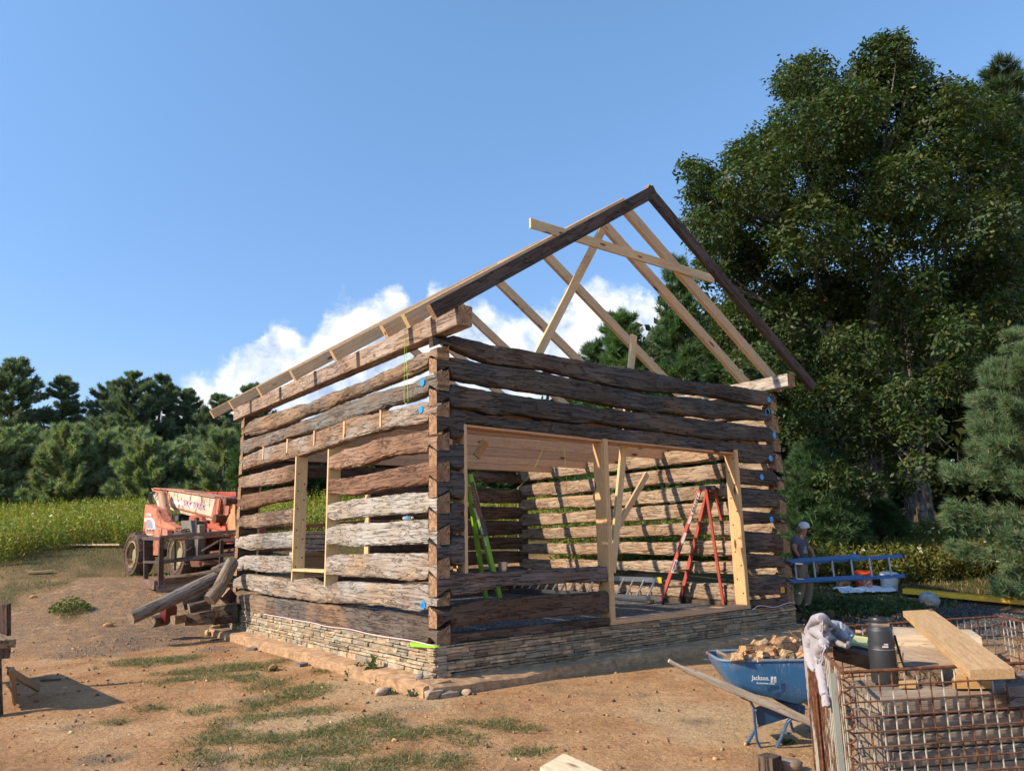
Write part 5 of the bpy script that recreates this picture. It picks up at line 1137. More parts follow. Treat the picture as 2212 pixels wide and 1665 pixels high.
# ------------------------------------------------------------------ timber trestle cut by the left picture edge
tz_ = .37
def TR(x, y, d): return atd(x, y, d)
TD = 8.3
tr = empty('trestle', gp(-20, 1500), 'dark timber trestle with heavy top beam cut by the left picture edge', 'trestle')
TQ = atd(35, 1389, TD); TB = np.array([-.10, 1., 0])
MB('weathered_wood', (.26, .18, .11)).board(TQ+[-.17, 0, 0], TQ+[-.17, 0, 0]+TB*3.0, .34, .085, (0, 0, 1)).build('top_beam', tr)
MB('weathered_wood', (.13, .09, .07)).board(TQ+[-.18, .03, -.10], TQ+[-.18, .03, -.10]+TB*2.9, .28, .11, (0, 0, 1)).build('top_beam', tr)
for q_ in (.12, 2.6):
    for dx, dx2 in ((-.20, -.12), (-.24, -.75)):
        pa_ = TQ+[dx, q_, -.16]; pb_ = TQ+[dx2, q_, 0]; pb_[2] = th(pb_[0], pb_[1])-.05; MB('weathered_wood', (.13, .10, .08)).board(pa_, pb_, .17, .11, (0, 1, 0)).build('leg', tr)
MB('weathered_wood', (.13, .10, .08)).board(TQ+[-.16, .3, -.42], TQ+[-.16, 2.5, -.42], .04, .22).build('rail', tr)
plank('plank', gp(82, 1495)+[0, 0, .05], TQ+[-.03, .15, -.30], .085, .035, 'grey board leaning against the trestle at the left edge', col=(.27, .21, .15), up=(.3, -1, 1))
plank('plank', gp(33, 1524)+[0, 0, .03], TQ+[-.02, -.02, -.26], .055, .03, 'narrow batten propped upright against the trestle', col=(.30, .23, .15), up=(.5, -1, 0))
MB('weathered_wood', (.13, .09, .07)); tag(MB('weathered_wood', (.14, .09, .07)).board(atd(3, 1372, TD+1.3), atd(3, 1303, TD+1.3), .07, .22, (1, -1, 0)).build('timber'), 'dark upright timber end standing on the trestle at the left edge', 'timber')
plank('plank', gp(88, 1472)+[0, 0, .015], gp(130, 1470)+[0, 0, .015], .05, .02, 'thin dark stick lying in the trestle shadow', 'stick', 'weathered_wood', (.12, .09, .07))

# ------------------------------------------------------------------ green wedge, string, bottle, cup
p = at(*Z2(1460, 1295), 0, -.02); p1_ = at(*Z2(1690, 1290), 1, -.02)
w = MB('plastic', (.28, .72, .03)); ya, yb = p[1], .0
w.raw([(-.03, ya, .300), (-.03, ya, .352), (.03, ya, .352), (.03, ya, .300), (-.075, yb-.09, .349), (-.075, yb-.09, .357), (-.02, yb-.09, .357), (-.02, yb-.09, .349)],
      [(0, 1, 2, 3), (7, 6, 5, 4), (0, 4, 5, 1), (1, 5, 6, 2), (2, 6, 7, 3), (3, 7, 4, 0)])
tag(w.build('wedge'), 'bright green plastic wedge stuck under the sill log at the near corner', 'wedge')
st_ = MB('plastic', (.45, .70, .06)); a_, b_ = at(*Z1(1412, 190), 0, -.43), at(*Z1(1405, 880), 0, -.05)
st_.tube([a_, at(*Z1(1410, 360), 0, -.06), b_, at(*Z1(1420, 905), 0, -.05), at(*Z1(1437, 885), 0, -.05), at(*Z1(1418, 360), 0, -.06), at(*Z1(1430, 215), 0, -.43)], .003, 5)
tag(st_.build('string'), 'yellow-green mason string looped down over the top left logs', 'string')
s2 = MB('plastic', (.35, .55, .05)); P = [at(*Z3(x, y), 1, 1.5) for x, y in [(400, 520), (480, 610), (570, 680), (650, 715), (740, 710), (800, 680), (870, 610), (940, 500), (990, 380), (1022, 265)]]; s2.tube(P, .0022, 4)
tag(s2.build('string'), 'slack green string sagging across the opening from the green ladder', 'string')
tag(MB('plastic', (.30, .6, .05)).tube([at(*Z3(1148, 275), 1, 1.5), at(*Z3(1165, 480), 1, 1.5), at(*Z3(1190, 850), 1, 1.5), at(*Z3(1199, 985), 1, 1.5)], .0022, 4).build('string'), 'straight green string hanging from the joists', 'string')
q = at(*Z2(1435, 295), 0, .07); bt = empty('water_bottle', q, 'clear plastic water bottle with blue label lying between two grey logs', 'bottle')
q = q+[0, .09, 0]; bz = (0, -1, 0); MB('clear_plastic', (1, 1, 1)).lathe([(.001, 0), (.034, .004), (.036, .02), (.034, .05), (.036, .08), (.036, .14), (.030, .175), (.013, .205), (.013, .215)], q, bz, 18).build('body', bt, 50)
MB('plastic', (.03, .30, .62)).lathe([(.0365, .085), (.0365, .125)], q, bz, 18, True).build('paper_label', bt, 50); MB('plastic', (.75, .78, .8)).lathe([(.0135, .208), (.0135, .225), (.001, .226)], q, bz, 12).build('lid', bt, 50)
q = at(*Z3(678, 1335), 1, .12); cp = empty('steel_tumbler', q, 'small steel tumbler standing on the log sill of the left opening', 'cup')
MB('aluminium', (.62, .62, .62)).lathe([(.05, 0), (.052, .01), (.066, .11), (.068, .115), (.060, .112), (.048, .012), (.001, .01)], q, (0, 0, 1), 22).build('body', cp, 50)

# ------------------------------------------------------------------ ladders inside
def SL(x, y): return (2440+x*.5464)/1.736, (1780+y*.5464)/1.736
fl = .285
f1, f2, r1, r2 = at(*SL(75, 882), 2, fl), at(*SL(205, 872), 2, fl), at(*SL(500, 892), 2, fl), at(*SL(612, 880), 2, fl)
dm = np.mean([depth(q[0], q[1]) for q in (f1, f2, r1, r2)])
def topat(x, y, q, k=.5): return atd(*SL(x, y), (depth(q[0], q[1])*(1-k)+dm*k)*math.cos(PITCH)*1.0)
ddir = lambda q: np.dot(q-CAM, _fw)
dmm = np.mean([ddir(q) for q in (f1, f2, r1, r2)])
def tpt(x, y, q, k=.62): return atd(*SL(x, y), ddir(q)*(1-k)+dmm*k)
t1, t2, t3, t4 = tpt(340, 100, f1), tpt(392, 105, f2), tpt(380, 100, r1), tpt(440, 100, r2)
sl = empty('stepladder', f1, 'red fibreglass stepladder standing open inside the doorway', 'ladder')
FR = (.40, .075, .05)
def rail(name, a, b, w, t, side, par, mat='plastic', col=FR): return MB(mat, col).board(a, b, t, w, side, .004).build(name, par)
wd = unit(f2-f1)
for a, b in ((f1, t1), (f2, t2)): rail('front_rail', a+[0, 0, .05], b, .085, .035, np.cross(wd, b-a), sl)
for a, b in ((r1, t3), (r2, t4)): rail('rear_rail', a+[0, 0, .02], b, .06, .03, np.cross(unit(r2-r1), b-a), sl)
for k in range(1, 7):
    t = k/6.9; a, b = f1+(t1-f1)*t, f2+(t2-f2)*t
    if k < 6: MB('aluminium', (.34, .27, .22)).board(a, b, .085, .03, (0, 0, 1)).build('step', sl)
    a, b = r1+(t3-r1)*t, r2+(t4-r2)*t
    if k < 6: MB('aluminium', (.34, .27, .22)).board(a, b, .04, .025, (0, 0, 1)).build('rear_step', sl)
MB('plastic', (.035, .037, .04)).poly([t1+[0, 0, -.01], t2+[0, 0, -.01], t4+[0, 0, -.01], t3+[0, 0, -.01]], (0, 0, .07)).board(t1+[-.03, 0, .03], t4+[.03, 0, .03], .18, .09).build('top_cap', sl)
MB('aluminium', (.2, .22, .2)).board(f2+(t2-f2)*.52, r2+(t4-r2)*.52, .03, .01).build('spreader_bar', sl); MB('aluminium', (.2, .22, .2)).board(f1+(t1-f1)*.52, r1+(t3-r1)*.52, .03, .01).build('spreader_bar', sl)
for a, b in ((f1, t1), (f2, t2)): MB('rubber', (.03, .03, .035)).board(a, a+(b-a)*.055, .05, .10, np.cross(wd, b-a)).build('foot', sl)
nn = unit(CAM-f1); ax_ = unit(t1-f1)
for (u0, u1, cc) in ((.78, .965, (.72, .70, .66)), (.70, .765, (.70, .66, .62)), (.53, .62, (.72, .66, .62)), (.27, .385, (.70, .68, .70))):
    MB('plastic', cc).board(f1+(t1-f1)*u0+nn*.048, f1+(t1-f1)*u1+nn*.048, .05, .006, nn, .001).build('sticker', sl)
text('lettering', 'ERNST', f1+(t1-f1)*.80+nn*.053+unit(np.cross(ax_, nn))*.018, ax_, np.cross(nn, ax_), .036, 'matte', (.03, .03, .04), sl, .002, np.linalg.norm(t1-f1)*.15)
text('lettering', 'WERNER', f1+(t1-f1)*.285+nn*.053+unit(np.cross(ax_, nn))*.015, ax_, np.cross(nn, ax_), .028, 'matte', (.03, .03, .10), sl, .002, np.linalg.norm(t1-f1)*.09)
# green ladder leaning inside the left opening
GL = (.22, .42, .02); gl = empty('combination_ladder', at(*Z3(650, 1560), 1, .9), 'tall lime green folding ladder leaning inside the left opening', 'ladder')
def G3(x, y, d=.95): return at(*Z3(x, y), 1, d)
tr_ = unit(G3(425, 590)-G3(690, 1600))
for nm, a, b, w_ in [('rail', G3(420, 580), G3(682, 1660), .085), ('rail', G3(398, 610, 1.05), G3(560, 1640, 1.15), .07), ('inner_rail', G3(470, 850, 1.0), G3(610, 1400, 1.0), .05)]: rail(nm, b, a, w_, .04, (1, .2, 0), gl, 'plastic', GL)
for k in range(8):
    t = .1+k*.115; rail('rung', G3(420, 580)*(1-t)+G3(682, 1660)*t, G3(398, 610, 1.3)*(1-t)+G3(560, 1640, 1.5)*t, .04, .04, (0, 0, 1), gl, 'aluminium', (.5, .5, .5))
ld = unit(G3(555, 1060)-G3(425, 640)); pl_ = MB('plastic', (.02, .02, .02)); nn = np.array([0, -1, 0.]); pl_.board(G3(433, 640, .90), G3(548, 1060, .90), .075, .004, nn, .001); pl_.build('decal', gl)
text('lettering', 'LITTLE GIANT', G3(418, 672, .893), ld, np.cross(nn, ld)*1., .05, 'plastic', (.55, .04, .02), gl, .002, .48)
text('lettering', 'KING KOMBO - USA', G3(452, 850, .893), ld, np.cross(nn, ld), .032, 'plastic', (.7, .72, .6), gl, .002, .55)
# aluminium ladder lying on its edge along the far side
al = empty('extension_ladder', at(*Z4(300, 1345), 2, .32), 'bare aluminium extension ladder lying on edge behind the stepladder', 'ladder')
la, lb = at(*Z3(880, 1470), 2, .34), at(*Z4(560, 1365), 2, .34); la[0] = min(la[0], 6.8); lb[0] = min(lb[0], 6.8); print('ladder', la, lb); dl = unit(lb-la); upv = np.array([.28, .10, .34]); upv = upv-dl*np.dot(upv, dl)
rail('rail', la, lb, .10, .035, (0, 0, 1), al, 'aluminium', (.6, .6, .6)); rail('rail', la+upv*1.05, lb+upv*1.05, .10, .035, (0, 0, 1), al, 'aluminium', (.62, .62, .62))
rail('rail', la+dl*.4+[-.07, -.03, .03], lb+dl*.3+[-.07, -.03, .03], .08, .03, (0, 0, 1), al, 'aluminium', (.5, .5, .5))
nr_ = int(np.linalg.norm(lb-la)/.30)
for k in range(nr_+1): a = la+dl*(.08+k*.30); MB('aluminium', (.66, .66, .66)).board(a, a+upv*1.04, .035, .035, dl).build('rung', al)
MB('plastic', (.62, .40, .02)).board(lb-dl*.14+[0, 0, 0], lb-dl*.0, .05, .115).build('end_cap', al); MB('plastic', (.62, .40, .02)).board(lb-dl*.12+upv*1.05, lb+upv*1.05, .05, .115).build('end_cap', al)
# white pipe and long material stored behind the cabin
a_, b_ = atd(*Z2(520, 610), 19), atd(*Z2(960, 505), 20)
for k in range(3): plank('trim_board', a_+[0, 0, .06*k], b_+[0, 0, .06*k], .16, .04, ['lowest', 'middle', 'topmost'][k]+' of three white trim boards seen slanting through the window opening', 'board', 'plastic', (.62, .58, .48))
ps = atd(*Z2(680, 470), 19.5); pz = float(th(ps[0], ps[1], False)); pal_ = empty('stone_pallet', (ps[0], ps[1], pz), 'dark stack of thin flagstones seen through the window opening', 'pallet')
fs = MB('stone', (.13, .12, .12)); 
for k in range(14): fs.board((ps[0]-.34+rng.uniform(-.04, .04), ps[1]+.2, ps[2]-.25+k*.036), (ps[0]+.34+rng.uniform(-.04, .04), ps[1]-.2, ps[2]-.25+k*.036), .5, .028)
fs.build('flagstones', pal_); MB('sawn_pine', (.3, .22, .14)).box((ps[0], ps[1], ps[2]-.33), .9, .6, .10).box((ps[0], ps[1], (pz+ps[2]-.38)/2), .8, .5, max(.1, ps[2]-.38-pz)).build('base', pal_)
for k, (y0, y1, d) in enumerate([(352, 340, 21), (520, 500, 20.5)]): plank('steel_rail', atd(*Z2(240, y0+35), d), atd(*Z2(1300, y1-30), d+1), .08, .10, ('upper' if k == 0 else 'lower')+' dark steel rail seen crossing behind the window opening', 'rail', 'rusted_steel', (.03, .02, .02))
# ------------------------------------------------------------------ buckets, yellow board, sheet on the bank
def bucket(px, py, topx, topy, rpx, name_label, body, logo=None):
    b0 = gp(*PZ(px, py)); d = ddir(b0); t0 = atd(*PZ(topx, topy), d); r_ = rpx*.15625/CAMF*d; ax_ = t0-b0; H = np.linalg.norm(ax_)
    e = empty('bucket', b0, name_label, 'bucket', 'buckets left on the bank behind the ladder')
    MB('plastic', body).lathe([(.001, .0), (r_*.86, .0), (r_*.88, .01), (r_*.97, H*.80), (r_*1.03, H*.81), (r_*1.03, H*.86), (r_*.99, H*.87), (r_*.99, H*.93), (r_*1.03, H*.94), (r_*1.03, H), (r_*.96, H), (r_*.92, H*.7), (.001, H*.68)], b0, ax_, 28).build('body', e, 40)
    rt_ = unit(_rt); P = [b0+ax_*.84+rt_*r_*1.05*math.cos(a)+np.array([0, 0, -1])*r_*.9*math.sin(a)-_fw*r_*1.0*abs(math.sin(a)) for a in np.linspace(0, math.pi, 14)]
    MB('aluminium', (.4, .4, .4)).tube(P, .004, 5).build('handle', e); return e, b0, r_, H, ax_
e, b0, r_, H, ax_ = bucket(1272, 1150, 1225, 900, 112, 'orange plastic bucket standing on the bank, left of the white one', (.55, .085, .025))
bz = -unit(_fw*[1, 1, 0]); o_ = b0+unit(ax_)*.08+bz*(r_*.99)-_rt*.10
ux = unit(_rt*1+np.array([0, 0, .85])); uy = np.cross(bz, ux)
MB('plastic', (.55, .085, .025)).board(b0+ax_*.38+bz*(r_*.93+.012)-_rt*.11, b0+ax_*.38+bz*(r_*.93+.012)+_rt*.11, .012, .22, (0, 0, 1), .002).build('logo_panel', e)
for k, (tx_, dz_) in enumerate([('THE', .09), ('HOME', .0), ('DEPOT', -.08)]):
    text('lettering', tx_, b0+ax_*.38+bz*(r_*.93+.022)-ux*(.055 if k == 0 else .09)+uy*(dz_-.02)+(np.array([0, 0, .0])), ux, uy, .055 if k else .025, 'plastic', (.72, .66, .62), e, .003, (.06, .17, .15)[k])
bucket(1605, 1155, 1600, 918, 118, 'white plastic bucket with a wire handle standing on the bank', (.66, .69, .70))
a_, b_ = gp(1955, 1287)+[0, 0, .10], gp(2290, 1318)+[0, 0, .10]
plank('plank', a_, b_, .40, .10, 'long bright yellow formwork board lying at the edge of the weeds', col=(.85, .48, .03), mat='plastic')
sh = MB('cloth', (.66, .69, .72)); c = gp(1868, 1282)
n_ = 26; gx, gy = np.meshgrid(np.linspace(-1, 1, n_), np.linspace(-1, 1, n_)); V = np.c_[gx.ravel()*.62, gy.ravel()*.25, gx.ravel()*0]; V[:, 2] = .06+.13*np.abs(fbm(V[:, 0]*3, V[:, 1]*6, 2, 4))
V = V@np.array([[_rt[0], _rt[1], 0], [-_rt[1], _rt[0], 0], [0, 0, 1]])+[c[0], c[1], 0]; V[:, 2] += th(V[:, 0], V[:, 1]); ii = np.arange(n_*n_).reshape(n_, n_)
sh.raw(V, np.stack([ii[:-1, :-1], ii[:-1, 1:], ii[1:, 1:], ii[1:, :-1]], -1).reshape(-1, 4)); tag(sh.build('plastic_sheet', None, 60), 'crumpled white plastic sheet on the ground below the buckets', 'sheet')
q = gp(*PZ(980, 1120)); tag(MB('end_grain', (.55, .30, .14)).rock(q+[0, 0, .09], (.20, .14, .09), 9, 1).build('wood_chunk'), 'orange chunk of wood in the weeds left of the orange bucket', 'wood chunk')
a_, b_ = gp(*PZ(300, 1570)), gp(*PZ(835, 1545)); plank('timber', a_+[0, 0, .06], b_+[0, 0, .06], .16, .15, 'brown squared timber lying beyond the right end of the footing', 'timber', 'weathered_wood', (.20, .13, .07))
a_, b_ = gp(*WZ(230, 400)), gp(*WZ(330, 385)); 
tag(MB('stone', (.22, .24, .25)).board(gp(*WZ(270, 400))+[0, 0, .02], gp(*WZ(345, 385))+[0, 0, .045], .14, .03).build('flat_stone'), 'bluish flat stone at the foot of the front footing left of the wheelbarrow', 'stone')

# ------------------------------------------------------------------ the man carrying the blue ladder
def skin(name, verts, edges, radii, mat, col, parent, root=0, sub=2):
    me = bpy.data.meshes.new('s'); me.from_pydata([tuple(map(float, v)) for v in verts], edges, []); ob = bpy.data.objects.new('s', me); COL.objects.link(ob)
    sk = ob.modifiers.new('k', 'SKIN'); sk.use_smooth_shade = True; sv = me.skin_vertices[0].data
    for i, r in enumerate(radii): sv[i].radius = (r, r) if not isinstance(r, tuple) else r
    sv[root].use_root = True; ss_ = ob.modifiers.new('u', 'SUBSURF'); ss_.levels = sub; ss_.render_levels = sub
    bpy.context.view_layer.update(); m2 = bpy.data.meshes.new_from_object(ob.evaluated_get(bpy.context.evaluated_depsgraph_get()))
    V = np.array([v.co[:] for v in m2.vertices]); F = [tuple(p.vertices) for p in m2.polygons]; bpy.data.objects.remove(ob); bpy.data.meshes.remove(me); bpy.data.meshes.remove(m2)
    return fast(name, V, F, mat, np.tile(np.array(col, float), (len(V), 1)), parent=parent, smooth=True)
MD = 15.1*1.0
def M(x, y, c=0.): return atd(*PZ(x, y), MD-c)
man = empty('person', M(400, 1465), 'man in white mesh cap and grey t-shirt carrying the blue ladder under his arm', 'person')
SK = (.36, .19, .13); SH = (.115, .115, .145); TRC = (.30, .245, .17)
J = {'pel': M(385, 850), 'wst': M(372, 730), 'chs': M(350, 545), 'nk': M(375, 415), 'hd': M(415, 330), 'hdt': M(420, 255), 'hipn': M(375, 890, .12), 'hipf': M(390, 880, -.12),
     'kn': M(395, 1130, .11), 'an': M(325, 1375, .11), 'toe': M(425, 1455, .11), 'kf': M(500, 1100, -.11), 'af': M(470, 1375, -.12), 'tf': M(570, 1452, -.12),
     'shn': M(310, 450, .20), 'eln': M(285, 580, .26), 'wrn': M(355, 690, .24), 'shf': M(390, 450, -.18), 'elf': M(530, 620, -.22), 'wrf': M(590, 800, -.2), 'hf': M(605, 880, -.2)}
JN = list(J); vv = [J[k] for k in JN]; ed_ = [('pel', 'wst'), ('wst', 'chs'), ('chs', 'nk'), ('nk', 'hd'), ('hd', 'hdt'), ('pel', 'hipn'), ('pel', 'hipf'), ('hipn', 'kn'), ('kn', 'an'), ('an', 'toe'), ('hipf', 'kf'), ('kf', 'af'), ('af', 'tf'), ('chs', 'shn'), ('shn', 'eln'), ('eln', 'wrn'), ('chs', 'shf'), ('shf', 'elf'), ('elf', 'wrf'), ('wrf', 'hf')]
rd_ = {'pel': .135, 'wst': .13, 'chs': .155, 'nk': .06, 'hd': .093, 'hdt': .085, 'hipn': .095, 'hipf': .095, 'kn': .062, 'an': .042, 'toe': .035, 'kf': .062, 'af': .042, 'tf': .035, 'shn': .065, 'eln': .046, 'wrn': .03, 'shf': .065, 'elf': .046, 'wrf': .03, 'hf': .032}
skin('body', vv, [(JN.index(a), JN.index(b)) for a, b in ed_], [rd_[k] for k in JN], 'skin', SK, man)
ch = lambda a, b, t: J[a]+(J[b]-J[a])*t
skin('t_shirt', [J['pel']+[0, 0, .06], J['wst'], J['chs'], ch('chs', 'nk', .62), J['shn'], ch('shn', 'eln', .72), J['shf'], ch('shf', 'elf', .6)], [(0, 1), (1, 2), (2, 3), (2, 4), (4, 5), (2, 6), (6, 7)], [.155, .150, .178, .085, .092, .080, .09, .078], 'cloth', SH, man, 2)
skin('trousers', [J['pel']+[0, 0, .05], J['hipn'], J['kn'], ch('kn', 'an', .96), J['hipf'], J['kf'], ch('kf', 'af', .96)], [(0, 1), (1, 2), (2, 3), (0, 4), (4, 5), (5, 6)], [.145, .108, .080, .066, .108, .080, .066], 'cloth', TRC, man, 0)
for a, t in (('an', 'toe'), ('af', 'tf')): skin('boot', [J[a]+[0, 0, .06], J[a]-[0, 0, .05], J[t]], [(0, 1), (1, 2)], [.062, .062, .048], 'matte', (.05, .04, .035), man, 1)
fwd = unit(M(520, 330)-M(415, 330)); hc = M(425, 320)
capm = MB('cloth', (.62, .64, .68)); hp = M(425, 285)
capm.lathe([(.108, -.015), (.110, .02), (.098, .07), (.06, .105), (.001, .118)], hp, unit(np.array([0, 0, 1])-fwd*.12), 20)
capm.build('cap', man, 60); br = MB('cloth', (.10, .085, .07)); sd_ = np.cross(fwd, (0, 0, 1))
br.poly([hp+fwd*.07+sd_*.075+[0, 0, -.01], hp+fwd*.15+sd_*.06+[0, 0, -.03], hp+fwd*.20+[0, 0, -.05], hp+fwd*.15-sd_*.06+[0, 0, -.03], hp+fwd*.07-sd_*.075+[0, 0, -.01]], (0, 0, .008)); br.build('cap_brim', man)
skin('hair', [M(395, 300), M(350, 310), M(320, 335), M(335, 370)], [(0, 1), (1, 2), (2, 3)], [.085, .075, .06, .04], 'cloth', (.16, .12, .085), man)
skin('beard', [hc+fwd*.07+[0, 0, -.075], hc+fwd*.088+[0, 0, -.11], hc+fwd*.04+[0, 0, -.105]], [(0, 1), (1, 2)], [.035, .034, .03], 'cloth', (.05, .03, .02), man)
skin('nose', [hc+fwd*.088+[0, 0, .0], hc+fwd*.112+[0, 0, -.03]], [(0, 1)], [.010, .017], 'skin', (.40, .21, .145), man)
skin('ear', [hc-sd_*-.088+[0, 0, .0]-fwd*.02, hc-sd_*-.092+[0, 0, -.03]-fwd*.015], [(0, 1)], [.018, .013], 'skin', SK, man)
nside = sd_ if np.dot(sd_, CAM-hc) > 0 else -sd_
for k in (1, -1):
    MB('dark_glass', (.02, .02, .02)).lathe([(.022, -.003), (.022, .003)], hc+fwd*.088+nside*.045*k+[0, 0, .012], fwd+nside*k*.5, 12).build('eyeglass', man)
MB('skin', (.25, .10, .08)).board(hc+fwd*.098-nside*.025+[0, 0, -.062], hc+fwd*.098+nside*.025+[0, 0, -.062], .008, .008).build('mouth', man)
MB('cloth', (.30, .25, .27)).board(M(410, 600, .19), M(465, 590, .15), .008, .13, (0, 0, 1), .002).build('shirt_print', man)
# hands: palm and five separate fingers each
def hand(w, pdir, fdirs, thumb, par):
    palm = [w, w+pdir*.05, w+pdir*.09]; skin('palm', palm, [(0, 1), (1, 2)], [.026, (.036, .020), (.038, .018)], 'skin', SK, par)
    for a, (base, bends) in enumerate(fdirs):
        pts = [w+pdir*.075+base]; 
        for b_ in bends: pts.append(pts[-1]+b_)
        skin('finger', pts, [(i, i+1) for i in range(len(pts)-1)], [.0095, .009, .0085, .007][:len(pts)], 'skin', SK, par, 0, 1)
dn = np.array([0, 0, -1.]); tw = -unit(_fw*[1, 1, 0])
hd_ = unit(M(380, 745, .24)-J['wrn']+dn*.02)
hand(J['wrn'], unit(fwd*.45+dn), [(fwd*(.028-.018*k), [dn*.026*(1-.08*k)+tw*-.004, dn*.020-tw*.014, dn*.006-tw*.022]) for k in range(4)]+[(fwd*.03-dn*-.02, [fwd*.028+dn*.006, fwd*.02+dn*.016-tw*.01])], None, man)
hand(J['wrf'], unit(dn+fwd*.15), [(fwd*(.022-.015*k), [dn*.03, dn*.024+fwd*.004, dn*.018+fwd*.008]) for k in range(4)]+[(fwd*.025-dn*.03, [fwd*.024+dn*.016, fwd*.01+dn*.022])], None, man)
# blue extension ladder
BL = (.012, .125, .33); bl_ = empty('extension_ladder', M(265, 740, .35), 'blue fibreglass extension ladder with silver rungs carried by the man', 'ladder')
def brail(n_, x0, y0, x1, y1, c, w_=.085, t_=.03): MB('plastic', BL).board(M(x0, y0, c), M(x1, y1, c), t_, w_, (0, 0, 1), .004).build(n_, bl_)
brail('top_rail', 60, 764, 1190, 681, .42); brail('top_rail', 20, 800, 1790, 676, .30, .075); brail('bottom_rail', 60, 1035, 1235, 967, .42); brail('bottom_rail', 20, 1052, 1820, 950, .30, .075)
for x, dy in ((50, 0), (300, 0), (552, 0), (808, 0), (1070, 0), (1325, 0), (1592, 0)):
    k = (x-265)/1525; MB('plastic', (.50, .55, .62)).tube([M(x, 760-k*70, .36), M(x+ (20 if x < 500 else 30+k*12), 1000-k*60, .36)], .018, 10).build('rung', bl_, 50)
MB('rubber', (.03, .03, .03)).board(M(1785, 676, .30), M(1808, 672, .30), .04, .09).build('end_cap', bl_); MB('rubber', (.03, .03, .03)).board(M(1815, 951, .30), M(1850, 948, .30), .04, .07).build('end_cap', bl_)
MB('aluminium', (.6, .6, .62)).board(M(300, 782, .44), M(405, 790, .44), .02, .03).build('rung_lock', bl_); MB('aluminium', (.6, .6, .62)).board(M(320, 990, .44), M(420, 997, .44), .02, .02).build('rung_lock', bl_)
# ------------------------------------------------------------------ wheelbarrow
def WD(x, y, d): return atd(*WZ(x, y), d)
def BZ(x, y): return (2480+x*.53755)/1.736, (2400+y*.53755)/1.736
wf = gp(*BZ(690, 765)); D0 = ddir(wf)           # near legs stand here
wh = gp(*WZ(1000, 990))
bar_ = empty('wheelbarrow', wf, 'blue steel wheelbarrow with weathered wooden handles', 'wheelbarrow')
nD, fD = D0+.02, D0+.62                          # near and far sides of the tray
def N(x, y, d=0.): return atd(*BZ(x, y), nD+d)
# tray: rim loop and bottom loop, lofted
fwdb = unit((N(1090, 150)-N(430, 150))*[1, 1, 0]); sdb = unit(np.cross((0, 0, 1), fwdb)); sdb = sdb if np.dot(sdb, _fw) > 0 else -sdb
r0 = N(428, 138); r1_ = N(1135, 150); Lr = np.linalg.norm((r1_-r0)*[1, 1, 0]); zr = (r0[2]+r1_[2])/2
b0 = N(560, 360); b1_ = N(985, 458)
def loop(c0, L, w0, w1, z0, z1, cr, n=10, y0=0.):
    P = []
    for (cx, cy, a0) in ((cr, cr, math.pi), (L-cr, cr, 1.5*math.pi), (L-cr, 1, 0), (cr, 1, .5*math.pi)):
        for k in range(n):
            a = a0+k/(n-1)*math.pi/2; x = cx+cr*math.cos(a); t = x/L; w_ = w0+(w1-w0)*t
            y = (cr+cr*math.sin(a)) if cy != 1 else (w_-cr+cr*math.sin(a)); y = y+(max(w0, w1)-w_)/2
            P.append(c0+fwdb*x+sdb*(y+y0)+np.array([0, 0, z0+(z1-z0)*t-c0[2]]))
    return P
Wt = .66; levels = []
dzb = b0[2]-zr
for t in np.linspace(0, 1, 9):
    s_ = t**.8; x0 = np.dot(b0-r0, fwdb)*.82*(1-math.cos(s_*math.pi/2))*1.15; L_ = Lr*1.04-(x0+(Lr*1.04-np.dot(b1_-r0, fwdb))*(1-math.sqrt(max(0, 1-s_*s_)))*.92)
    q = .09*(1-math.sqrt(max(0, 1-s_**2))) ; zb0 = zr+(b0[2]-zr)*t; zb1 = zr+(b1_[2]-zr)*t
    levels.append(loop(r0+fwdb*x0, max(.25, L_), Wt*.85-2*q, Wt-2*q, zb0, zb1, .11-.03*t, y0=q))
m_ = len(levels[0]); ty = MB('worn_paint', (.035, .14, .30)); V = np.concatenate(levels); nl = len(levels)
ty.raw(V, [(i*m_+k, (i+1)*m_+k, (i+1)*m_+(k+1) % m_, i*m_+(k+1) % m_) for i in range(nl-1) for k in range(m_)]); ty.raw(levels[-1], [tuple(range(m_))])
Vin = np.concatenate([[p+(np.mean(l, 0)-p)*.02 for p in l] for l in levels]); ty.use('rusted_paint', (.06, .14, .25)); ty.raw(Vin, [(i*m_+(k+1) % m_, (i+1)*m_+(k+1) % m_, (i+1)*m_+k, i*m_+k) for i in range(nl-1) for k in range(m_)])
ty.raw([p+[0, 0, .004] for p in levels[-1]], [tuple(range(m_))])
ty.build('tray', bar_, 45)
rm = MB('rusted_paint', (.16, .22, .28)); rm.tube(levels[0]+[levels[0][0]], .013, 8, False); rm.build('tray_rim', bar_, 60)
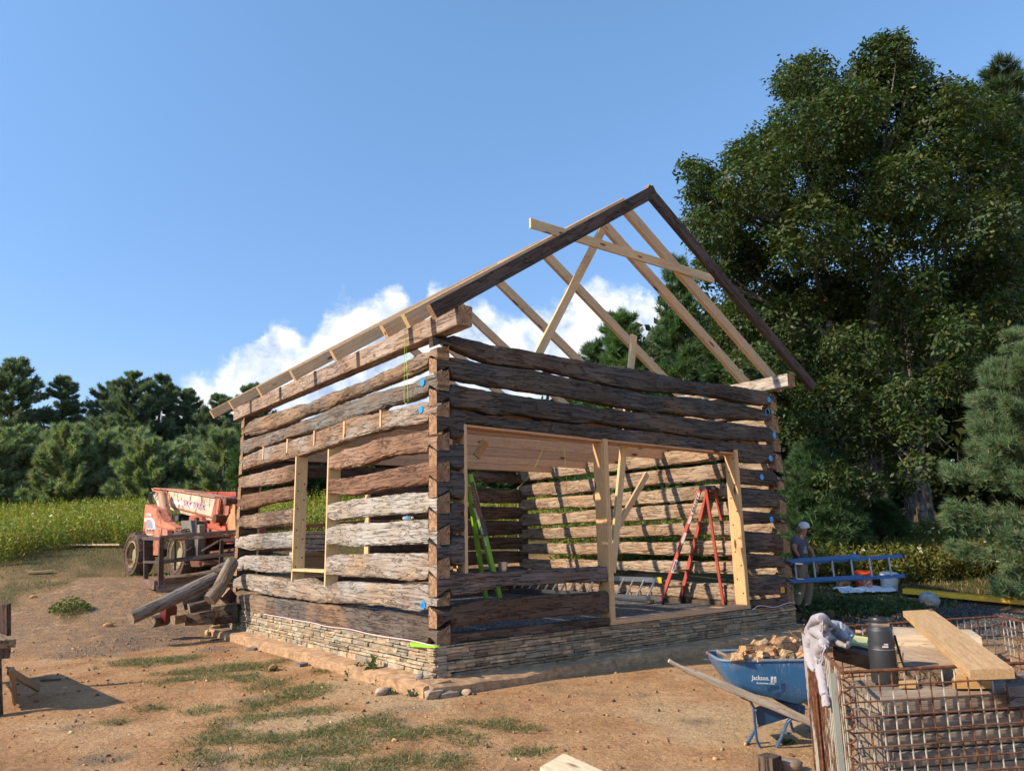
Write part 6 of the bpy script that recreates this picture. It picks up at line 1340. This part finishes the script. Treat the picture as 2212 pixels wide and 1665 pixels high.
def handle(dx, name='handle'):
    P = [N(52, 140, dx), N(130, 185, dx), N(200, 215, dx), N(400, 300, dx), N(700, 425, dx), N(985, 545, dx), N(1240, 660, dx)]; W2 = [(.017, .017), (.018, .018), (.021, .026)]+[(.021, .033)]*4
    V = []; G = []; L_ = 0
    for i, p in enumerate(P):
        tg = unit(P[min(i+1, 6)]-P[max(i-1, 0)]); s_ = unit(np.cross(tg, (0, 0, 1))); u_ = np.cross(s_, tg); L_ += np.linalg.norm(p-P[max(i-1, 0)])
        for k in range(12):
            a = 2*math.pi*(k+.5)/12; ex = 1 if i < 2 else .45; ca = np.sign(math.cos(a))*abs(math.cos(a))**ex; sa = np.sign(math.sin(a))*abs(math.sin(a))**ex
            V.append(p+s_*ca*W2[i][0]+u_*sa*W2[i][1]); G.append((L_+dx, ca*.02, sa*.03))
    b = MB('grey_board', (.50, .42, .32)); b.raw(V, [(i*12+k, i*12+(k+1) % 12, (i+1)*12+(k+1) % 12, (i+1)*12+k) for i in range(6) for k in range(12)]+[tuple(range(11, -1, -1)), tuple(range(72, 84))], G)
    return b.build(name, bar_, 40)
handle(.0)
hf0, hf1 = atd(*BZ(385, 75), nD+.60), atd(*BZ(1090, 470), nD+.52)
MB('grey_board', (.50, .42, .32)).tube([hf0, hf0+(hf1-hf0)*.12, hf1], [.018, .024, .026], 12).build('handle', bar_, 50)
BLU = (.02, .085, .20)
def strap(pts, w_=.032): 
    b = MB('worn_paint', BLU); 
    for i in range(len(pts)-1): b.board(pts[i], pts[i+1], w_, .016, np.cross(unit(pts[i+1]-pts[i]), sdb), .002)
    return b.build('leg', bar_)
strap([N(560, 398), N(620, 420, .02), N(645, 470, .02), N(650, 560, .02), N(665, 690, .0), N(700, 768, .0), N(665, 765, .05), N(590, 735, .12), N(650, 635, .10)])
strap([N(960, 560), N(905, 545), N(880, 570), N(835, 680), N(785, 780)])
strap([N(900, 565, .5), N(920, 640, .5), N(960, 675, .5), N(1000, 688, .5), N(1030, 640, .5), N(1060, 540, .5)])
strap([N(870, 640, .45), N(960, 672, .5)])
MB('worn_paint', (.02, .075, .17)).poly([N(655, 470, .03), N(690, 455, .03), N(900, 530, .03), N(890, 540, .03), N(675, 605, .03)], sdb*.006).poly([N(655, 470, .03), N(660, 475, .35), N(680, 606, .35), N(675, 605, .03)], fwdb*.006).build('brace_plate', bar_)
MB('worn_paint', BLU).poly([N(800, 420, .1), N(1003, 458, .1), N(1003, 515, .1), N(980, 515, .1)], sdb*.35).build('brace_plate', bar_)
for x, y in ((657, 485), (672, 592)): MB('aluminium', (.6, .58, .5)).lathe([(.009, 0), (.009, .006), (.004, .008)], N(x, y, -.012), -sdb, 10).build('bolt', bar_)
wc = atd(*BZ(1180, 660), nD+.28); rad_ = min(.21, wc[2]+.165); wc[2] = rad_-.165
wl = MB('rubber', (.05, .048, .045)); wl.lathe([(rad_*.55, -.03), (rad_*.8, -.045), (rad_*.97, -.03), (rad_, 0), (rad_*.97, .03), (rad_*.8, .045), (rad_*.55, .03)], wc, sdb, 28, True); wl = wl.build('wheel', bar_, 60)
MB('worn_paint', (.5, .5, .5)).lathe([(rad_*.56, -.025), (rad_*.3, -.01), (.03, -.05), (.001, -.05)], wc, sdb, 20).lathe([(rad_*.56, .025), (rad_*.3, .01), (.03, .05), (.001, .05)], wc, sdb, 20).build('rim', wl.parent).parent = wl
o_ = N(628, 288, -.012); yy = unit(N(628, 240)-N(628, 288)); xx = unit(N(750, 292)-N(628, 288)); 
# the tray side bulges outwards a little above the lettering, so the letters stand on a thin raised decal plane
def face_off(x, y): return -.016
text('lettering', 'Jackson.', N(628, 285, -.02), xx, yy, np.linalg.norm(N(628, 245)-N(628, 287)), 'plastic', (.74, .77, .80), bar_, .002, np.linalg.norm(N(752, 285)-N(628, 285)))
text('lettering', 'PROFESSIONAL TOOLS', N(664, 303, -.02), xx, yy, np.linalg.norm(N(664, 294)-N(664, 304)), 'plastic', (.70, .74, .80), bar_, .002, np.linalg.norm(N(792, 303)-N(664, 303)))
lg = MB('plastic', (.74, .77, .80)); lg.poly([N(764, 252, -.02), N(781, 252, -.02), N(779, 268, -.02), N(775, 280, -.02), N(776, 294, -.02), N(764, 293, -.02)], -sdb*.002).poly([N(786, 252, -.02), N(801, 253, -.02), N(801, 294, -.02), N(796, 294, -.02), N(796, 266, -.02), N(790, 266, -.02), N(790, 294, -.02), N(785, 294, -.02), N(785, 275, -.02)], -sdb*.002); lg.build('emblem', bar_)
# wood chunks heaped in the tray, each its own
cen = np.mean(levels[0], 0); WC = 'split wood chunks heaped in the wheelbarrow'
fill = MB('matte', (.20, .11, .05)); n_ = 26; gx, gy = np.meshgrid(np.linspace(.03, .97, n_), np.linspace(.03, .97, n_))
l0 = levels[1]; V = []
for a, b in zip(gx.ravel(), gy.ravel()):
    p = r0+fwdb*(.04+a*(Lr*1.04-.10))+sdb*(.05+b*(Wt-.10)); p[2] = zr-.07+.20*(1-(2*a-1.15)**2*.9)*(1-(2*b-1)**2)*.8+.02*float(vn(a*14, b*14)); V.append(p)
ii = np.arange(n_*n_).reshape(n_, n_); fill.raw(V, np.stack([ii[:-1, :-1], ii[:-1, 1:], ii[1:, 1:], ii[1:, :-1]], -1).reshape(-1, 4)); tag(fill.build('sawdust_heap', None, 60), 'chips and sawdust filling the wheelbarrow under the split chunks', kind='stuff')
r9 = random.Random(3); desc = ['pale', 'orange', 'brown', 'dark barky', 'small pale', 'flat orange', 'grey']; cols = [(.55, .36, .19), (.52, .28, .12), (.34, .20, .11), (.10, .07, .05), (.60, .40, .22), (.50, .27, .12), (.26, .19, .14)]
spots = [(530, 110, 0, .07), (590, 85, .1, .075), (655, 95, .15, .06), (640, 60, .3, .07), (700, 100, .05, .07), (760, 90, .12, .09), (735, 45, .3, .08), (700, 25, .42, .06), (820, 75, .2, .07), (850, 35, .35, .11), (900, 60, .25, .12), (880, 105, .05, .08), (960, 110, .05, .06), (985, 70, .2, .08), (940, 25, .4, .08), (680, 128, .0, .04), (830, 125, .0, .04), (780, 128, .02, .04), (660, 20, .45, .05), (800, 10, .45, .08), (985, 30, .4, .09), (610, 118, .02, .045)]
place = ['at the left rim', 'left of centre, on the near slope', 'in the near middle', 'in the middle of the heap', 'in the near centre by the rim', 'right of centre near the rim', 'on the back slope', 'at the far left of the heap', 'right of the middle', 'on top of the heap', 'right under the top', 'above the right rim', 'at the right rim', 'beside the shirt', 'at the back right', 'tucked at the left rim', 'tucked under the middle of the rim', 'against the near rim', 'at the back left', 'on the far crest', 'behind the shirt hem', 'at the rim left of centre']
for i, ((x, y, d, s_), pl2) in enumerate(zip(spots, place)):
    c = N(x, y, d+.05); a, b, h = s_*r9.uniform(.8, 1.2), s_*r9.uniform(.5, .8), s_*r9.uniform(.4, .7)
    b_ = MB('end_grain' if i % 7 != 3 else 'weathered_wood', cols[i % 7]); ang = r9.uniform(0, 3.1); tl_ = r9.uniform(-.6, .6)
    V = np.array([[-1, -.8, -1], [1, -.9, -.9], [.8, .9, -1], [-.9, .8, -.8], [-.7, -.5, .9], [.9, -.6, .7], [.5, .5, 1.], [-.8, .7, .6]])*(1+np.array([[r9.uniform(-.25, .25) for _ in range(3)] for _ in range(8)]))*[a, b, h]
    Rz = np.array(Matrix.Rotation(ang, 3, 'Z')@Matrix.Rotation(tl_, 3, 'X')@Matrix.Rotation(tl_*.7, 3, 'Y')); V = V@Rz.T
    b_.raw(V+c, [(0, 3, 2, 1), (4, 5, 6, 7), (0, 1, 5, 4), (1, 2, 6, 5), (2, 3, 7, 6), (3, 0, 4, 7)], V*3+i)
    tag(b_.build('wood_chunk'), f'{desc[i % 7]} split wood chunk {pl2} of the wheelbarrow load' if 'heap' not in pl2 else f'{desc[i % 7]} split wood chunk {pl2} in the wheelbarrow', 'wood chunk', WC)
tag(MB('bark', (.30, .15, .08)).tube([atd(*WZ(835, 320), nD+.4), atd(*WZ(800, 290), nD+.4), atd(*WZ(782, 262), nD+.4)], [.012, .009, .005], 6).build('twig'), 'crooked reddish twig sticking up out of the wheelbarrow load', 'twig')

# ------------------------------------------------------------------ wire cage
ZC = .92
c1, c2_, c3 = at(*CZ(505, 680), 2, ZC), at(*CZ(110, 275), 2, ZC), at(*CZ(1975, 150), 2, ZC)
fdir = unit(at(*CZ(2212, 590), 2, ZC)-c1); c4 = c1+fdir*np.linalg.norm(c3-c2_)
cage = empty('wire_cage', c1*[1, 1, 0]+[0, 0, -.17], 'rusty welded wire cage full of old grey timbers at the lower right corner', 'cage')
RS = (.42, .36, .26)
def panel(a, b, nm, step=.068, post=True):
    d = unit(b-a); L_ = np.linalg.norm(b-a); zb = -.12; H = ZC-zb; r = .0043
    v = MB('wire', (.46, .42, .34)); h = MB('wire', (.20, .085, .05))
    for k in range(int(L_/step)): p = a+d*(.05+k*step); v.tube([p*[1, 1, 0]+[0, 0, zb], p+[0, 0, .004*math.sin(k*2.1)]], r, 6, False)
    for k in range(int(H/step)): p = a-[0, 0, .0+(k+1)*step]; h.tube([p+np.cross(d, (0, 0, 1))*.008, p+d*L_+np.cross(d, (0, 0, 1))*.008], r, 6, False)
    pn = empty('wire_panel', cage.location); pn.parent = cage; pn.location = (0, 0, 0); ORG_ = ORIG[cage.name]; ORIG[pn.name] = ORG_
    v.build('upright_wires', pn); h.build('level_wires', pn)
    MB('rusted_steel', (.18, .07, .035)).tube([a-d*.01, a+d*(L_+.01)], .0085, 8).build('top_rod', pn)
    return pn
panel(c1, c4, 'front'); panel(c1, c2_, 'left'); panel(c2_, c3, 'back'); panel(c3, c4, 'right')
pp_ = MB('rusted_paint', (.34, .35, .28)); pa = c1-fdir*.055; pp_.board(pa*[1, 1, 0]+[0, 0, -.15], pa+[0, 0, .0], .030, .006, -_fw, .001); pp_.build('corner_post', cage)
pb = c1+unit(c2_-c1)*.42-fdir*.10; MB('rusted_steel', (.12, .05, .03)).board(pb*[1, 1, 0]+[0, 0, -.15], pb+[0, 0, -.16], .03, .006, -_fw, .001).board(pb*[1, 1, 0]+[0, 0, -.15], pb+[0, 0, -.16], .006, .03, -_fw, .001).build('corner_post', cage)
cl = MB('rusted_steel', (.20, .08, .04)); P = []
for t in np.linspace(0, 1, 420): a = t*2*math.pi*17; q = c1+[0, 0, -t*.98]; P.append(q+fdir*(.010+.022*math.cos(a))-_fw*.022*math.sin(a)+[0, 0, .0])
cl.tube(P, .0042, 5, False); cl.build('hinge_coil', cage, 60)
MB('rusted_steel', (.26, .12, .06)).board(c1+unit(c2_-c1)*.25-[0, 0, .32], c1+unit(c2_-c1)*.10-[0, 0, 1.0], .03, .012, -_fw).build('brace_strap', cage)

# timbers in the cage
inn = unit(np.cross((0, 0, 1), fdir)); inn = inn if np.dot(inn, c3-c1) > 0 else -inn
GT = 'old timbers stacked inside the wire cage'; Lc = np.linalg.norm(c4-c1); zt3 = .775; rt3 = random.Random(6)
ordn = ['top', 'second', 'third', 'fourth', 'fifth', 'sixth', 'seventh', 'eighth', 'ninth', 'tenth', 'eleventh', 'bottom']; z = zt3
for k in range(12):
    h = .076 if k < 11 else .07; 
    for j in range(2):
        dpt = .14+.30*j; dlc = unit(c2_-c1); a = c1+fdir*(.07+rt3.uniform(0, .05))+dlc*((dpt+.14)/np.dot(dlc, inn))-inn*.14+rt3.uniform(-.012, .012)*inn; b = a+fdir*(Lc-.16-(.42 if k == 0 and j == 0 else 0)); a = a.copy(); b = b.copy(); a[2] = z-h/2; b[2] = z-h/2
        cc = np.array([(.34, .27, .20), (.26, .21, .17), (.30, .25, .19), (.22, .19, .16)][(k+j) % 4])
        plank('timber', a, b, .26, h-.006, f'grey timber, {ordn[k]} layer of the cage stack, '+('at the front wires' if j == 0 else 'in the second row back'), 'timber', 'grey_board', cc*.85, group=GT, c=.008)
    z -= h
def onz(pts, z_): return [at(*CZ(x, y), 2, zz) for (x, y), zz in zip(pts, z_ if isinstance(z_, (list, tuple)) else [z_]*len(pts))]
def slab(pts, z_, th_, label, mat, col, cat='plank', group=None):
    P = onz(pts, z_); b = MB(mat, col); n = unit(np.cross(P[1]-P[0], P[-1]-P[0])); n = n if n[2] > 0 else -n
    L_ = unit(P[1]-P[0]); ax2 = unit(np.cross(n, L_)); b.poly(P, -n*th_); off = rng.random(3)*9
    b.G = [np.c_[(v-P[0])@L_+off[0], (v-P[0])@ax2+off[1], (v-P[0])@n+off[2]] for v in b.V]
    return tag(b.build('plank'), label, cat, group)
slab([(2115, 640), (1345, 85), (1068, 100), (1700, 655)], [.99, .965, .965, .99], .042, 'wide fresh tan plank laid slanting across the top of the cage load', 'sawn_pine', (.58, .37, .18))
slab([(1990, 560), (1560, 470), (1040, 400), (1080, 560), (1640, 640)], .83, .06, 'wide grey board under the slanting plank', 'grey_board', (.50, .38, .26))
slab([(975, 250), (1210, 258), (1710, 275), (1810, 345), (1010, 320)], .90, .075, 'squared old beam dusted with sawdust behind the flask', 'grey_board', (.54, .44, .32))
slab([(580, 325), (770, 350), (1010, 440), (1000, 480), (575, 395)], [.93, .92, .87, .87, .91], .04, 'pale green treated board sloping down behind the flask', 'sawn_pine', (.55, .55, .26))
slab([(420, 400), (600, 410), (1000, 540), (1030, 600), (780, 530), (410, 430)], [.90, .90, .84, .83, .85, .89], .085, 'dark wet looking plank under the green board', 'weathered_wood', (.15, .11, .08))
slab([(1060, 560), (1405, 590), (1425, 640), (1080, 640)], .86, .085, 'square dark timber end lying right of the flask', 'weathered_wood', (.24, .18, .13))
slab([(1560, 700), (1880, 700), (1900, 745), (1530, 745)], .83, .045, 'short orange board offcut under the slanting plank', 'sawn_pine', (.62, .36, .14))
slab([(1030, 740), (1200, 745), (1190, 790), (1030, 790)], .80, .02, 'small orange offcut at the foot of the flask', 'sawn_pine', (.60, .38, .17))
slab([(2020, 740), (2240, 700), (2260, 800), (2060, 820)], .83, .09, 'dark timber lying at the right behind the front wires', 'weathered_wood', (.13, .11, .10))
slab([(1960, 500), (2060, 470), (2080, 550), (1990, 560)], .72, .10, 'broken brown wood end in the far right corner of the cage', 'weathered_wood', (.30, .18, .11))
tag(MB('stone', (.20, .14, .10)).box(onz([(1300, 420)], .60)[0], 1.2, .7, .3, math.atan2(fdir[1], fdir[0])).build('timber'), 'dark timber mass buried in the middle of the cage load', 'timber') if False else None
# flask
fb = atd(*CZ(905, 775), 3.93); fb[2] = .785; fb = at(*CZ(905, 772), 2, .785); dfl = ddir(fb); k_ = dfl/CAMF; hpx = (775-185)*.22916; Hf = hpx*k_*1.01; rf = 118*.22916*k_
fl_ = empty('vacuum_flask', fb, 'dark grey hammered vacuum flask standing on the timbers in the cage', 'flask')
MB('hammered_coat', (.045, .047, .052)).lathe([(.001, 0), (rf*.95, 0), (rf, .006), (rf, Hf*.50), (rf*1.0, Hf*.515), (rf*.955, Hf*.535), (rf*1.0, Hf*.60), (rf*1.0, Hf*.62), (rf*.93, Hf*.625), (rf*.93, Hf*.78), (rf*.92, Hf*.80), (rf*.74, Hf*.85), (rf*.74, Hf*.86)], fb, (0, 0, 1), 40).build('body', fl_, 35)
MB('aluminium', (.6, .6, .62)).lathe([(rf*.75, Hf*.85), (rf*.78, Hf*.86), (rf*.78, Hf*.905), (rf*.72, Hf*.91)], fb, (0, 0, 1), 40).build('steel_band', fl_, 35)
MB('plastic', (.02, .02, .022)).lathe([(rf*.76, Hf*.905), (rf*.77, Hf*.91), (rf*.77, Hf*.975), (rf*.72, Hf*.99), (.001, Hf*.99)], fb, (0, 0, 1), 36).build('lid', fl_, 35)
MB('aluminium', (.55, .55, .57)).lathe([(rf*1.004, Hf*.508), (rf*1.004, Hf*.517)], fb, (0, 0, 1), 40, True).build('ring', fl_, 35)
tw = unit((CAM-fb)*[1, 1, 0]); sdv = np.cross((0, 0, 1), tw); o_ = fb+tw*rf*.945+sdv*.004+[0, 0, Hf*.56]
MB('plastic', (.50, .40, .38)).board(o_+[0, 0, .012]-sdv*.0, o_+sdv*.030+[0, 0, .012], .004, .007, (0, 0, 1), .0005).board(o_-sdv*.0, o_+sdv*.030, .004, .009, (0, 0, 1), .0005).build('badge', fl_)
MB('cloth', (.02, .02, .02)).tube([at(*CZ(962, 330), 2, .98)*0+fb+[0, 0, Hf*.72]-sdv*-rf*1.05, fb+sdv*rf*1.35+[0, 0, Hf*.35], fb+sdv*rf*1.6+[0, 0, Hf*.12]], .006, 6).build('carry_strap', fl_)
# sweatshirt draped over the corner of the load
def deprim(x, y):
    a_ = ddir(at(*CZ(x, 680-(505-min(x, 500))*1.025), 2, ZC)); b_ = ddir(at(*CZ(x, max(330., min(y, 470))), 2, .95)); t = float(ss(y, 520, 400)*ss(x, 300, 400)); return a_*(1-t)+b_*t
def CD(x, y, d): return atd(*CZ(x, y), deprim(x, y)-(d_h-d)-.03)
def drape(px, depths, th_=.0):
    pass
rows = []   # cloth as a lofted sheet following the folds: each row is a polyline across the garment
d_h = ddir(c2_)*.94
prof_ = [ (150, [(235, 205, .00), (262, 160, .02), (300, 150, .04), (345, 165, .03), (390, 190, .0)]),
          (0, [(165, 255, -.03), (215, 215, .05), (270, 205, .01), (330, 225, .07), (385, 240, .03), (420, 250, -.03)]),
          (0, [(150, 310, -.04), (205, 270, .04), (255, 275, .0), (310, 290, .06), (360, 305, .02), (400, 300, -.02)]),
          (0, [(140, 370, -.04), (190, 350, .04), (240, 345, .0), (300, 360, .05), (360, 370, .03), (410, 385, -.02)]),
          (0, [(150, 440, -.04), (195, 430, .05), (240, 430, .0), (290, 430, .04), (330, 445, .03), (375, 420, -.02)]),
          (0, [(148, 520, -.04), (185, 520, .04), (225, 530, .0), (262, 520, .01), (310, 530, .03), (335, 480, -.02)]),
          (0, [(155, 590, -.04), (190, 600, .03), (225, 610, .0), (255, 600, -.0), (300, 620, .03), (330, 540, -.02)]),
          (0, [(200, 650, -.03), (222, 665, .0), (240, 672, .0), (255, 660, -.01), (285, 640, .0), (318, 600, -.02)]) ]
def sheet(rows, nn_=40, mm=60, ripple=.016, thick=.012, col=(.37, .34, .355)):
    R_ = []
    for _, r in rows:
        r = np.array(r, float); t = np.linspace(0, len(r)-1, nn_); R_.append(np.stack([np.interp(t, range(len(r)), r[:, a]) for a in range(3)], 1))
    R_ = np.array(R_); t = np.linspace(0, len(R_)-1, mm); G_ = np.empty((mm, nn_, 3))
    for j in range(nn_):
        for a in range(3): G_[:, j, a] = np.interp(t, range(len(R_)), R_[:, j, a])
    for _ in range(3): G_[1:-1] = (G_[:-2]+2*G_[1:-1]+G_[2:])/4; G_[:, 1:-1] = (G_[:, :-2]+2*G_[:, 1:-1]+G_[:, 2:])/4
    V = np.array([CD(x, y, d_h-c-ripple*float(fbm(x*.022+y*.006, y*.008, 5, 3))*2.2) for x, y, c in G_.reshape(-1, 3)])
    b = MB('cloth', col); ii = np.arange(mm*nn_).reshape(mm, nn_); F = np.stack([ii[:-1, :-1], ii[:-1, 1:], ii[1:, 1:], ii[1:, :-1]], -1).reshape(-1, 4)
    b.raw(V, F); b.raw(V+_fw*thick*2.2, F[:, ::-1]); return b
hood = empty('sweatshirt', c2_, 'pale grey sweatshirt draped over the back corner of the cage with one sleeve hanging', 'sweatshirt')
sheet(prof_).build('garment_body', hood, 60)
def fold(pts, r, name='fold', sq=None, mat='cloth', col=(.37, .34, .355)):
    P = [CD(x, y, d_h-c) for x, y, c in pts]; m2 = 14*len(P); t = np.linspace(0, len(P)-1, m2); Q = [np.array([np.interp(tt_, range(len(P)), [p[a] for p in P]) for a in range(3)]) for tt_ in t]
    for _ in range(4): Q = [Q[0]]+[(Q[i-1]+2*Q[i]+Q[i+1])/4 for i in range(1, m2-1)]+[Q[-1]]
    rr2 = np.interp(t, range(len(r)), r)*(1+.12*vn(t*2.1, len(pts)*3.))*np.sqrt(np.clip(np.minimum(t, t[-1]-t)/(.16*(name not in ('sleeve', 'cuff'))+.05), .03, 1)); b = MB(mat, col); b.tube(Q, list(rr2), 26, True, sq)
    for i_ in range(len(b.V)): b.V[i_] = b.V[i_]+(.012*fbm(b.V[i_][:, 0]*26, b.V[i_][:, 1]*26, b.V[i_][:, 2]*9, 4)+.009*np.abs(fbm(b.V[i_][:, 0]*55, b.V[i_][:, 1]*55, b.V[i_][:, 2]*14, 3)))[:, None]*np.array([1, 1, 0.3])
    return b.build(name, hood, 70)
fold([(330, 400, .05), (300, 450, .05), (285, 520, .045), (290, 620, .04), (310, 740, .035), (330, 850, .03), (345, 910, .03)], [.026, .032, .030, .031, .030, .027, .025], 'sleeve', 1.)
fold([(345, 905, .03), (350, 950, .03), (355, 1010, .03)], [.022, .024, .024], 'cuff')
fold([(205, 330, .02), (190, 430, .05), (192, 520, .055), (215, 620, .04), (232, 665, .02)], [.03, .036, .034, .028, .012], 'sleeve')
fold([(180, 270, .0), (240, 190, .05), (300, 165, .06), (350, 190, .05), (390, 230, .03)], [.018, .026, .028, .024, .016], 'hood')
fold([(300, 200, .05), (335, 260, .09), (380, 330, .10), (440, 395, .09), (500, 420, .07), (548, 432, .05), (572, 400, .04), (560, 330, .04)], [.014, .018, .018, .016, .014, .012, .011, .010], 'hem_band', None, 'cloth', (.29, .265, .24))
fold([(380, 225, .04), (440, 240, .07), (490, 270, .07), (530, 290, .05), (575, 320, .02), (585, 350, .01)], [.022, .034, .036, .030, .022, .012], 'folded_body', None, 'cloth', (.37, .37, .40))
fold([(400, 290, .05), (450, 320, .07), (500, 340, .06), (545, 370, .03)], [.026, .034, .034, .022], 'folded_body', None, 'cloth', (.36, .34, .335))
fold([(335, 230, .06), (365, 205, .09), (395, 225, .095), (400, 260, .09), (375, 280, .09)], [.008, .009, .010, .009, .008], 'neck_band', None, 'cloth', (.42, .38, .33))
fold([(395, 395, .0), (330, 330, .03), (260, 300, .045), (200, 300, .03)], [.03, .034, .03, .02], 'fold')

# ------------------------------------------------------------------ near boards at the bottom edge
def board_z(pts, z_, th_, label, col): P = [at(x, y, 2, z_) for x, y in pts]; b = MB('sawn_pine', col); b.poly(P, (0, 0, -th_)); L_ = unit(P[1]-P[0]); b.G = [np.c_[(v-P[0])@L_, (v-P[0])@np.cross((0, 0, 1), L_), v[:, 2]] for v in b.V]; return tag(b.build('plank'), label, 'plank')
board_z([(1218, 1626), (1420, 1716), (1350, 1760), (1166, 1656)], .42, .045, 'clean pale pine board cut by the bottom picture edge', (.80, .66, .42))
board_z([(1190, 1662), (1400, 1750), (1330, 1790), (1155, 1673)], .372, .045, 'second pine board right under the clean pale one', (.74, .58, .36))
q = at(1665, 1668, 2, -.17); tag(MB('weathered_wood', (.10, .08, .06)).board(q+[0, 0, -.05], q+[0, 0, .12], .13, .12, (1, 0, 0)).build('wood_block'), 'short dark square wood block standing at the bottom edge by the cage', 'wood block')
q = gp(1700, 1660); tag(MB('stone', (.28, .20, .14)).rock(q+[0, 0, .03], (.12, .09, .05), 5, 2).build('stone', None, 40), 'flat brown stone right of the dark wood block', 'stone')
print('things built')
